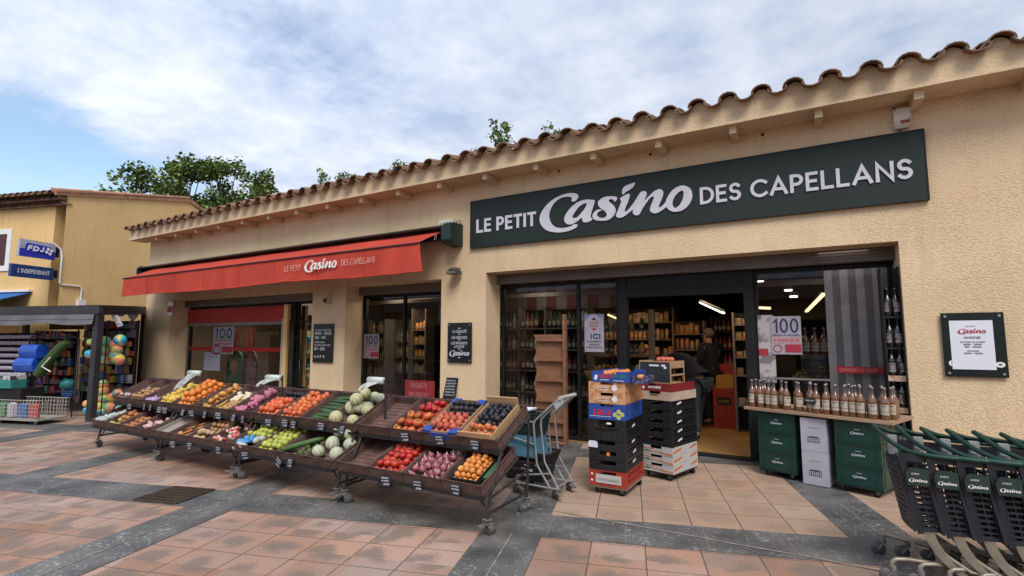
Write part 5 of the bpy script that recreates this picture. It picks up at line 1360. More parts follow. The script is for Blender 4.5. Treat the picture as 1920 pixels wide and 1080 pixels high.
# right stack, turned a little
RR = R(-15); RB = Matrix.Translation((-1.345, 5.83, 0)) @ Matrix.Rotation(RR, 4, 'Z') @ Matrix.Translation((-.40, 0, 0))
def rb(x, y, z): return RB @ Vector((x, y, z))
dolly("crate_dolly", "small black wheeled base under the right stack of fruit crates", rb(0.01, 0.01, 0), RR, .38, .575, BLKP, .085)
zc = .086
GRNI = M("leaf_print", (.10, .25, .08), .6)
for q in range(3):
    card_box("citrus_box", "%s of three white citrus boxes at the base of the right stack" % ("lowest", "middle", "uppermost")[q], rb(0, -.004 * q, zc), RR, .40, .59, .092, WHTC,
        marks=[("orange_bands", M("orange_print", (.62, .17, .05), .5), lambda m: (m.add([(.0, 0, .060), (.17, 0, .055), (.17, 0, .062), (.0, 0, .072)], [(0, 1, 2, 3)]), m.add([(.25, 0, .02), (.40, 0, .008), (.40, 0, .026), (.25, 0, .028)], [(0, 1, 2, 3)]), scribble(m, .15, .27, .02, .022, random.Random(3), th=.005))),
               ("green_leaf", GRNI, lambda m: m.add([(.03, -.0006, .03), (.08, -.0006, .022), (.15, -.0006, .03), (.09, -.0006, .05)], [(0, 1, 2, 3)]))], group="white citrus boxes")
    t = [c_ for c_ in COL.objects][-1].parent
    mb = MB(); 
    mb.add([(.4005, .02, .02), (.4005, .2, .05), (.4005, .2, .075), (.4005, .02, .05)], [(0, 1, 2, 3)]); mb.add([(.4005, .4, .03), (.4005, .57, .05), (.4005, .57, .08), (.4005, .4, .05)], [(0, 1, 2, 3)])
    mb.build("side_print", MATS["orange_print"], t, local=True)
    zc += .094
for q in range(5):
    c = plastic_crate("fruit_crate", "black plastic crate, %s of the five in the right stack" % ("lowest", "second lowest", "middle", "second highest", "highest")[q], rb(0, .004 * (q % 2), zc), RR, .40, .59, .103, BLKP, group="black crates of the right stack")
    mb = MB(); mb.add([(.403, .12, .05), (.403, .22, .066), (.403, .22, .088), (.403, .12, .072)], [(0, 1, 2, 3)]); mb.build("side_label", PAPER, c, local=True)
    zc += .1
zc += .003
card_box("nectarine_box", "pale wooden looking box below the red one in the right stack", rb(-.0, -.01, zc), RR, .41, .59, .095, M("pale_pink_card", (.52, .40, .32), .7, (.42, .30, .22)), marks=[("hand_hole", BLACK, lambda m: rect(m, .15, .24, .05, .062)), ("orange_dot", M("x_o2", (.6, .25, .05), .6), lambda m: disc(m, .05, .045, .02))]); zc += .097
card_box("cherry_box", "dark red box with white lettering in the right stack", rb(0, 0, zc), RR, .40, .57, .085, M("dark_red_card", (.22, .02, .02), .5), marks=[("white_lettering", WHITE, lambda m: (text(m, "ANGE", .12, .03, .028, wt=.3, width=.16), disc(m, .06, .035, .016)))], group=None); zc += .087
# slab-like dark box standing on top
t = thing("produce_display_box", "big dark box with a slatted pale side on top of the right stack", "box", rb(0.01, 0.02, zc), RR)
mb = MB(); mb.box(0, .37, 0, .02, 0.012, .235); mb.build("dark_panel", M("dark_slate_grey", (.028, .03, .034), .5), t, local=True)
mb = MB(); mb.box(-.012, -.002, 0, .3, 0, .25); mb.box(.372, .384, 0, .012, 0, .25); mb.box(0, .37, -.004, .02, .236, .248); mb.box(0, .37, 0, .3, 0, .010)
mb.box(.372, .380, .013, .33, .17, .25); mb.box(.372, .380, .013, .33, .085, .105); mb.box(.372, .380, .32, .33, .0, .17); mb.build("pale_frame", KRAFT, t, local=True)
mb = MB(); rect(mb, .12, .24, .19, .208, -.003); rect(mb, .27, .32, .19, .21, -.003); rect(mb, .30, .335, .165, .188, -.0032); mb.build("labels", PAPER, t, local=True)
mb = MB()
for q in range(6): mb.sphere((.20 + (q % 3) * .06, .08 + (q // 3) * .07, .262), .032, 8, 6)
mb.build("peaches", K['peach']['mats'][0], t, local=True)

# ============================================================ rose table on green crates
TR = R(-22); TB = Matrix.Translation((-.70, 6.72, 0)) @ Matrix.Rotation(TR, 4, 'Z')
def tb_(x, y, z): return TB @ Vector((x, y, z))
def casino_mark(mb, x, z, w_): logo(mb, x, z, w_, n=1); rect(mb, x + w_ * .3, x + w_ * .7, z + w_ * .42, z + w_ * .46, -.0005)
for st, (xa, nm_) in enumerate(((.13, "left"), (.93, "right"))):
    dolly("crate_dolly", "small dark wheeled base under the %s stack of green crates" % nm_, tb_(xa + .01, .03, 0), TR, .40, .57, GRNP, .085, .033)
    for q in range(3):
        plastic_crate("green_crate", "dark green shop crate, %s in the %s stack under the bottle table" % (("bottom", "middle", "top")[q], nm_), tb_(xa, .02 + .003 * q, .087 + q * .2135), TR, .42, .58, .213, GRNP, "green shop crates", 'euro',
            bits=[("white_mark", LETTER, lambda m: casino_mark(m, .155, .075, .12))])
for q in range(2):
    t = thing("wine_carton", "white wine carton with a drawn château, %s of two between the green crates" % ("lower", "upper")[q], "carton", tb_(.615, .0, .012 + q * .348), (0, 0, TR + R(6)), "white wine cartons")
    mb = MB(); mb.box(0, .25, 0, .34, 0, .345); mb.build("carton", M("white_carton", (.42, .42, .48), .7, (.38, .38, .44)), t, local=True)
    mb = MB(); mb.T = Matrix.Translation((0, -.0015, 0))
    text(mb, "MINUTY", .075, .235, .016, wt=.1, width=.11) if False else scribble(mb, .07, .18, .24, .012, random.Random(2), th=.002)
    for k in range(7): rect(mb, .065 + k * .018, .072 + k * .018, .10, .135 + (.008 if k % 2 else 0))
    rect(mb, .062, .186, .142, .147, -.0004); rect(mb, .062, .186, .094, .0985, -.0004); mb.add([(.07, -.0008, .147), (.18, -.0008, .147), (.16, -.0008, .158), (.09, -.0008, .158)], [(0, 1, 2, 3)])
    mb.build("drawing", MATS["dark_grey_metal"], t, local=True)
t = thing("bottle_table", "raw wood plank laid across the green crates as a table for rose bottles", "table", tb_(0, 0, .73), TR)
PLK = M("pale_plank", (.40, .27, .18), .7, (.30, .20, .13), scale=4, stretch=(1, 8, 8))
mb = MB(); mb.box(0, 1.47, -.02, .62, 0.0, .030); mb.build("plank", PLK, t, local=True)
mb = MB(); mb.box(.02, .10, .25, .6, -.72, -.001); mb.build("dark_leg", BLACK, t, local=True)
# bottles
ROSE = M("rose_wine_glass", (0.15, 0.062, 0.027), .08, (0.20, 0.085, 0.035), spec=.8, coat=.6)
FOIL = M("clear_neck_glass", (0.16, 0.14, 0.14), .08, (0.16, 0.14, 0.14), spec=.8, coat=.5)
LABC = M("cream_bottle_label", (0.46, 0.40, 0.32), .7, (.42, .36, .29)); CORK = M("cork_stopper", (.20, .16, .14), .5)
DKB = M("dark_bottle_glass", (0.012, 0.014, 0.012), .1, (.02, .02, .015), spec=.8, coat=.4)
def bottle_tree(label, glass, neck, lab, band=True, h=.32, r=.040):
    t = thing("wine_bottle", label, "bottle", (0, 0, 0))
    mb = MB(); mb.lathe([(r * .9, 0), (r, .004), (r, h * .52), (r * .93, h * .58), (r * .55, h * .68), (r * .36, h * .74)], n=14); mb.build("body", glass, t, local=True)
    mb = MB(); mb.lathe([(r * .36, h * .74), (r * .34, h * .93), (r * .42, h * .935), (r * .42, h * .96), (r * .34, h * .965), (r * .33, h * .99)], n=10); mb.build("neck", neck, t, local=True)
    mb = MB(); mb.smooth = True
    rr = r * 1.012; vs = []
    def patch(z0, z1, span):
        vs = []
        for i in range(9):
            a = R(-90 - span + 2 * span * i / 8); vs += [(rr * math.cos(a), rr * math.sin(a), z0), (rr * math.cos(a), rr * math.sin(a), z1)]
        mb.add(vs, [(2 * i, 2 * i + 2, 2 * i + 3, 2 * i + 1) for i in range(8)])
    patch(h * .16, h * .25, 62); patch(h * .265, h * .47, 62)
    lb = mb.build("label", lab, t, local=True, fix=False)
    mb = MB(); rr = r * 1.02; vs = []
    for i in range(5):
        a = R(-90 - 28 + 56 * i / 4); vs += [(rr * math.cos(a), rr * math.sin(a), h * .40), (rr * math.cos(a), rr * math.sin(a), h * .425)]
    mb.add(vs, [(2 * i, 2 * i + 2, 2 * i + 3, 2 * i + 1) for i in range(4)]); mb.build("label_print", INK, t, local=True)
    return t
rb1 = random.Random(33)
RO = bottle_tree("x", ROSE, FOIL, LABC); ROT = gather(RO)
fr_ = [.07, .165, .26, .33, .46, .59, .715, .775, .865, .955, 1.045, 1.11, 1.185, 1.29, 1.39]
spots = [(x, .05 + rb1.uniform(-.012, .02), 0) for x in fr_[:6]] + [(x, .05 + rb1.uniform(-.01, .02), 0) for x in fr_[6:]]
spots += [(x, .17 + rb1.uniform(-.01, .01), 1) for x in (.06, .14, .22, .36, .53, .66, .83, .92, 1.01, 1.1, 1.24, 1.34, 1.42)]
spots += [(x, .30, 2) for x in (.1, .2, .62, 1.0, 1.1, 1.2, 1.3, 1.4)]
o1 = ["first", "second", "third", "fourth", "fifth", "sixth", "seventh", "eighth", "ninth", "tenth", "eleventh", "twelfth", "thirteenth", "fourteenth", "fifteenth"]
cnt = [0, 0, 0]; firstb = True
for (x, y, r_) in spots:
    lb = "rose wine bottle, %s from the left in the %s row on the table" % (o1[cnt[r_]], ("front", "second", "back")[r_]); cnt[r_] += 1
    p = tb_(x, y, .7605); rz = TR + R(20) + rb1.uniform(-.6, .6)
    if firstb: RO.location = p; RO.rotation_euler = (0, 0, rz); RO['label'] = lb; RO['group'] = "rose wine bottles on the plank table"; firstb = False
    else: dup(RO, p, rz, lb, "rose wine bottles on the plank table", ROT)
# barrel-like bucket on the table with big bottles and foliage
BX = PY(1531, 690, 7.72)
t = thing("wine_bucket", "dark wooden half barrel behind the pane above the rose bottles", "bucket", (BX.x, 7.72, 1.06))
mb = MB(); mb.T = WM[t.name] @ Matrix.Identity(4)
mb.lathe([(.15, .02), (.17, .1), (.175, .22), (.168, .30), (.15, .30), (.15, .28)], (0, 0, .0), 20); mb.build("barrel", M("dark_barrel_wood", (.05, .048, .05), .6, (.08, .072, .065), scale=10), t)
for z_ in (.08, .23):
    mb = MB(); mb.T = WM[t.name]; mb.tube([(.176 * math.cos(a), .176 * math.sin(a), z_) for a in [i * math.pi / 10 for i in range(20)]], .005, 5, closed=True); mb.build("hoop", BLACK, t)
RO2 = None
for q, dx in enumerate((-.10, .0, .10)):
    p = (BX.x + dx * 1.05, 7.72, 1.335)
    b2 = dup(RO, p, R(-5), "large rose bottle, %s of three standing on the dark barrel" % ("left", "middle", "right")[q], "large bottles on the barrel", ROT); b2.scale = (1.3, 1.3, 1.15)
LEAF = M("vine_leaf", (0.12, 0.17, 0.03), .6, (0.28, 0.18, 0.03), scale=12)
def leaves(mb, c, rad, n_, s_, rnd, flat=.5):
    for _ in range(n_):
        d = Vector((rnd.gauss(0, 1), rnd.gauss(0, 1), rnd.gauss(0, .7))).normalized() * rnd.random() ** .4
        p = Vector(c) + Vector((d.x * rad[0], d.y * rad[1], d.z * rad[2]))
        M3 = Euler((rnd.uniform(-1, 1), rnd.uniform(-1, 1), rnd.uniform(0, 6.28))).to_matrix()
        k = s_ * rnd.uniform(.6, 1.3)
        mb.add([p + M3 @ Vector(v) * k for v in ((-.5, 0, 0), (-.2, -.45, .08), (.45, -.3, .0), (.6, .1, -.08), (.1, .5, .05))], [(0, 1, 2, 3, 4)])
mb = MB(); r2 = random.Random(8); c = Vector((BX.x, 7.70, 1.12))
for q in range(9):
    a = q * .7; leaves(mb, c + Vector((.2 * math.cos(a), .12 * math.sin(a) - .03, .02 + .06 * math.sin(q))), (.06, .05, .07), 16, .035, r2)
tag(mb.build("vine_garland", LEAF), "vine leaves wound around the dark barrel behind the pane", "garland")
p = tb_(.73, .0, .79); t = thing("price_card", "small dark green price card clipped among the front rose bottles", "price card", p, TR)
mb = MB(); mb.box(-.055, .055, -.006, -.003, .07, .13); mb.build("card", GREENP, t, local=True); mb = MB(); mb.T = Matrix.Translation((0, -.0075, 0)); scribble(mb, -.045, .04, .095, .02, r2, th=.004); mb.build("writing", LETTER, t, local=True)
mb = MB(); mb.bar((0, -.002, -.02), (0, -.002, .07), .004, .004); mb.build("stem", STEEL, t, local=True)

# wine rack against the right jamb
t = thing("wine_rack", "narrow dark wine rack standing against the right jamb of the entrance", "shelf", (.80, 6.99, 0))
mb = MB(); mb.box(.725, .737, 6.98, 7.28, .02, 2.35); mb.box(.884, .896, 6.98, 7.28, .02, 2.35); mb.build("sides", BLACK, t)
SH = [.42, .80, 1.14, 1.46, 1.80]
for k, z_ in enumerate(SH):
    mb = MB(); mb.box(.738, .883, 6.98, 7.28, z_ - .02, z_); mb.build("shelf", BLACK, t)
    if k in (1, 2): mb = MB(); mb.box(.73, .885, 6.966, 6.979, z_ - .045, z_ + .015); mb.build("price_strip", M("strip_card", (.5, .42, .34), .6, (.35, .15, .1), scale=20), t)
mb = MB(); mb.box(BX.x - .28, BX.x + .28, 7.55, 7.9, .02, 1.06); tag(mb.build('display_plinth', BLACK), 'black plinth behind the pane carrying the dark barrel', 'plinth')
DB = bottle_tree("x", DKB, DKB, M('dim_bottle_label', (.26, .23, .24), .7, (.1, .08, .1), scale=20, lo=.45, hi=.6)); DBT = gather(DB); fb = True
for k, z_ in enumerate(SH):
    for q in range(2):
        for q2 in range(2):
            lb = "dark wine bottle, %s %s on the %s shelf of the jamb rack" % (("left", "right")[q], ("at the front", "at the back")[q2], ("lowest", "second", "third", "fourth", "top")[k])
            p = (.776 + q * .074, 7.03 + q2 * .12, z_ + .001)
            if fb: DB.location = p; DB['label'] = lb; DB['group'] = "dark bottles in the jamb rack"; fb = False
            else: dup(DB, p, rb1.uniform(-1.2, 1.2), lb, "dark bottles in the jamb rack", DBT)
# striped panel behind the right pane, with red tape
t = thing("striped_panel", "tall grey striped panel behind the right hand pane", "panel", (.55, 7.5, .8))
for k in range(9):
    mb = MB(); mb.box(.20 + k * .083, .20 + (k + 1) * .083, 7.52, 7.53, .5, 2.44); mb.build("stripe", M("panel_light_grey", (.78, .70, .70), .7) if k % 2 == 0 else M("panel_dark_grey", (.36, .32, .33), .7), t)
def tape(name, label, x0, x1, z0, z1, Y, words, col):
    t = thing(name, label, "tape", ((x0 + x1) / 2, Y, z0)); mb = MB(); mb.box(x0, x1, Y - .002, Y, z0, z1); mb.build("strip", col, t)
    if words: mb = MB(); mb.T = Matrix.Translation((0, Y - .004, 0)); text(mb, words, x0 + .03, z0 + (z1 - z0) * .25, (z1 - z0) * .5, wt=.2, width=x1 - x0 - .06); mb.build("words", M("dull_red_print", (.62, .20, .17), .6), t)
    return t
TAPE = M("red_window_tape", (.30, .015, .02), .4)
tape("window_tape", "red lettered tape band across the right hand pane", .27, .83, 1.145, 1.225, 7.365, "CASINO LE PETIT CAS", TAPE)
tape("window_tape", "red lettered tape band low on the nearest pane beside the door", -.54, .20, 1.045, 1.07, 7.365, "", M("thin_grey_tape", (.2, .18, .18), .5))
# posters
def poster(name, label, x0, x1, z0, z1, Y, parts):
    t = thing(name, label, "poster", ((x0 + x1) / 2, Y, z0))
    mb = MB(); mb.box(x0, x1, Y - .003, Y, z0, z1); mb.build("sheet", parts[0], t)
    for nm_, mt, fn in parts[1:]:
        mb = MB(); mb.T = Matrix.Translation((x0, Y - .005, z0)); fn(mb, x1 - x0, z1 - z0); mb.build(nm_, mt, t)
    return t
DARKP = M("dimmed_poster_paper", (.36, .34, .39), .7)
NAVY = M("navy_print", (.02, .02, .08), .6); PINKB = M("pink_band", (.52, .30, .32), .6); REDB = M("red_band", (.38, .03, .05), .6)
def p100(label, x0, z0, w_, h_, Y):
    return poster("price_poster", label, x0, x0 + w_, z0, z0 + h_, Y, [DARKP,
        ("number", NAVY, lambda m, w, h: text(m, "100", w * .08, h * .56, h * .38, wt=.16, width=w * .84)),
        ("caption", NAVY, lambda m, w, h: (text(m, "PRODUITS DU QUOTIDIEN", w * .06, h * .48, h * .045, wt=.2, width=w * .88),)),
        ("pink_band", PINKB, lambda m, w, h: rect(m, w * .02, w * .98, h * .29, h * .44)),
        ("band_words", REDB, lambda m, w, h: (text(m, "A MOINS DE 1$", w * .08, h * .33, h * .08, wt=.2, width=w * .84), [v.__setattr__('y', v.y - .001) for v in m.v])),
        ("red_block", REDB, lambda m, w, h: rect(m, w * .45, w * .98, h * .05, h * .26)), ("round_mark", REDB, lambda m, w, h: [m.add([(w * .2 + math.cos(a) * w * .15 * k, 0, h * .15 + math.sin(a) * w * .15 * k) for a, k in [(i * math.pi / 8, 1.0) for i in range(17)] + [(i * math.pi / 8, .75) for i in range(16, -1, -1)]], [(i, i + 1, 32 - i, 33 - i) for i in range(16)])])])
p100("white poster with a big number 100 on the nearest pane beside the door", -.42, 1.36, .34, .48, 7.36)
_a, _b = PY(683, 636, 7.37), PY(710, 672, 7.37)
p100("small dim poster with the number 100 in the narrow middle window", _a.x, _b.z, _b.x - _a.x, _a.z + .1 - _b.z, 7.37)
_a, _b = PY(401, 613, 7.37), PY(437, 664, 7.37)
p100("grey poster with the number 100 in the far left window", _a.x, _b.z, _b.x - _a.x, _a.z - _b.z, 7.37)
poster("shop_poster", "grey picture poster with pale words at the left edge of the nearest pane", -.57, -.38, 1.0, 1.86, 7.37, [M("grey_picture", (.18, .16, .16), .6, (.42, .38, .38), scale=5, lo=.45, hi=.5),
    ("words", LETTER, lambda m, w, h: (text(m, "LE PETIT C", .01, .47, .04, wt=.2, width=.17), text(m, "LE PETIT C", .01, .06, .04, wt=.2, width=.17))), ("red_block", REDB, lambda m, w, h: rect(m, .0, .11, .34, .43))])
poster("offer_poster", "white poster with blue chequered corners on the left pane of the entrance", -2.97, -2.66, 1.36, 1.93, 7.365, [DARKP,
    ("chequers", M("navy_checks", (.05, .07, .2), .6, (.3, .3, .42), scale=90, lo=.48, hi=.52), lambda m, w, h: (m.add([(0, 0, h), (0, 0, h * .80), (w * .4, 0, h)], [(0, 1, 2)]), m.add([(w, 0, h), (w, 0, h * .80), (w * .6, 0, h)], [(0, 1, 2)]))),
    ("big_word", NAVY, lambda m, w, h: (text(m, "ICI", w * .32, h * .34, h * .14, wt=.24), text(m, "DE NOMBREUX", w * .14, h * .25, h * .045, wt=.22, width=w * .72), text(m, "PRODUITS", w * .25, h * .17, h * .045, wt=.22, width=w * .5), text(m, "A PRIX DISCOUNT", w * .08, h * .09, h * .05, wt=.22, width=w * .84))),
    ("red_words", REDB, lambda m, w, h: (text(m, "LEADER", w * .25, h * .74, h * .07, wt=.2, width=w * .5), text(m, "PRICE", w * .3, h * .65, h * .06, wt=.2, width=w * .4), m.add([(w * .36, 0, h * .62), (w * .64, 0, h * .62), (w * .5, 0, h * .55)], [(0, 1, 2)]))),
    ("navy_tip", NAVY, lambda m, w, h: m.add([(w * .36, 0, h * .84), (w * .64, 0, h * .84), (w * .5, 0, h * .92)], [(0, 1, 2)]))])

# ============================================================ wooden display shelf behind the first pane
WOODR = M("reddish_wood", (0.26, 0.12, 0.06), .55, (0.19, 0.085, 0.042), scale=3, stretch=(1, 1, 9))
t = thing("wooden_display", "reddish wooden display stand with scalloped side just outside the first pane", "display stand", (-3.45, 6.9, 0), (0, 0, 0))
def W(x, y, z): return Vector((x, y, z))
mb = MB(); 
prof = []
for k in range(33):
    f = k / 32; zz_ = .12 + f * 1.50; prof.append((-.52 + .05 * abs(math.sin(f * math.pi * 4)) - .0, zz_))
fr0 = prof
for k in range(len(prof) - 1): mb.add([(-3.15, 7.06, prof[k][1]), (-3.15, 7.06, prof[k + 1][1]), (-3.16 + prof[k + 1][0], 7.04, prof[k + 1][1]), (-3.16 + prof[k][0], 7.04, prof[k][1])], [(0, 1, 2, 3)])
for k in range(len(prof) - 1): mb.add([(-3.15, 7.08, prof[k][1]), (-3.15, 7.08, prof[k + 1][1]), (-3.16 + prof[k + 1][0], 7.07, prof[k + 1][1]), (-3.16 + prof[k][0], 7.07, prof[k][1])], [(0, 1, 2, 3)])
mb.build("scalloped_back", WOODR, t)
for z_ in (.32, .62, .92, 1.22, 1.52):
    mb = MB(); mb.box(-3.62, -3.17, 7.0, 7.045, z_, z_ + .018); mb.box(-3.62, -3.17, 6.99, 7.0, z_ - .0, z_ + .05); mb.build("shelf_board", WOODR, t)
mb = MB(); mb.box(-3.165, -3.125, 6.98, 7.06, .0, 1.92); mb.build("upright", WOODR, t)
mb = MB(); mb.tube([W(-3.16, 6.97, .03), W(-3.22, 6.93, .06), W(-3.32, 6.92, .05), W(-3.38, 6.95, .015)], .018, 7); mb.build("curved_foot", WOODR, t)
# ============================================================ hand basket trolley
TUBE = M("grey_coated_tube", (0.34, 0.35, 0.35), .4, (.26, .27, .27), scale=12, metal=.3)
t = thing("basket_trolley", "grey tubular trolley stacked with shop hand baskets beside the nearest fruit stand", "trolley", (-2.4, 4.8, 0))
for y in (4.66, 4.99):
    mb = MB()
    mb.tube([(-2.13, y, .98), (-2.20, y, .93), (-2.42, y, .74), (-2.44, y, .70), (-2.41, y, .35), (-2.40, y, .30), (-2.26, y, .10)], .011, 8)
    mb.tube([(-2.16, y + .02, .95), (-2.36, y + .02, .76), (-2.37, y + .02, .70), (-2.33, y + .02, .34), (-2.18, y + .02, .10)], .011, 8)
    mb.tube([(-2.18, y, .10), (-2.62, y, .11), (-2.66, y, .14), (-2.62, y, .18), (-2.26, y, .24)], .010, 8)
    mb.tube([(-2.44, y, .72), (-2.80, y, .74)], .009, 6)
    mb.tube([(-2.42, y, .50), (-2.72, y, .56)], .008, 6)
    mb.build("side_frame", TUBE, t)
mb = MB(); mb.tube([(-2.14, 4.63, .975), (-2.14, 5.02, .975)], .020, 10); mb.build("handle_grip", M("pale_grip", (.42, .43, .42), .6), t)
mb = MB(); mb.add([(-2.18, 4.645, .86), (-2.10, 4.645, .94), (-2.12, 4.645, .99), (-2.21, 4.645, .91)], [(0, 1, 2, 3)]); mb.add([(-2.18, 4.652, .86), (-2.10, 4.652, .94), (-2.12, 4.652, .99), (-2.21, 4.652, .91)], [(3, 2, 1, 0)]); mb.build("handle_plate", MATS["pale_grip"], t)
mb = MB(); 
for x, z in ((-2.62, .11), (-2.2, .11), (-2.42, .30)): mb.tube([(x, 4.66, z), (x, 4.99, z)], .009, 6)
mb.build("cross_tube", TUBE, t)
for x, y in ((-2.19, 4.66), (-2.19, 4.99), (-2.62, 4.66), (-2.62, 4.99)): caster(t, (x, y, .105), R(70), .042)
def handbasket(name, label, x0, x1, y0, y1, z0, z1, mat, group, mark=True, solid=False):
    b = thing(name, label, "basket", ((x0 + x1) / 2, (y0 + y1) / 2, z0), group=group)
    mb = MB(); ins = .035
    def P4(f): return [(x0 + ins * (1 - f), y0 + ins * (1 - f)), (x1 - ins * (1 - f), y0 + ins * (1 - f)), (x1 - ins * (1 - f), y1 - ins * (1 - f)), (x0 + ins * (1 - f), y1 - ins * (1 - f))]
    nz = 7
    for k in range(nz):
        f = k / (nz - 1); z = z0 + (z1 - z0) * f; q = P4(f); hh = .010 if k < nz - 1 else .02
        for a in range(4): mb.bar((*q[a], z), (*q[(a + 1) % 4], z), .006, hh)
    lo, hi = P4(0), P4(1)
    for a in range(4):
        n_ = 12
        for k in range(n_):
            u = k / n_; A_ = [lo[a][i] + (lo[(a + 1) % 4][i] - lo[a][i]) * u for i in (0, 1)]; B2 = [hi[a][i] + (hi[(a + 1) % 4][i] - hi[a][i]) * u for i in (0, 1)]
            mb.bar((*A_, z0), (*B2, z1), .008, .004, (0, 1, 0) if a % 2 == 0 else (1, 0, 0))
        if solid or a == 0:
            zz0 = z0 + (z1 - z0) * .25; zz1 = z0 + (z1 - z0) * .9
            g0, g1 = P4(.25), P4(.9)
            i0, i1 = a, (a + 1) % 4
            mb.add([(*g0[i0], zz0), (*g0[i1], zz0), (*g1[i1], zz1), (*g1[i0], zz1)], [(0, 1, 2, 3)])
    mb.add([(*p, z0) for p in lo], [(0, 1, 2, 3)])
    mb.build("basket_grid", mat, b)
    if mark:
        mb = MB(); mb.T = Matrix.Translation((0, y0 + .002, 0)); casino_mark(mb, (x0 + x1) / 2 - .02, z0 + (z1 - z0) * .5, .14); mb.build("white_mark", WHITE, b)
    return b
DGP = M("dark_green_basket", (0.010, 0.028, 0.024), .45, (0.014, 0.036, 0.03))
hb = handbasket("shopping_basket", "dark green shop hand basket on the upper shelf of the basket trolley", -2.86, -2.40, 4.67, 4.98, .58, .80, DGP, "hand baskets", True, True)
handbasket("shopping_basket", "black shop hand basket, lower of two at the trolley's foot", -2.82, -2.34, 4.67, 4.98, .13, .32, BLKP, "hand baskets", True)
handbasket("shopping_basket", "black shop hand basket nested on the lowest one of the trolley", -2.84, -2.30, 4.70, 5.0, .30, .40, BLKP, "hand baskets", False)
mb = MB()
BLC = M("pale_blue_plastic", (.06, .17, .27), .4, (.10, .22, .32), scale=6)
mb.add([(-2.80, 4.69, .36), (-2.42, 4.69, .36), (-2.45, 4.69, .57), (-2.84, 4.69, .57), (-2.80, 4.96, .36), (-2.42, 4.96, .36), (-2.45, 4.96, .57), (-2.84, 4.96, .57)], [(0, 1, 2, 3), (7, 6, 5, 4), (0, 4, 5, 1), (1, 5, 6, 2), (2, 6, 7, 3), (3, 7, 4, 0)])
for k in range(4): mb.box(-2.80 + k * .1, -2.78 + k * .1, 4.684, 4.6899, .37, .56)
tag(mb.build("blue_crate", BLC), "pale blue ribbed plastic crate in the middle of the basket trolley", "crate")
mb = MB(); mb.box(-2.78, -2.55, 4.7, 4.95, .81, .825); tag(mb.build("folded_paper", PAPER), "folded white paper lying on the green basket of the trolley", "paper")

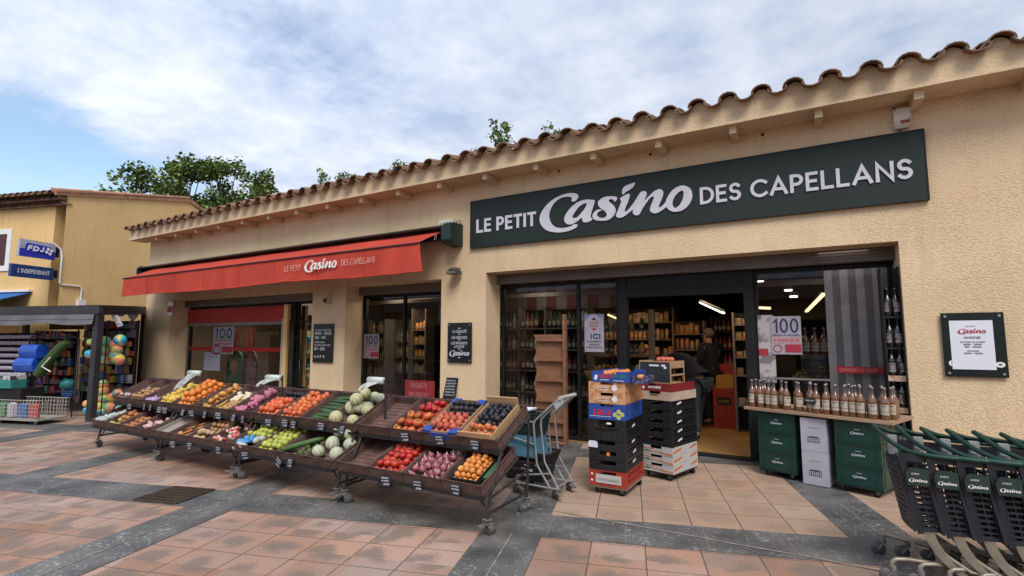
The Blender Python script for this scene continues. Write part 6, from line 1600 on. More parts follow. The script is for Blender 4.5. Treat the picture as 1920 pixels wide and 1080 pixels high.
# ============================================================ nested shopping carts at the right
CBLK = M("anthracite_cart_plastic", (0.018, 0.020, 0.026), .42, (.026, .028, .034), scale=8)
CGRN = M("green_cart_plastic", (0.004, 0.042, 0.030), .5, (.006, .034, .026), scale=4)
CLEG = M("beige_lacquered_steel", (.30, .26, .20), .4, (.2, .175, .14), scale=5, metal=.35)
CBAD = M("cart_badge_green", (0.022, 0.042, 0.034), .45)
def cart(label, ox, oy, rz=0):
    """nose to +X, handle at -X; origin on the ground under the near rear corner"""
    t = thing("shopping_cart", label, "shopping cart", (ox, oy, 0), rz, "nested plastic shopping carts")
    Wd = .54; Ln = .80
    zt, zb = .83, .36
    def S(x, z):      # near side point: tapers inward to the nose and the bottom
        return (x, .030 * (x / .2) * .8 + (zt - z) * .05, z)
    def Fr(x, z): p = S(x, z); return (x, Wd - p[1], z)
    xr = lambda z: .02 + (zt - z) * .17     # rear edge leans forward going down
    xf = lambda z: Ln - (zt - z) * .25
    for nm_, fn in (("near_side", S), ("far_side", Fr)):
        mb = MB(); nz = 11
        for k in range(nz):
            z = zb + (zt - .13 - zb) * k / (nz - 1); mb.bar(fn(xr(z), z), fn(xf(z), z), .010, .012)
        for k in range(16):
            f = (k + .5) / 16; mb.bar(fn(xr(zb) + (xf(zb) - xr(zb)) * f, zb), fn(xr(zt) + (xf(zt) - xr(zt)) * f, zt - .05), .006, .007, (1, 0, 0))
        mb.bar(fn(xr(zt) - .0, zt - .02), fn(xr(zb), zb - .03), .018, .030, (1, 0, 0)); mb.bar(fn(xf(zt), zt - .02), fn(xf(zb), zb), .016, .02, (1, 0, 0))
        mb.bar(fn(xr(zt), zt - .03), fn(xf(zt), zt - .03), .014, .05); mb.bar(fn(xr(zb), zb), fn(xf(zb), zb), .016, .025)
        mb.build(nm_, CBLK, t, local=True)
    mb = MB()      # front and floor grids
    for k in range(9):
        z = zb + (zt - .05 - zb) * k / 8; mb.bar(S(xf(z), z), Fr(xf(z), z), .008, .010)
    for k in range(1, 8):
        f = k / 8; a, b_ = Vector(S(xf(zb), zb)), Vector(Fr(xf(zb), zb)); c, d = Vector(S(xf(zt), zt)), Vector(Fr(xf(zt), zt)); mb.bar(a.lerp(b_, f), c.lerp(d, f), .006, .007, (1, 0, 0))
        a, b_ = Vector(S(xr(zb), zb)), Vector(Fr(xr(zb), zb)); c, d = Vector(S(xf(zb), zb)), Vector(Fr(xf(zb), zb)); mb.bar(a.lerp(b_, f), c.lerp(d, f), .008, .008)
    mb.build("front_grid", CBLK, t, local=True)
    mb = MB()      # rear flap with slots
    y0, y1 = .02, Wd - .02; nz = 12
    def Rp(u, v):   # u across, v down
        z = zt - .09 - v * (zt - .06 - zb - .02) ; b_ = .035 * math.sin(u * math.pi)
        return Vector((xr(z) - .03 - b_, y0 + (y1 - y0) * u, z))
    nu = 14
    for k in range(nz):
        v = k / (nz - 1)
        pts = [Rp(u / 8, v) for u in range(9)]
        for a in range(8): mb.bar(pts[a], pts[a + 1], .007, .020)
    for k in range(nu + 1):
        pts = [Rp(k / nu, v / 4) for v in range(5)]
        for a in range(4): mb.bar(pts[a], pts[a + 1], .007, .0065 if 0 < k < nu else .02, (1, 0, 0))
    mb.build("rear_flap", CBLK, t, local=True)
    # green rim: handle plus side rails
    mb = MB(); rim = []
    pts = [(.78, Wd - .03, zt + .01), (.3, Wd + .01, zt + .015), (.04, Wd + .0, zt + .045), (-.055, Wd - .05, zt + .085), (-.075, Wd - .12, zt + .095), (-.03, .22, zt + .05), (.02, .09, zt + .02), (.10, .015, zt), (.30, -.01, zt - .01), (.78, .06, zt)]
    def sm(pts, n=4):
        P_ = [Vector(p) for p in pts]; r = []
        for i in range(len(P_) - 1):
            p0, p1, p2, p3 = P_[max(i - 1, 0)], P_[i], P_[i + 1], P_[min(i + 2, len(P_) - 1)]
            for j in range(n):
                q = j / n; r.append(.5 * ((2 * p1) + (p2 - p0) * q + (2 * p0 - 5 * p1 + 4 * p2 - p3) * q * q + (3 * p1 - p0 - 3 * p2 + p3) * q ** 3))
        return r + [P_[-1]]
    sp_ = sm(pts); mb.tube(sp_, [.006 + .013 * min(1, abs(i - 14) / 5 + .3) for i in range(len(sp_))] if False else .015, 10); mb.build("green_rim", CGRN, t, local=True)
    mb = MB(); mb.box(-.02, .03, .20, .24, zt - .04, zt + .07); mb.bar((-.01, .16, zt - .02), (.02, .28, zt - .02), .03, .05); mb.build("coin_lock", TUBE, t, local=True)
    # badge on the near rear quarter
    mb = MB(); prof = [(.045, .635), (.145, .635), (.155, .645), (.155, .735), (.065, .742), (.045, .725), (.036, .70)]
    mb.T = Matrix.Translation((0, -.022, 0)); mb.poly([prof], .012)
    mb.build("badge", CBAD, t, local=True)
    mb = MB(); mb.T = Matrix.Translation((0, -.0255, 0)); logo(mb, .052, .655, .092, n=2); text(mb, "LE PETIT", .066, .702, .010, wt=.22, width=.04)
    mb.build("badge_lettering", WHITE, t, local=True)
    # chassis
    for y in (.05, Wd - .05):
        mb = MB(); mb.tube([(.15, y, .37), (.16, y, .31), (.21, y, .22), (.33, y, .14), (.62, y, .12)], .013, 8)
        vs = sm([(.13, y, .37), (.15, y, .29), (.20, y, .20), (.28, y, .145)], 3)
        vs = sm([(.13, y, .37), (.15, y, .29), (.20, y, .20), (.28, y, .12), (.36, y, .08)], 3)
        for a in range(len(vs) - 1): mb.add([vs[a] + Vector((-.02, -.014, 0)), vs[a] + Vector((.035, -.014, 0)), vs[a + 1] + Vector((.035, -.014, 0)), vs[a + 1] + Vector((-.02, -.014, 0)), vs[a] + Vector((-.02, .014, 0)), vs[a] + Vector((.035, .014, 0)), vs[a + 1] + Vector((.035, .014, 0)), vs[a + 1] + Vector((-.02, .014, 0))], [(0, 1, 2, 3), (7, 6, 5, 4), (0, 4, 7, 3), (1, 2, 6, 5)])
        mb.build("curved_leg", CLEG, t, local=True)
    mb = MB(); mb.tube([(-.06, .02, .10), (-.06, .02, .135), (-.04, .03, .15), (.02, .06, .15), (.15, .10, .14), (.3, .12, .13)], .014, 8)
    mb.tube([(-.06, Wd - .02, .10), (-.06, Wd - .02, .135), (-.04, Wd - .03, .15), (.02, Wd - .06, .15), (.3, Wd - .12, .13)], .014, 8)
    mb.tube([(.10, .08, .146), (.10, Wd - .08, .146)], .012, 8); mb.build("base_tube", CLEG, t, local=True)
    for x, y in ((-.06, .02), (-.06, Wd - .02), (.64, .12), (.64, Wd - .12)):
        mb = MB(); mb.cyl((x, y, .085), (x, y, .112), .020, 12)
        for s_ in (-1, 1): mb.bar((x, y + s_ * .018, .09), (x - .03, y + s_ * .018, .045), .008, .03, (0, 1, 0))
        c = mb.build("caster", CAST, t, local=True)
        mb = MB(); mb.T = Matrix.Translation((x - .03, y, .045)) @ Matrix.Rotation(R(90), 4, 'X'); mb.lathe([(.012, -.014), (.03, -.013), (.045, -.008), (.045, .008), (.03, .013), (.012, .014)], n=16); mb.build("wheel", RUBB, c, local=True)
    return t
cr_l = ["leftmost shopping cart of the nested row, its slotted rear flap showing", "second shopping cart in the nested row", "third shopping cart in the nested row", "fourth shopping cart in the nested row", "fifth shopping cart in the nested row, cut by the picture edge", "last shopping cart of the nested row, mostly outside the picture"]
CX, CY = .45, 4.17
c0 = cart(cr_l[0], CX, CY); ct = gather(c0)
for q in range(1, 6): dup(c0, (CX + .142 * q, CY - .004 * q, 0), (0, 0, R(.4 * q)), cr_l[q], tree=ct)

# ============================================================ inside the shop
SHW = M("shelf_wood", (.20, .15, .12), .6, (.14, .105, .085)); SHG = M("shelf_grey", (.22, .20, .18), .5)
def shelf_unit(name, label, x0, x1, y0, y1, zs, ztop, mat, nsides=2, back=None, posts=()):
    t = thing(name, label, "shelf", ((x0 + x1) / 2, y0, 0))
    mb = MB()
    for x in [x0, x1 - .03] + list(posts): mb.box(x, x + .03, y0, y1, .02, ztop)
    mb.build("uprights", mat, t)
    for z in zs: mb = MB(); mb.box(x0 + .031, x1 - .031, y0 + .004, y1, z - .02, z); mb.build("shelf_board", mat, t)
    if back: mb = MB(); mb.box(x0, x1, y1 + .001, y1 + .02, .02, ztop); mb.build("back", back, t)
    return t
PCOL = [M("goods_%s" % n_, c, .4, tuple(x * .6 for x in c), scale=9, rand=.3) for n_, c in (("amber", (.45, .20, .05)), ("green_glass", (.03, .07, .04)), ("dark_red", (.25, .03, .03)), ("ochre", (.45, .30, .08)), ("cream", (.55, .48, .36)), ("dark", (.03, .03, .035)), ("red", (.45, .04, .03)), ("orange", (.60, .24, .04)))]
GB = {}
GLAB = M('goods_label', (.42, .36, .26), .6, (.25, .08, .05), scale=12, lo=.47, hi=.53, rand=.8)
def goods(key, mat, shape='bottle', h=.26, r=.038):
    k = (key, mat.name)
    if k not in GB:
        mb = MB()
        if shape == 'bottle': mb.lathe([(r * .95, 0), (r, .01), (r, h * .55), (r * .4, h * .75), (r * .36, h)], n=8)
        elif shape == 'jar': mb.lathe([(r * .95, 0), (r, .01), (r, h * .8), (r * .8, h * .84), (r * .8, h)], n=8)
        else: mb.box(-r, r, -r * .6, r * .6, 0, h)
        mb.m = 1
        if shape == 'pack': mb.box(-r * .8, r * .8, -r * .6 - .003, -r * .6 - .001, h * .45, h * .8)
        else: mb.lathe([(r * 1.01, h * .18), (r * 1.02, h * .19), (r * 1.02, h * .43), (r * 1.01, h * .44)], n=8)
        GB[k] = mb.build({'bottle': 'shop_bottle', 'jar': 'glass_jar', 'pack': 'food_pack'}[shape], [mat, GLAB], origin=(0, 0, 0), local=True)
        return GB[k]
    o = GB[k].copy(); COL.objects.link(o); o.scale = (1, 1, rf.uniform(.8, 1.1)); o.rotation_euler.z = rf.uniform(-.5, .5); return o
def stock(x0, x1, y, z, label, mats, shape='bottle', h=.26, r=.038, gap=.012, cat=None):
    x = x0 + r; 
    while x < x1 - r:
        o = goods(shape + str(h) + str(r), rf.choice(mats), shape, h, r); o.location = (x, y + rf.uniform(-.01, .01), z); tag(o, label, cat or {'bottle': 'bottle', 'jar': 'jar', 'pack': 'packet'}[shape], label)
        x += 2 * r + gap + (rf.random() < .06) * .08
# left pane: bottle shelves
zs = [.30, .66, 1.02, 1.38, 1.74]
shelf_unit("bottle_shelf", "dim wooden bottle shelves behind the left pane of the entrance", -5.05, -3.1, 7.85, 8.1, zs, 2.1, SHW, posts=(-4.42, -3.9))
for k, z in enumerate(zs):
    stock(-5.0, -3.15, 7.93, z + .001, "bottle on the %s shelf behind the left pane" % ("lowest", "second", "third", "fourth", "top")[k], [PCOL[1], PCOL[5], PCOL[2], PCOL[1], PCOL[4]] if k != 2 else [PCOL[2], PCOL[2], PCOL[5]], 'bottle', .27)
# red and white striped frieze above
t = thing("striped_frieze", "red and white striped frieze high behind the left pane", "panel", (-4.2, 8.3, 2.2))
for k in range(16):
    mb = MB(); mb.box(-5.9 + k * .2, -5.7 + k * .2, 8.35, 8.36, 2.08, 2.75); mb.build("stripe", M("frieze_red", (.22, .05, .04), .7) if k % 2 else M("frieze_white", (.30, .26, .24), .7), t)
# second pane: pale boards, potted plant and bag
t = shelf_unit("glass_cabinet", "pale lit cabinet behind the poster pane", -3.55, -2.3, 8.6, 8.9, [.5, .9, 1.3, 1.7], 2.05, SHG)
for k, z in enumerate((.5, .9, 1.3, 1.7)): stock(-3.5, -2.35, 8.7, z + .001, "jar on the %s shelf of the pale cabinet" % ("lowest", "second", "third", "top")[k], [PCOL[3], PCOL[4], PCOL[1]], 'jar', .2, .04)
t = thing("paper_bag_plant", "kraft paper bag with folded rim standing inside the poster pane", "bag", (-2.85, 7.7, .72))
mb = MB(); mb.lathe([(.07, .0), (.085, .1), (.10, .22), (.16, .34), (.15, .33)], (-2.95, 7.68, .72), 12); mb.build("paper_bag", KRAFT, t)
t = thing("potted_plant", "small leafy pot plant beside the paper bag behind the pane", "plant", (-2.65, 7.7, .72))
mb = MB(); mb.lathe([(.05, 0), (.075, .14), (.08, .15)], (-2.66, 7.7, .72), 12); mb.build("pot", KRAFT, t)
mb = MB(); leaves(mb, (-2.66, 7.7, .98), (.16, .12, .1), 90, .06, rf); mb.build("leaves", M("pot_leaf", (.04, .08, .02), .6), t)
t = thing("low_shelf", "low dark shelf just inside the first panes", "shelf", (-3.0, 7.7, 0)); mb = MB(); mb.box(-3.35, -2.42, 7.5, 7.9, .68, .715); mb.build("top", SHG, t); mb = MB(); mb.box(-3.33, -3.29, 7.52, 7.88, .02, .68); mb.box(-2.5, -2.46, 7.52, 7.88, .02, .68); mb.build("legs", BLACK, t)
# through the door: shelves at the back
def dshelf(nm_, lab, x0, x1, y, zs, mats, shapes, ztop=2.0, mat=SHW, h=.2, r=.04):
    t = shelf_unit(nm_, lab, x0, x1, y, y + .3, zs, ztop, mat, back=DRKW)
    for k, z in enumerate(zs): stock(x0 + .04, x1 - .04, y + .1, z + .001, "item on shelf %s of the %s" % (("one", "two", "three", "four", "five", "six")[k], lab.replace("shelves ", "")[:48]), mats[k % len(mats)], shapes[k % len(shapes)], h, r)
    return t
dshelf("grocery_shelf", "warm lit grocery shelves seen through the door", -4.15, -2.35, 10.6, [.4, .8, 1.2, 1.55, 1.9], [[PCOL[3], PCOL[4]], [PCOL[0], PCOL[3]], [PCOL[7], PCOL[4]], [PCOL[0], PCOL[4]], [PCOL[4], PCOL[3]]], ['pack', 'jar', 'pack', 'jar', 'pack'], 2.2)
dshelf("grocery_shelf", "middle shelves right of the warm ones", -2.3, -1.7, 10.2, [.3, .7, 1.05, 1.35, 1.65], [[PCOL[7], PCOL[0]], [PCOL[0], PCOL[3]]], ['pack', 'jar'], 1.9)
dshelf("drinks_shelf", "dark shelves of red drinks through the door", -1.68, -1.05, 10.8, [.3, .65, 1.0, 1.35, 1.7], [[PCOL[6], PCOL[2]], [PCOL[2], PCOL[5]], [PCOL[6], PCOL[6]]], ['bottle'], 2.0, MATS["matt_black"], .27, .035)
dshelf("bread_shelf", "narrow metal shelves just inside the door on the right", -1.12, -.78, 9.4, [.45, .95, 1.25, 1.55, 1.8], [[PCOL[4], PCOL[0]], [PCOL[7], PCOL[3]]], ['pack'], 2.0, SHG, .12, .05)
t = thing("drinks_display", "tall red and yellow cardboard drinks display inside the door", "display stand", (-1.4, 9.6, 0))
mb = MB(); mb.box(-1.50, -1.14, 9.6, 9.9, .02, .70); mb.box(-1.50, -1.14, 9.88, 9.9, .70, 1.12); mb.box(-1.50, -1.48, 9.6, 9.88, .70, 1.05); mb.box(-1.16, -1.14, 9.6, 9.88, .7, 1.05); mb.build("red_body", M("display_red", (.42, .045, .015), .5), t)
mb = MB(); mb.box(-1.475, -1.165, 9.65, 9.87, .701, .93); mb.build("yellow_band", M("display_yellow", (.55, .28, .03), .5), t)
mb = MB(); mb.T = Matrix.Translation((0, 9.596, 0)); mb.poly([[(-1.42, .42), (-1.22, .42), (-1.20, .46), (-1.22, .55), (-1.42, .55), (-1.44, .5)]]); mb.build("dark_badge", BLACK, t)
mb = MB(); mb.T = Matrix.Translation((0, 9.593, 0)); text(mb, "ANGEL", -1.41, .46, .05, wt=.22, width=.18); mb.build("badge_word", MATS["display_yellow"], t)
# counter with oranges and basket
t = thing("shop_counter", "low wooden counter with produce seen through the door", "counter", (-2.9, 9.4, 0)); mb = MB(); mb.box(-3.4, -2.3, 9.2, 9.7, .02, .85); mb.build("body", SHW, t)
mb = MB(); 
for q in range(26): mb.sphere((-3.2 + rf.random() * .7, 9.3 + rf.random() * .3, 1.32 + rf.uniform(0, .1)), .045, 8, 6)
mb.box(-3.25, -2.45, 9.25, 9.65, 1.24, 1.29); tag(mb.build("orange_heap", K['orange']['mats'][0]), "heap of oranges on a raised tray seen through the door", "oranges", kind='stuff')
mb = MB(); mb.box(-3.22, -3.18, 9.3, 9.34, .85, 1.24); mb.box(-2.52, -2.48, 9.3, 9.34, .85, 1.24); tag(mb.build("tray_stand", SHW), "wooden stand under the raised orange tray", "stand")
# lamps
LAMPM = M("lamp_white", (.8, .8, .75), .5, emit=(1.0, .86, .66), es=5.0)
LAMPC = M("lamp_tube", (.8, .8, .8), .5, emit=(.95, .93, .85), es=2.2)
LAMPY = M("lamp_tube_warm", (.8, .7, .5), .5, emit=(1.0, .66, .32), es=2.2)
def lampbar(name, label, a, b_, m, r=.018):
    t = thing(name, label, "lamp", a); mb = MB(); mb.bar(a, b_, r * 2, r * 1.2); mb.build("tube", m, t)
    mb = MB(); mb.bar(Vector(a) + Vector((0, 0, .03)), Vector(b_) + Vector((0, 0, .03)), r * 2.6, .02); mb.build("housing", BLACK, t)
lampbar("tube_lamp", "bright strip lamp slanting under the ceiling seen through the door", PY(1313, 567, 9.0), PY(1357, 587, 8.1), LAMPC)
lampbar("tube_lamp", "warm strip lamp behind the poster pane by the striped panel", PY(1545, 551, 8.6), PY(1512, 584, 10.6), LAMPY, .022)
lampbar("tube_lamp", "warm horizontal lamp at the left edge of the poster pane", PY(1421, 577, 9.5), PY(1445, 578, 9.5), LAMPY, .03)
lampbar("tube_lamp", "warm strip lamp above the oranges behind the door post", PY(1140, 590, 9.5), PY(1163, 600, 9.5), LAMPY, .02)
for k, (px, py) in enumerate(((1181, 541), (1277, 535), (1425, 528), (1478, 544), (1488, 556))):
    p = PY(px, py, 7.95); t = thing("spot_lamp", "small ceiling spot lamp, %s from the left above the entrance" % o1[k], "lamp", p, group="ceiling spots")
    mb = MB(); mb.box(p.x - .06, p.x + .06, p.y - .05, p.y + .05, p.z + .006, p.z + .06); mb.build("housing", MATS["dark_grey_metal"], t)
    mb = MB(); mb.box(p.x - .045, p.x + .045, p.y - .052, p.y + .04, p.z - .01, p.z + .0055); mb.build("diffuser", LAMPM, t)
    mb = MB(); mb.box(p.x - .008, p.x + .008, p.y - .008, p.y + .008, p.z + .06, 2.85); mb.build("stem", BLACK, t)
mb = MB(); 
for y, z in ((7.9, 2.28), (8.4, 2.34), (9.1, 2.42)): mb.box(-8.2, 1.2, y, y + .06, z, z + .07)
mb.build("ceiling_rail", SHG, bld)
for k, (x, y, z, e, c) in enumerate(((-3.2, 9.5, 2.3, 10, (1, .62, .32)), (-1.3, 9.0, 2.3, 5, (1, .7, .45)), (-4.0, 7.7, 2.5, 2.5, (1, .85, .7)), (-.1, 8.8, 2.3, 3, (1, .75, .5)), (.4, 7.44, 2.6, 1.2, (1, .9, .8)), (-7.2, 8.0, 2.5, 11, (1, .78, .52)), (-11.8, 8.0, 2.6, 15, (1, .92, .88)))):  # area lights for the lit shop; the far-left one added to brighten window goods
    ld = bpy.data.lights.new("shop_fill_light", 'AREA'); ld.energy = e; ld.size = .5; ld.color = c
    lo = bpy.data.objects.new("shop_fill_light", ld); COL.objects.link(lo); lo.location = (x, y, z)
# middle window: lit bottle cabinets
def pxx(px, Y): return PY(px, 640, Y).x
t = dshelf("spirits_shelf", "spirits cabinet at the left of the middle window", pxx(678, 8.5), pxx(722, 8.5), 8.5, [.75, 1.1, 1.4, 1.7], [[PCOL[4], PCOL[3]], [PCOL[4], PCOL[0]]], ['bottle'], 2.0, SHG, .24, .03)
t = dshelf("fridge_shelf", "narrow lit cabinet in the middle window", pxx(738, 9.0), pxx(768, 9.0), 9.0, [.8, 1.15, 1.5], [[PCOL[4], PCOL[3]], [PCOL[0], PCOL[4]]], ['bottle'], 2.0, SHG, .26, .035)
t = dshelf("spirits_shelf", "second narrow cabinet behind the middle window", -7.4, -6.85, 9.0, [.9, 1.25, 1.6], [[PCOL[3], PCOL[4]], [PCOL[0]]], ['bottle'], 2.1, SHG, .25, .035) if False else None
dshelf("pantry_shelf", "brown pantry shelves at the right of the middle window", pxx(771, 8.5), pxx(798, 8.5), 8.5, [.85, 1.15, 1.45, 1.75], [[PCOL[0], PCOL[3]], [PCOL[7], PCOL[0]]], ['pack', 'jar'], 2.2, SHW, .18, .045)
t = poster("tasting_poster", "red tasting poster low in the middle window", -6.55, -5.85, .45, .80, 7.365, [M("dim_red_sheet", (.32, .03, .035), .6),
    ("words", M("pink_words", (.55, .3, .3), .6), lambda m, w, h: (text(m, "D~GUSTE", w * .2, h * .62, h * .24, wt=.12, width=w * .55), text(m, "DES ENCAS", w * .15, h * .15, h * .24, wt=.12, width=w * .65)))])
mb = MB(); mb.T = Matrix.Translation((-5.72, 7.3, 1.98)); disc(mb, 0, 0, .13, n=20); t = thing("round_sticker", "dark square sticker with pale round emblem at the middle window's top corner", "sticker", (-5.65, 7.37, 1.9))
mb = MB(); mb.box(-5.80, -5.45, 7.362, 7.366, 1.85, 2.25); mb.build("square", BLK_G, t)
mb = MB(); mb.T = Matrix.Translation((-5.62, 7.359, 2.07))
for r0, r1 in ((.12, .105), (.08, .072), (.04, .0)):
    n_ = 20; vs = [(r0 * math.cos(i * .314159), 0, r0 * math.sin(i * .314159)) for i in range(n_)] + [(r1 * math.cos(i * .314159), 0, r1 * math.sin(i * .314159)) for i in range(n_)]
    mb.add(vs, [(i, (i + 1) % n_, n_ + (i + 1) % n_, n_ + i) for i in range(n_)])
mb.build("emblem", M("grey_emblem", (.3, .3, .3), .6), t)
# far left window contents
tape("window_tape", "plain red tape band across the far left window", pxx(353, 7.34) + .02, -9.95, 1.27, 1.36, 7.375, "", M("bright_window_tape", (.45, .012, .012), .4))
RB_ = M("awning_reflection_red", (.42, .03, .025), .7)
t = thing("awning_reflection_panel", "dark red panel standing in for the awning reflection in the far left window", "reflection panel", (-11.5, 7.5, 2.0)); mb = MB(); mb.box(OPS[0][0] + .05, -9.95, 7.30, 7.335, 1.95, 2.30); mb.build("board", RB_, t); mb = MB(); mb.box(OPS[0][0] + .05, -9.95, 7.29, 7.34, 1.88, 1.945); mb.build("grey_edge", SHG, t)  # red board added to imitate the awning's reflection in the glass
t = thing("pink_noodle_bundle", "bundle of orange red and green beach toys hanging in the far left window", "toys", (-10.95, 7.6, 1.5))
for k in range(9):
    mb = MB(); x = pxx(440, 7.6) + k * .092; mb.tube([(x, 7.6, 1.80), (x + .01 * (k - 4), 7.58, 1.42), (x - .012 * (k - 4), 7.6, 1.36)], .04, 7); mb.build("toy", M("toy_green", (.16, .35, .03), .5) if k == 4 else M("toy_coral", (.70, .09, .06), .5, (.6, .16, .1), scale=8, emit=None), t)
def board(name, label, x, w_, h_, z, mat, Y=7.7, deco=None):
    pts = [(x - w_ / 2, z), (x + w_ / 2, z)] + arc(x, z + h_ - w_ / 2, w_ / 2, w_ / 2, 0, 180, 10)
    t = thing(name, label, "bodyboard", (x, Y, z)); mb = MB(); mb.T = Matrix.Translation((0, Y, 0)); mb.poly([pts], .05); mb.build("board", mat, t)
    if deco:
        for nm_, mt, fn in deco: mb = MB(); mb.T = Matrix.Translation((0, Y - .004, 0)); fn(mb); mb.build(nm_, mt, t)
GX = pxx(441, 7.62)
board("bodyboard", "green bodyboard printed with an orange ice lolly in the far left window", GX, .62, 1.0, .30, M("board_green", (.015, .17, .05), .4), 7.62,
    [("lolly", M("lolly_orange", (.55, .2, .05), .6, (.1, .25, .1), scale=4, lo=.55, hi=.6), lambda m: (rect(m, GX - .14, GX + .14, .80, 1.02), m.add([(GX - .08, 0, .80), (GX + .08, 0, .80), (GX, 0, .62)], [(0, 1, 2)])))])
board("bodyboard", "blue bodyboard behind the green one in the far left window", GX - .17, .60, .97, .30, M("board_blue", (.05, .16, .36), .4), 7.72)
board("bodyboard", "pink speckled bodyboard right of the green one in the far left window", pxx(468, 7.75), .60, 1.0, .30, M("board_pink", (.45, .2, .24), .4, (.1, .05, .06), scale=9, lo=.55, hi=.58), 7.75)
t = poster("notice_sheet", "pale bluish handwritten sheet low in the far left window", pxx(385, 7.37), pxx(415, 7.37), .78, 1.22, 7.37, [M("bluish_sheet", (.36, .36, .46), .7), ("writing", INK, lambda m, w, h: (scribble(m, w * .3, w * .6, h * .75, h * .05, random.Random(2)), scribble(m, w * .2, w * .5, h * .2, h * .04, random.Random(5))))])
mb = MB(); mb.tube([(-9.93, 7.2, .02), (-9.93, 7.2, 2.0)], .028, 8); tag(mb.build("pale_post", M("pale_metal", (.45, .44, .42), .4)), "slim pale post at the right side of the far left window", "post")
mb = MB(); mb.box(-9.85, -9.72, 7.15, 7.22, .5, 2.3); tag(mb.build("ochre_batten", WALLY), "ochre batten beside the pale post of the far left window", "batten")
mb = MB()
for k in range(5): mb.tube([(-9.7, 7.2, .5 + k * .36), (-8.66, 7.2, .5 + k * .36)], .006, 5)
for x in (-9.7, -9.35, -9.0, -8.66): mb.tube([(x, 7.2, .1), (x, 7.2, 1.95)], .007, 5)
tag(mb.build("wire_gate", BLACK), "thin black wire gate closing the right part of the far left opening", "gate")
# ============================================================ people in the doorway
def skin_mesh(name, joints, edges, mat, parent, levels=2):
    me = bpy.data.meshes.new(name); me.from_pydata([j[:3] for j in joints], edges, []); me.materials.append(mat)
    o = bpy.data.objects.new(name, me); COL.objects.link(o)
    if parent is not None: o.parent = parent; WM[o.name] = WM[parent.name]
    md = o.modifiers.new("skin", 'SKIN'); md.use_smooth_shade = True
    for k, j in enumerate(joints):
        sv = me.skin_vertices[0].data[k]; sv.radius = (j[3], j[4] if len(j) > 4 else j[3]); sv.use_root = (k == 0)
    s_ = o.modifiers.new("sub", 'SUBSURF'); s_.levels = levels; s_.render_levels = levels
    return o
SKIN = M("skin_tone", (.42, .22, .14), .55, (.36, .18, .12)); HAIR = M("brown_hair", (.04, .025, .018), .7)
NAVYC = M("black_jumper_cloth", (.012, .012, .015), .9); JEAN = M("dark_grey_trousers", (.045, .055, .065), .9, (.035, .04, .05)); SHOE = M("dark_shoes", (.015, .015, .018), .6)
def ch(pts): return [(i, i + 1) for i in range(len(pts) - 1)]
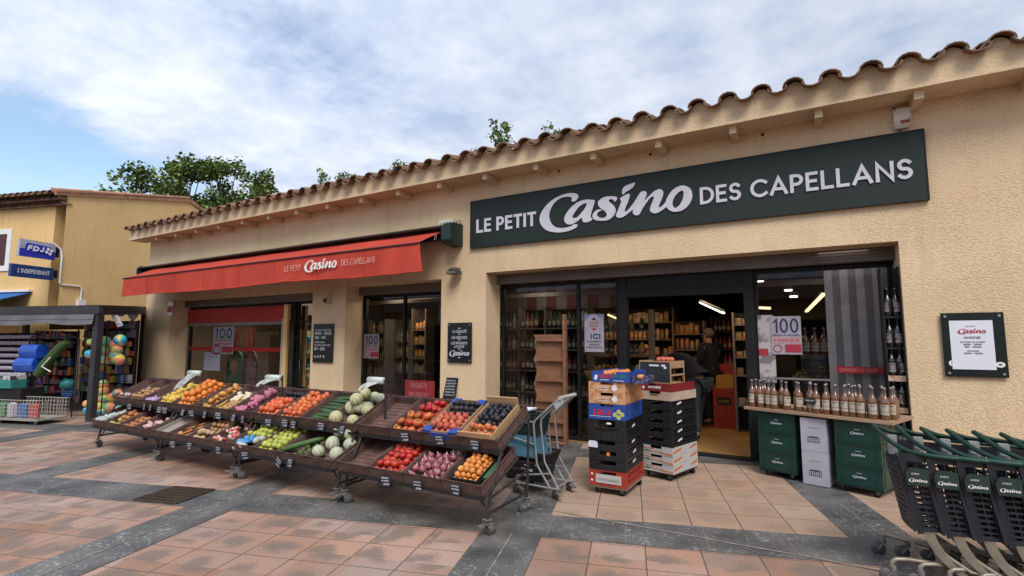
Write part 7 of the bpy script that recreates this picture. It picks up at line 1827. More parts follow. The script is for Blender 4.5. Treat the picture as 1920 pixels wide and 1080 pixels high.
def person(label, loc, rz, J, scale=1.0, hair=HAIR, top=NAVYC, legs=JEAN):
    t = thing("person", label, "person", loc, (0, 0, rz))
    j = J
    # body: one skinned surface (pelvis root)
    pts = [j['pel'], j['waist'], j['chest'], j['neck'], j['head0'], j['head1']]
    rad = [(.11, .09), (.10, .08), (.10, .08), (.055, .055), (.075, .085), (.06, .07)]
    V_ = [(*p, *r) for p, r in zip(pts, rad)]; E_ = ch(pts)
    for s in ('l', 'r'):
        b0 = len(V_); a = [j['sh' + s], j['el' + s], j['wr' + s], j['pa' + s]]; rr = [.04, .035, .027, .03]
        V_ += [(*p, r, r * (.55 if k == 3 else 1)) for k, (p, r) in enumerate(zip(a, rr))]; E_ += [(2, b0)] + [(b0 + k, b0 + k + 1) for k in range(3)]
        h = b0 + 3; d = (Vector(j['pa' + s]) - Vector(j['wr' + s])).normalized(); sd = d.cross(Vector((0, 1, 0.2))).normalized()
        for q in range(4):
            f0 = Vector(j['pa' + s]) + sd * (.018 * (q - 1.5)) + d * .035; f1 = f0 + d * (.04 if q in (1, 2) else .032) + Vector((0, 0, -.012))
            V_ += [(*f0, .009), (*f1, .007)]; E_ += [(h, len(V_) - 2), (len(V_) - 2, len(V_) - 1)]
        th = Vector(j['pa' + s]) + sd * .045 + d * .005; V_ += [(*th, .010), (*(th + d * .03), .008)]; E_ += [(h, len(V_) - 2), (len(V_) - 2, len(V_) - 1)]
        b0 = len(V_); a = [j['hip' + s], j['kn' + s], j['an' + s], j['toe' + s]]; rr = [.085, .055, .04, .035]
        V_ += [(*p, r) for p, r in zip(a, rr)]; E_ += [(0, b0)] + [(b0 + k, b0 + k + 1) for k in range(3)]
    skin_mesh("body", V_, E_, SKIN, t)
    # jumper over torso and arms
    V_ = [(*j['waist'], .16, .14), (*j['chest'], .19, .15), (*(Vector(j['chest']).lerp(Vector(j['neck']), .7)), .075, .075)]; E_ = [(0, 1), (1, 2)]
    V_.append((*(Vector(j['pel']).lerp(Vector(j['waist']), .35)), .15, .13)); E_.append((0, 3))
    for s in ('l', 'r'):
        b0 = len(V_); V_ += [(*j['sh' + s], .088), (*j['el' + s], .062), (*(Vector(j['el' + s]).lerp(Vector(j['wr' + s]), .85)), .04)]; E_ += [(1, b0), (b0, b0 + 1), (b0 + 1, b0 + 2)]
    skin_mesh("jumper", V_, E_, top, t)
    V_ = [(*j['pel'], .15, .13)]; E_ = []
    for s in ('l', 'r'):
        b0 = len(V_); V_ += [(*j['hip' + s], .105), (*j['kn' + s], .075), (*(Vector(j['kn' + s]).lerp(Vector(j['an' + s]), .92)), .062)]; E_ += [(0, b0), (b0, b0 + 1), (b0 + 1, b0 + 2)]
    skin_mesh("trousers", V_, E_, legs, t)
    for s in ('l', 'r'):
        a, b_ = Vector(j['an' + s]), Vector(j['toe' + s])
        skin_mesh("shoe", [(*(a + (a - b_).normalized() * .04 + Vector((0, 0, -.03))), .042), (*a.lerp(b_, .5), .045, .04), (*(b_ + (b_ - a).normalized() * .03), .035)], [(0, 1), (1, 2)], SHOE, t, 1)
    # head details
    h0, h1 = Vector(j['head0']), Vector(j['head1']); up = (h1 - h0).normalized(); fc = Vector(j['face']).normalized(); fc = (fc - up * fc.dot(up)).normalized(); sd = up.cross(fc); c = h0.lerp(h1, .45)
    mb = MB(); mb.sphere(c + up * .04 - fc * .022, (.100, .100, .098), 14, 10)
    mb.v = [v if (v - c).dot(fc) < .05 or (v - c).dot(up) > .05 else c + (v - c) * .75 for v in mb.v]; mb.build("hair", hair, t, local=True)
    mb = MB()
    for q in (-1, 1): mb.sphere(c + fc * .078 + sd * .03 * q + up * .005, .011, 8, 6)
    mb.build("eyes", INK, t, local=True)
    mb = MB(); mb.tube([c + fc * .075 + up * .01, c + fc * .102 - up * .028, c + fc * .085 - up * .035], [.006, .013, .008], 6); 
    for q in (-1, 1): mb.sphere(c + sd * .08 * q - up * .01, (.012, .02, .028), 6, 5)
    mb.build("nose_and_ears", SKIN, t, local=True)
    mb = MB(); mb.tube([c + fc * .078 - up * .055 - sd * .02, c + fc * .084 - up * .055, c + fc * .078 - up * .055 + sd * .02], [.003, .006, .003], 6); mb.build("mouth", M("lips", (.35, .12, .1), .5), t, local=True)
    return t
# bending person: local x to the right of the picture (facing -x, back to +x)
bend = dict(pel=(.16, 0, .93), waist=(.06, 0, 1.08), chest=(-.13, -.01, 1.24), neck=(-.32, -.02, 1.28), head0=(-.40, -.03, 1.24), head1=(-.50, -.04, 1.16), face=(-.5, 0, -.8),
    shl=(-.20, -.17, 1.22), ell=(-.26, -.20, .98), wrl=(-.42, -.17, .86), pal=(-.49, -.15, .83), shr=(-.20, .16, 1.22), elr=(-.28, .2, .98), wrr=(-.44, .16, .88), par=(-.51, .14, .85),
    hipl=(.15, -.09, .86), knl=(.13, -.11, .47), anl=(.17, -.11, .10), toel=(.03, -.13, .045), hipr=(.15, .09, .86), knr=(.06, .11, .47), anr=(.02, .12, .10), toer=(-.12, .12, .045))
person("person in black jumper and dark trousers bending over crates in the doorway", (-1.63, 8.35, .02), R(-22), bend)
stand = dict(pel=(0, 0, .92), waist=(0, 0, 1.08), chest=(0, 0, 1.30), neck=(-.01, 0, 1.45), head0=(-.03, 0, 1.54), head1=(-.03, 0, 1.66), face=(-1, -.2, -.25),
    shl=(0, -.19, 1.40), ell=(-.02, -.24, 1.14), wrl=(-.16, -.2, .98), pal=(-.22, -.18, .95), shr=(0, .19, 1.40), elr=(-.02, .24, 1.14), wrr=(-.16, .2, .98), par=(-.22, .18, .95),
    hipl=(0, -.09, .86), knl=(-.01, -.1, .48), anl=(.02, -.1, .10), toel=(-.12, -.12, .045), hipr=(0, .09, .86), knr=(-.02, .1, .48), anr=(.02, .1, .10), toer=(-.12, .12, .045))
person("person in black standing further inside, behind the bending one", (-1.55, 9.75, .02), R(-30), stand, legs=NAVYC, hair=M("greying_hair", (.12, .09, .07), .8))

# ============================================================ ochre building at the left, on the axes of the paving
OB = Matrix.Translation((-19.05, 6.33, 0)) @ gmat      # corner; local -x along its front, +y along its gable side
def ob(x, y, z): return OB @ Vector((x, y, z))
yb = thing("ochre_building", "two storey ochre rendered house with tiled roof at the left edge", "building", OB.to_translation(), (0, 0, A0))
ZE = 5.80
mb = MB(); mb.T = OB
hz = 6.85
side = [(0, 0), (4.3, 0), (9.5, 0), (9.5, 5.2), (4.3, hz), (0, 5.86)]
mb.add([(0, y, z) for y, z in side] + [(-.4, y, z) for y, z in side], [tuple(range(6)), tuple(range(6, 12))[::-1]])
mb.build("gable_wall", WALLY, yb)
mb = MB(); mb.T = OB
mb.box(-9, -.402, 0, .35, 2.55, ZE); mb.box(-2.6, -.402, 0, .35, 0, 2.549); mb.box(-9, -7.4, 0, .35, 0, 2.549); mb.box(-9, -.41, 3.9, 4.1, 0, 2.6)
mb.build("front_wall", WALLY, yb)
mb = MB(); mb.T = OB; mb.add([(-9, -.35, ZE + .02), (.08, -.35, ZE + .05), (.08, 4.3, hz + .08), (-9, 4.3, hz + .08), (.08, 9.5, 5.2), (-9, 9.5, 5.2)], [(0, 1, 2, 3), (3, 2, 4, 5)]); mb.build("roof_deck", CLAY, yb)
mb = MB(); rnd = random.Random(2); T_ = OB
sub = MB()
for k in range(34):
    x = -.10 - k * .25
    for r in range(11):
        y0 = -.42 + r * .43; z0 = ZE + .04 + (y0 + .35) * (hz + .06 - ZE - .02) / 4.65
        half_tile(sub, x, y0, y0 + .5, z0, z0 + .5 * .26, .10, .085, .014, True, n=5)
        half_tile(sub, x - .125, y0 - .03, y0 + .5, z0 + .01, z0 + .13, .095, .06, .014, False, n=5)
mb.T = OB; mb.add(sub.v, sub.f); mb.build("roof_tiles", CLAY, yb, fix=False)
mb = MB(); sub = MB()     # corbel rows of tiles under the eave
for row, (y0, z0) in enumerate(((-.28, ZE - .10), (-.16, ZE - .24))):
    for k in range(36): half_tile(sub, -.05 - k * .25, y0, y0 + .3, z0, z0 + .02, .095, .075, .014, True, n=5)
    sub.box(-9, .02, y0 + .02, .0, z0 - .035, z0 - .005)
mb.T = OB; mb.add(sub.v, sub.f); mb.build("corbel_tiles", CLAY, yb, fix=False)
mb = MB(); mb.T = OB     # verge tiles along the gable
n_ = 13
for k in range(n_):
    y0 = -.35 + k * 4.65 / n_; y1 = y0 + 4.65 / n_ - .012; z0 = 5.90 + (y0 + .35) * (hz + .06 - 5.90) / 4.65; z1 = 5.90 + (y1 + .35) * (hz + .06 - 5.90) / 4.65
    mb.add([(.0, y0, z0 - .14), (.06, y0, z0 - .14), (.06, y0, z0 + .03), (-.2, y0, z0 + .1), (.0, y1, z1 - .14), (.06, y1, z1 - .14), (.06, y1, z1 + .03), (-.2, y1, z1 + .1)], [(0, 1, 2, 3), (7, 6, 5, 4), (1, 5, 6, 2), (2, 6, 7, 3), (0, 4, 5, 1)])
for k in range(12):
    y0 = 4.32 + k * .43; y1 = y0 + .415; f = (hz + .06 - 5.2) / 5.2; z0 = hz + .06 - (y0 - 4.3) * f; z1 = hz + .06 - (y1 - 4.3) * f
    mb.add([(.0, y0, z0 - .14), (.06, y0, z0 - .14), (.06, y0, z0 + .03), (-.2, y0, z0 + .1), (.0, y1, z1 - .14), (.06, y1, z1 - .14), (.06, y1, z1 + .03), (-.2, y1, z1 + .1)], [(0, 1, 2, 3), (7, 6, 5, 4), (1, 5, 6, 2), (2, 6, 7, 3), (0, 4, 5, 1)])
mb.build("verge_tiles", M("terracotta_verge", (.42, .21, .12), .8, (.3, .15, .09), scale=3), yb)
mb = MB(); mb.T = OB; x0, x1, z0, z1 = -3.55, -2.02, 3.62, 4.92; w_ = .16
mb.box(x0, x0 + w_, -.04, .0, z0, z1); mb.box(x1 - w_, x1, -.04, 0, z0, z1); mb.box(x0 + w_, x1 - w_, -.04, 0, z1 - w_, z1); mb.box(x0 + w_, x1 - w_, -.04, 0, z0, z0 + w_)
wf = mb.build("window_surround", WHITE, yb); mb = MB(); mb.T = OB; mb.box(x0 + w_, x1 - w_, -.015, -.002, z0 + w_, z1 - w_); mb.build("window_pane", M("dark_red_shutter", (.08, .02, .02), .5), wf)
# projecting signs
def lsign(name, label, x, y0, y1, z0, z1, parts):
    t = thing(name, label, "sign", ob(x, (y0 + y1) / 2, z0), (0, 0, A0))
    mb = MB(); mb.T = OB; mb.box(x - .05, x + .05, y0, y1, z0, z1); mb.build("board", parts[0], t)
    base = OB @ Matrix.Translation((x + .055, y0, z0)) @ Matrix.Rotation(R(90), 4, 'Z')
    for nm_, mt, fn in parts[1:]: mb = MB(); mb.T = base; fn(mb); mb.build(nm_, mt, t)
    mb = MB(); mb.T = OB; mb.box(x - .02, x + .02, y1, .0, z0 + (z1 - z0) * .2, z1 - .05); mb.build("bracket", BLACK, t)
    return t
BLU = M("sign_blue", (.02, .03, .42), .4, (.02, .025, .36)); DBL = M("sign_dark_blue", (.012, .04, .18), .4)
lsign("lottery_sign", "blue and grey illuminated lottery sign projecting from the ochre house", -.14, -1.04, -.13, 3.86, 4.34, [M("sign_grey", (.42, .42, .50), .4),
    ("blue_field", BLU, lambda m: (rect(m, 0, .91, 0, .22), m.poly([[(.14, .12), (.66, .10), (.80, .04), (.90, .2), (.78, .36), (.68, .37), (.17, .39), (.13, .30)]]) )),
    ("letters", WHITE, lambda m: (text(m, "FDJ", .18, .18, .15, wt=.26, slant=.15), [v.__setattr__('x', v.x) for v in m.v])),
    ("clover", WHITE, lambda m: [disc(m, .74 + .07 * math.cos(a), .23 + .07 * math.sin(a), .045, y=-.004 - .001 * i) for i, a in enumerate((.4, 1.97, 3.54, 5.1))])])
for o in list(COL.objects):
    if o.name.startswith("letters"):
        for v in o.data.vertices: v.co.x += .006
lsign("newspaper_sign", "dark blue newspaper sign projecting below the lottery sign", -.14, -1.18, -.13, 3.27, 3.62, [DBL, ("letters", WHITE, lambda m: text(m, "L'INDEPENDANT", .14, .12, .12, wt=.24, width=.80, slant=.15))])
mb = MB(); mb.T = OB; mb.tube([(-.03, -.25, 4.35), (.0, -.06, 4.2), (.03, -.03, 4.0), (.03, -.03, 3.20), (.03, .02, 3.15), (.03, .55, 3.15), (.03, .6, 3.1), (.03, .6, 2.72)], .025, 6)
mb.box(.0, .1, .5, .72, 2.5, 2.75); tag(mb.build("cable_duct", WHITE), "white cable duct and small box running down the ochre house corner", "cable duct")
bt = thing("blue_awning", "blue awning over the newspaper shop at the left edge", "awning", ob(-4, -.8, 2.3), (0, 0, A0))
mb = MB(); mb.T = OB; mb.add([(-7, 0, 2.95), (-1.05, 0, 2.95), (-1.05, -1.6, 2.40), (-7, -1.6, 2.40), (-7, -.02, 2.92), (-1.05, -.02, 2.92), (-1.05, -1.6, 2.37), (-7, -1.6, 2.37)], [(0, 1, 2, 3), (7, 6, 5, 4), (0, 4, 5, 1), (1, 5, 6, 2), (2, 6, 7, 3)]); mb.build("cloth", M("blue_awning_cloth", (.02, .14, .42), .8), bt)
mb = MB(); mb.T = OB; mb.box(-7, -1.0, -.12, 0, 2.955, 3.02); mb.build("cassette", WHITE, bt)
# ---- pergola in front of the beach shop
PC = Matrix.Translation((-11.88, 4.59, 0)) @ gmat
PG = M("charcoal_pergola_paint", (.028, .028, .034), .55, (.04, .04, .046), scale=6)
pg = thing("pergola", "charcoal pergola frame with grey cloth roof over the beach goods", "pergola", PC.to_translation(), (0, 0, A0))
mb = MB(); mb.T = PC
mb = None
for x, y in ((0, 0), (-4.2, 0), (-2.75, 3.4), (-6.9, 3.4)):
    mb = MB(); mb.T = PC; mb.box(x - .06, x + .06, y - .06, y + .06, 0, 2.06 + (.2 if y else 0)); mb.build("post", PG, pg)
mb = MB(); mb.T = PC; mb.box(-7.5, .10, -.09, -.02, 2.04, 2.20); mb.box(-9.5, -2.6, 3.36, 3.44, 2.22, 2.42); mb.bar((0, 0, 2.11), (-2.72, 3.4, 2.32), .07, .19); mb.bar((-4.2, 0, 2.10), (-6.9, 3.4, 2.32), .07, .17); mb.build("beams", PG, pg)
mb = MB(); rnd = random.Random(4); mb.T = PC; n_ = 30
for i in range(n_):
    def zc_(k, f): return 2.03 - .16 * f - .05 * abs(math.sin(k * .5)) * f
    a = -7.4 + i * 7.4 / n_; b2 = -7.4 + (i + 1) * 7.4 / n_
    for f0, f1 in ((0, .5), (.5, 1)): mb.add([(a, -.095 - f0 * .02, zc_(i, f0)), (b2, -.095 - f0 * .02, zc_(i + 1, f0)), (b2, -.10 - f1 * .03, zc_(i + 1, f1)), (a, -.10 - f1 * .03, zc_(i, f1))], [(0, 1, 2, 3)])
mb.add([(-7.4, -.02, 2.21), (.0, -.02, 2.21), (-2.7, 3.4, 2.43), (-9.4, 3.4, 2.43)], [(0, 1, 2, 3)])
mb.build("grey_cloth", M("grey_pergola_cloth", (.10, .10, .11), .9, (.14, .14, .15), scale=3), pg)
for k, (x0_, x1_, y_) in enumerate(((-.60, -1.35, .75), (-1.38, -2.1, 1.75))):
    mb = MB(); mb.T = PC; vs = []
    for i in range(9): f = i / 8; vs += [(x0_ + (x1_ - x0_) * f, y_ + f * .9, 2.10 + .06 * k + .05 * f), (x0_ + (x1_ - x0_) * f, y_ + f * .9, 2.04 + .06 * k + .05 * f - (.13 if k else .02) * math.sin(f * math.pi))]
    mb.add(vs, [(2 * i, 2 * i + 2, 2 * i + 3, 2 * i + 1) for i in range(8)])
    tag(mb.build("rolled_cloth", M("white_cloth", (.6, .62, .68), .8)), ("white rolled cloth hanging under the pergola's right end", "sagging white cloth beside the pier of the shop")[k], "cloth")
mb = MB(); mb.T = PC; mb.add([(-.60, .72, 2.05), (-.42, .72, 2.05), (-.26, .72, 1.84), (-.40, .72, 1.80)], [(0, 1, 2, 3)]); tag(mb.build("paper_tag", PAPER), "white paper tag hanging from the pergola beside its post", "tag")
# stock under the pergola; local frame PC: x to the right, y deeper
RND = random.Random(77)
def pc(x, y, z): return PC @ Vector((x, y, z))
GCOL = dict(pink=(.45, .12, .2), blue=(.04, .14, .4), teal=(.03, .25, .27), yellow=(.5, .4, .05), red=(.45, .05, .06), white=(.5, .5, .55), violet=(.16, .09, .25), green=(.06, .22, .08), orange=(.55, .2, .04), grey=(.16, .16, .18), brown=(.2, .12, .07), black=(.03, .03, .04))
GM = {k: M("toy_%s_pack" % k, c, .5, tuple(min(1, x * 1.6 + .05) for x in c), scale=22, lo=.45, hi=.6) for k, c in GCOL.items()}
pk = {}
def packet(col, p, w_, h_, label, group):
    if col not in pk:
        mb = MB(); mb.poly([[(-.5, 0), (.5, 0), (.5, .9), (.2, .95), (.12, 1.0), (-.12, 1.0), (-.2, .95), (-.5, .9)]], .12); pk[col] = mb.build("toy_packet", [GM[col]], origin=(0, 0, 0), local=True); o = pk[col]
    else: o = pk[col].copy(); COL.objects.link(o)
    o.location = p; o.rotation_euler = (RND.uniform(-.1, .1), RND.uniform(-.06, .06), A0 + RND.uniform(-.3, .3)); o.scale = (w_, RND.uniform(.3, .8), h_); return tag(o, label, "toy packet", group)
def wall_grid(name, label, x0, x1, y, z0, z1, rows, names):
    t = thing(name, label, "rack", pc((x0 + x1) / 2, y, 0), (0, 0, A0)); mb = MB(); mb.T = PC
    for k in range(int((x1 - x0) / .12) + 1): mb.box(x0 + k * .12 - .004, x0 + k * .12 + .004, y, y + .008, z0, z1)
    for k in range(int((z1 - z0) / .12) + 1): mb.box(x0, x1, y + .009, y + .016, z0 + k * .12 - .004, z0 + k * .12 + .004)
    mb.box(x0 - .02, x0, y - .01, y + .02, 0, z1 + .02); mb.box(x1, x1 + .02, y - .01, y + .02, 0, z1 + .02)
    mb.build("wire_grid", BLACK, t)
    mb = MB(); mb.T = PC; mb.box(x0, x1, y + .03, y + .05, 0, z1); mb.build("backing", DRKW, t)
    cols = list(GCOL); rn = ["top", "second", "third", "fourth", "fifth", "sixth", "seventh", "lowest"]
    for r in range(rows):
        x = x0 + .08; z = z1 - (r + 1) * (z1 - z0) / rows + .03
        while x < x1 - .06:
            w_ = RND.uniform(.05, .13); h_ = min(RND.uniform(.10, .26), (z1 - z0) / rows - .02); c = RND.choice(cols)
            packet(c, pc(x + w_ / 2, y - .10 - RND.random() * .06, z), w_, h_, "%s toy packet in the %s row of the %s" % (c, rn[min(r, 7)], names), "toy packets under the pergola"); x += w_ + .015
wall_grid("grid_rack", "wire grid rack of toys behind the beach balls", -3.35, -1.75, 2.35, .25, 2.0, 8, "grid behind the balls")
wall_grid("grid_rack", "wire grid rack of toys by the shop pier", -2.68, -1.9, 2.85, .25, 2.0, 6, "grid by the pier") if False else None
wall_grid("grid_rack", "wire grid rack of toys left of the pergola post", -4.75, -3.4, 2.2, .2, 1.75, 7, "grid left of the post")
wall_grid("grid_rack", "wire grid rack of toys at the far left", -6.6, -4.85, 2.1, .2, 1.7, 7, "far left grid")
mb = MB(); mb.T = PC; mb.box(-4.6, -3.4, 2.4, 2.5, 1.80, 2.15)
for k in range(14): mb.box(-4.6 + k * .09, -4.58 + k * .09, 2.385, 2.399, 1.80, 2.0)
tag(mb.build("straw_basket_row", M("straw", (.30, .19, .06), .8, (.2, .12, .04), scale=20)), "straw coloured slatted panel hanging behind the toys", "panel")
# beach balls
BALLM = []
def ball_mat(name, cols):
    m = M(name, cols[0], .35, cols[0]); t, n, l, b = nodes(m); co = [x for x in n if x.type == 'TEX_COORD'][0]
    gr = n.new("ShaderNodeTexGradient"); gr.gradient_type = 'RADIAL'; l.new(co.outputs['Object'], gr.inputs[0])
    no = n.new("ShaderNodeTexNoise"); no.inputs['Scale'].default_value = 6; l.new(co.outputs['Object'], no.inputs['Vector'])
    fr = nm(n, 'FRACT', nm(n, 'ADD', nm(n, 'MULTIPLY', gr.outputs['Fac'], 2, links=l), nm(n, 'MULTIPLY', no.outputs['Fac'], .8, links=l), links=l), links=l)
    cr_ = n.new("ShaderNodeValToRGB"); l.new(fr, cr_.inputs[0]); e = cr_.color_ramp.elements; e[0].color = (*cols[0], 1); e[1].color = (*cols[-1], 1); e[1].position = .9
    for i, c in enumerate(cols[1:-1]): x = e.new((i + 1) / (len(cols) - 1) * .9); x.color = (*c, 1)
    l.new(cr_.outputs[0], b.inputs['Base Color']); return m
BALLM = [ball_mat("ball_a", [(.08, .50, .16), (.75, .62, .12), (.85, .16, .08), (.03, .42, .42)]), ball_mat("ball_b", [(.85, .16, .16), (.8, .62, .08), (.08, .55, .22), (.85, .3, .2)]), ball_mat("ball_c", [(.02, .22, .65), (.04, .5, .38), (.75, .65, .12), (.02, .3, .65)])]
BO = {}
def ball(px, py, r_px, Fd, mi, label):
    r = ray(px, py); fw = -r.x * _s + r.y * _c; p = EYE + r * (Fd / fw); rad = r_px / 965 * Fd
    if mi not in BO: mb = MB(); mb.sphere((0, 0, 0), 1, 16, 12); BO[mi] = mb.build("beach_ball", [BALLM[mi]], origin=(0, 0, 0), local=True); o = BO[mi]
    else: o = BO[mi].copy(); COL.objects.link(o)
    o.location = p; o.scale = (rad,) * 3; o.rotation_euler = (RND.uniform(0, 6), RND.uniform(0, 6), RND.uniform(0, 6)); tag(o, label, "ball", "beach balls"); return p, rad
bl = [(196, 641, 11, 0, "topmost ball of the left hanging string"), (195, 657, 10, 1, "second ball of the left hanging string"), (193, 675, 11, 0, "lowest ball of the left hanging string"),
      (225, 638, 11, 2, "blue topped ball hanging at the upper right"), (217, 646, 10, 0, "top ball of the right hanging string"), (219, 655, 10, 1, "middle ball of the right hanging string"), (216, 666, 10, 0, "third ball of the right hanging string"), (222, 674, 11, 1, "lowest ball of the right hanging string"),
      (171, 641, 7, 1, "ball half hidden behind the pergola post, topmost"), (168, 664, 8, 2, "ball half hidden left of the pergola post"),
      (193, 721, 9, 1, "pinkish ball on top of the floor heap"), (194, 733, 9, 1, "second ball of the floor heap"), (196, 748, 9, 0, "middle ball of the floor heap"), (183, 748, 9, 1, "ball behind the post in the floor heap"), (210, 745, 9, 0, "yellow green ball right in the floor heap"), (220, 737, 8, 0, "rightmost ball of the floor heap"),
      (192, 761, 9, 1, "lower left ball of the floor heap"), (207, 764, 11, 1, "big pink ball low in the floor heap"), (194, 772, 9, 2, "lowest greenish ball of the floor heap"), (183, 772, 9, 0, "lowest left ball of the floor heap"), (222, 768, 8, 0, "lowest right ball of the floor heap"), (163, 757, 7, 1, "ball just left of the post, low"), (163, 770, 7, 2, "ball just left of the post, at the ground")]
for q, (px, py, rp, mi, lb) in enumerate(bl): ball(px, py, rp, 10.5 if px > 176 else 10.15, mi, "coloured " + lb)
t = thing("ball_net_cage", "thin wire cage holding the beach balls", "rack", pc(.35, .35, 0), (0, 0, A0))
mb = MB(); mb.T = PC
for x, y in ((-.85, .28), (-.12, .28), (-.85, .9), (-.12, .9), (-.45, .28)): mb.box(x - .008, x + .008, y - .008, y + .008, 0, 1.9)
for z in (.05, .68, 1.05, 1.85): mb.box(-.85, -.12, .272, .288, z, z + .012); mb.box(-.128, -.112, .28, .9, z, z + .012)
mb.build("wire", BLACK, t)
# rolled mats at the left edge, blue bags, green parasol bag
MTS = [M("mat_silver", (.50, .48, .56), .6, (.25, .22, .3), scale=30), M("mat_teal", (.03, .16, .2), .6), M("mat_blue", (.10, .16, .36), .6, (.3, .35, .5), scale=20)]
for q in range(11):
    z = 1.60 - q * .132; k = 1 if q == 7 else 2 if q == 10 else 0
    mb = MB(); a = pc(-3.35, .45, z); b2 = pc(-2.22 - q * .012, .45, z); mb.tube([a, b2], .042, 12)
    tag(mb.build("rolled_mat", MTS[k]), "%s rolled beach mat in the wall of rolls at the left edge" % o1[q].replace("first", "topmost").replace("eleventh", "lowest"), "beach mat", "rolled beach mats")
t = thing("mat_shelf", "dark shelf frame holding the rolled mats at the left edge", "shelf", pc(-2.8, .5, 0), (0, 0, A0)); mb = MB(); mb.T = PC; mb.box(-3.6, -3.36, .4, .55, 0, 1.7); mb.box(-2.9, -2.86, .50, .54, 0, 1.68); mb.build("frame", BLACK, t); mb = MB(); mb.T = PC; mb.box(-3.4, -2.3, .56, .58, .1, 1.68); mb.build("back", DRKW, t)
BLG = M("blue_bag_plastic", (.01, .07, .42), .3, (.015, .10, .5), scale=5, bump=.3, bscale=14, bdist=.02)
def bag(label, x, z, w_, h_, y=.1):
    t = thing("cool_bag", label, "bag", pc(x, y, z), (0, 0, A0)); mb = MB(); mb.T = PC; n_ = 8; vs = []
    for i in range(n_ + 1):
        f = i / n_; b = math.sin(f * math.pi) * .05; vs += [(x - w_ / 2 * (1.06 - .1 * f), y - .02 - b, z + h_ * f), (x + w_ / 2 * (1.0 - .02 * f), y - .02 - b, z + h_ * f), (x + w_ / 2, y + .16, z + h_ * f), (x - w_ / 2, y + .16, z + h_ * f)]
    for i in range(n_): mb.add([vs[i * 4 + a] for a in range(4)] + [vs[i * 4 + 4 + a] for a in range(4)], [(0, 1, 5, 4), (1, 2, 6, 5), (2, 3, 7, 6), (3, 0, 4, 7)])
    mb.add(vs[-4:], [(0, 1, 2, 3)]); mb.build("bag", BLG, t); mb = MB(); mb.T = PC; mb.box(x - w_ * .5, x + w_ * .48, y - .075, y - .06, z + h_ * .52, z + h_ * .55); mb.build("zip", M("pale_zip", (.2, .3, .5), .4), t)
bag("upper of two bright blue cool bags hanging on the rail rack", -1.78, 1.17, .46, .27); bag("lower of two bright blue cool bags hanging on the rail rack", -1.85, .90, .50, .27, .08)
t = thing("clothes_rail", "grey tubular rail rack holding blue bags and a green roll", "rack", pc(-1.4, .2, 0), (0, 0, A0))
mb = MB(); mb.tube([pc(-2.05, .25, .5), pc(-2.05, .25, 1.56), pc(-1.98, .25, 1.60), pc(-.85, .25, 1.60), pc(-.76, .25, 1.54), pc(-.76, .25, .35)], .018, 8); mb.tube([pc(-2.05, .25, .5), pc(-.76, .25, .5)], .014, 6); mb.tube([pc(-2.0, .25, 1.48), pc(-.8, .25, 1.48)], .008, 5); mb.build("tubes", M("black_tube", (.03, .03, .035), .4), t)
mb = MB(); mb.tube([pc(-1.48, .06, .84), pc(-1.32, .08, 1.06), pc(-1.2, .08, 1.2), pc(-1.0, .08, 1.38), pc(-.86, .1, 1.50)], [.09, .105, .085, .095, .06], 9)
tag(mb.build("green_roll", M("dark_green_canvas", (.03, .07, .02), .8, (.05, .10, .03), scale=6)), "dark green rolled canvas leaning across the rail rack", "roll")
mb = MB(); mb.tube([pc(-1.05, -.05, 1.2), pc(-1.22, -.07, 1.02), pc(-.98, -.07, .92)], .012, 6); tag(mb.build("white_strap", WHITE), "white strap tied round the green canvas roll", "strap")
mb = MB(); mb.T = PC @ Matrix.Translation((-1.95, -.1, .60)); 
for z0, z1 in ((0, .16),): mb.box(-.35, .25, -.15, .12, z0, z1)
tag(mb.build("folded_towel", M("teal_towel", (.04, .25, .22), .9)), "teal folded towel on the stock pile at the left", "towel")
mb = MB(); mb.T = PC @ Matrix.Translation((-1.95, -.1, .762)); mb.box(-.34, .24, -.15, .12, 0, .075); tag(mb.build("folded_towel", M("white_towel", (.5, .5, .5), .9, (.06, .06, .07), scale=7, stretch=(4, 1, 1), lo=.49, hi=.52)), "white and black folded towel on top of the teal one", "towel")
mb = MB(); mb.T = PC; mb.box(-2.4, -1.5, -.2, .2, .02, .595); tag(mb.build("stock_table", BLACK), "dark low stock table under the folded towels", "table")
t = thing("watermelon_float", "round red watermelon print disc hanging behind the rail rack", "toy", pc(-1.95, 1.5, .9), (0, 0, A0)); mb = MB(); mb.T = PC; disc(mb, -1.95, 1.13, .22, 1.5, 20); mb.build("rim", GM['green'], t); mb = MB(); mb.T = PC; disc(mb, -1.95, 1.13, .18, 1.496, 20); mb.build("red_face", GM['red'], t)
for q, (x, y, z, r, c) in enumerate(((-1.35, 1.2, 1.0, .1, 'blue'), (-1.3, 1.2, .84, .11, 'orange'), (-1.34, 1.2, .70, .08, 'blue'), (-1.0, .9, .48, .09, 'yellow'), (-1.0, .9, .34, .1, 'yellow'), (-1.0, .9, .2, .1, 'green'), (-1.7, .8, .5, .14, 'teal'), (-1.75, .9, .3, .15, 'blue'))):
    mb = MB(); mb.T = PC; mb.lathe([(r * .5, 0), (r, r * .3), (r * .95, r * 1.0), (r * .5, r * 1.4)], (x, y, z), 10); tag(mb.build("plastic_toy", GM[c]), "%s plastic beach toy %s of the pergola post" % (c, ("high on the left", "hanging left", "small and low left", "knee high left", "low left", "at the foot, left", "stacked far left", "lowest far left")[q]), "toy")
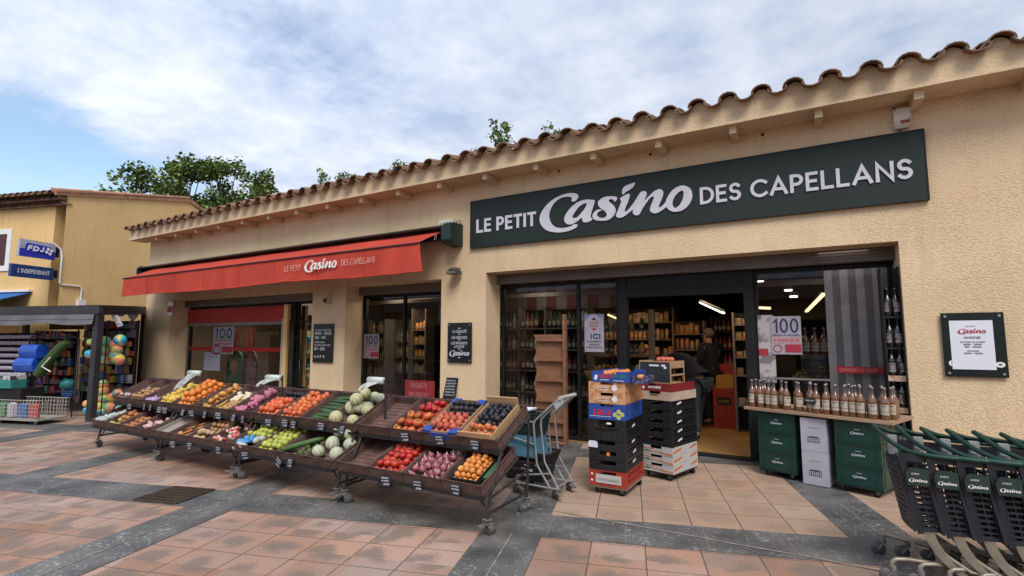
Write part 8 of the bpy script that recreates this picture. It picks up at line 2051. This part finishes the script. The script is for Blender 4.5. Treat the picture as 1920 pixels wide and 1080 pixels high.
# wire bin on wheels
t = thing("wire_bin", "low cream wire bin on casters in front of the beach goods", "wire bin", pc(-1.6, -.75, 0), (0, 0, A0))
WB = M("cream_wire", (.42, .39, .34), .5); mb = MB(); mb.T = PC
x0, x1, y0, y1, z0, z1 = -2.55, -.42, -.62, -.1, .10, .44
def zt_(x): return z1 if x > x0 + .35 else z0 + .16 + (x - x0) / .35 * (z1 - z0 - .16)
for y in (y0, y1):
    for k in range(30): x = x0 + (x1 - x0) * k / 29; mb.bar((x, y, z0), (x, y, zt_(x)), .007, .007)
    for k in range(6): z = z0 + (z1 - z0) * k / 5; xa = x0 if z < z0 + .16 else x0 + .35 * (z - z0 - .16) / (z1 - z0 - .16); mb.bar((xa, y, z), (x1, y, z), .007, .007)
    mb.bar((x0, y, z0 + .16), (x0 + .35, y, z1), .012, .012); mb.bar((x0 + .35, y, z1), (x1, y, z1), .012, .012)
for x in (x0, x1):
    for k in range(9): y = y0 + (y1 - y0) * k / 8; mb.bar((x, y, z0), (x, y, zt_(x)), .007, .007)
    for k in range(4): z = z0 + (zt_(x) - z0) * k / 3; mb.bar((x, y0, z), (x, y1, z), .007, .007)
mb.box(x0, x1, y0, y1, z0 - .025, z0 - .005); mb.build("basket", WB, t)
for x in (x0 + .25, -1.4, x1 - .12):
    mb = MB(); mb.T = PC @ Matrix.Translation((x, y0 + .06, .04)) @ Matrix.Rotation(R(90), 4, 'X'); mb.lathe([(.015, -.015), (.04, -.012), (.04, .012), (.015, .015)], n=12); mb.build("caster", CAST, t)
for q in range(6):
    c = ('white', 'grey', 'green', 'white', 'blue', 'red')[q]; packet(c, pc(-2.1 + q * .28, -.5, .12), .18, .25, "%s packet lying in the cream wire bin, %s from the left" % (c, o1[q]), "packets in the wire bin")

# ============================================================ trees
LF = M("tree_leaf", (0.13, 0.21, 0.05), .6, (0.22, 0.31, 0.08), scale=1.2, detail=5, lo=.4, hi=.62); LF2 = M("dark_tree_leaf", (0.085, 0.14, 0.04), .6, (0.12, 0.18, 0.05), scale=1.5); BARK = M("bark", (.12, .09, .065), .9)
def tree(label, x, y, h, crown, seed, nb=30, per=330, leaf=.17, name="plane_tree", mat=(LF, LF2), base=0.0, spread=1.0, cl=.42, jit=.30):
    rnd = random.Random(seed); t = thing(name, label, "tree", (x, y, base))
    mb = MB(); mb.tube([(x, y, base), (x + .1, y, base + h * .3), (x, y + .1, base + h * .62), (x, y, base + h * .85)], [.22, .17, .10, .03], 8)
    tips = []
    for k in range(nb):
        a = rnd.uniform(0, 6.28); f = rnd.uniform(.35, .98); rr = crown * (1 - max(0, f - .6) * 1.7) * rnd.uniform(.45, 1.0) * spread
        p0 = Vector((x, y, base + h * f * .72)); p2 = Vector((x + rr * math.cos(a), y + rr * math.sin(a), base + h * min(1.0, f + rnd.uniform(.02, .12)))); p1 = p0.lerp(p2, .5) + Vector((0, 0, -.15))
        mb.tube([p0, p1, p2], [.06, .035, .012], 5); tips.append((p1, .8)); tips.append((p2, 1.0))
    mb.build("trunk", BARK, t)
    ca, cb_ = MB(), MB()
    for (p, k) in tips:
        for m_ in range(3):
            c = p + Vector((rnd.gauss(0, jit), rnd.gauss(0, jit), rnd.gauss(0, jit)))
            leaves(ca if rnd.random() < .6 else cb_, c, (cl, cl, cl * 1.15), int(per / 6), leaf, rnd)
    ca.build("foliage", mat[0], t, fix=False); cb_.build("dark_foliage", mat[1], t, fix=False)
def polar(px, Fd): r = ray(px, 636); fw = -r.x * _s + r.y * _c; p = EYE + r * (Fd / fw); return p.x, p.y
def hgt(py, Fd): return 1.55 + (636 - py) / 962 * Fd
for (px, py, Fd, cr_, sd_, lb) in ((255, 318, 27, 2.2, 1, "leafy plane tree rising behind the ochre house, leftmost of four"), (330, 305, 26, 2.0, 2, "leafy plane tree rising behind the ochre house, second of four"),
        (405, 316, 27, 2.2, 3, "leafy plane tree rising between the ochre house and the shop, third of four"), (470, 336, 28, 2.0, 4, "leafy plane tree behind the shop's left end, fourth of four")):
    x, y = polar(px, Fd); tree(lb, x, y, hgt(py, Fd), cr_, sd_)
x, y = polar(150, 30); tree("distant tree just showing above the ochre house roof", x, y, hgt(341, 30), 1.0, 9, nb=10, per=50, leaf=.18)
for (px, py, Fd, cr_, sd_, lb) in ((588, 330, 26, .9, 11, "treetop just above the shop roof, leftmost of the small ones"), (632, 322, 24, .35, 12, "thin treetop shoot above the shop roof"), (738, 298, 21, .8, 13, "treetop above the shop roof near its middle"),
        (885, 262, 17, .8, 14, "low treetop above the roof left of the tall green shoot"), (938, 238, 16.5, .42, 15, "bright green shoot of a treetop above the roof"), (1030, 236, 17, .4, 16, "small treetop shoot above the roof, rightmost")):
    x, y = polar(px, Fd); tree(lb, x, y, hgt(py, Fd) + .15, cr_, sd_, nb=14, per=150, leaf=.10, spread=.6, cl=.2, jit=.16)
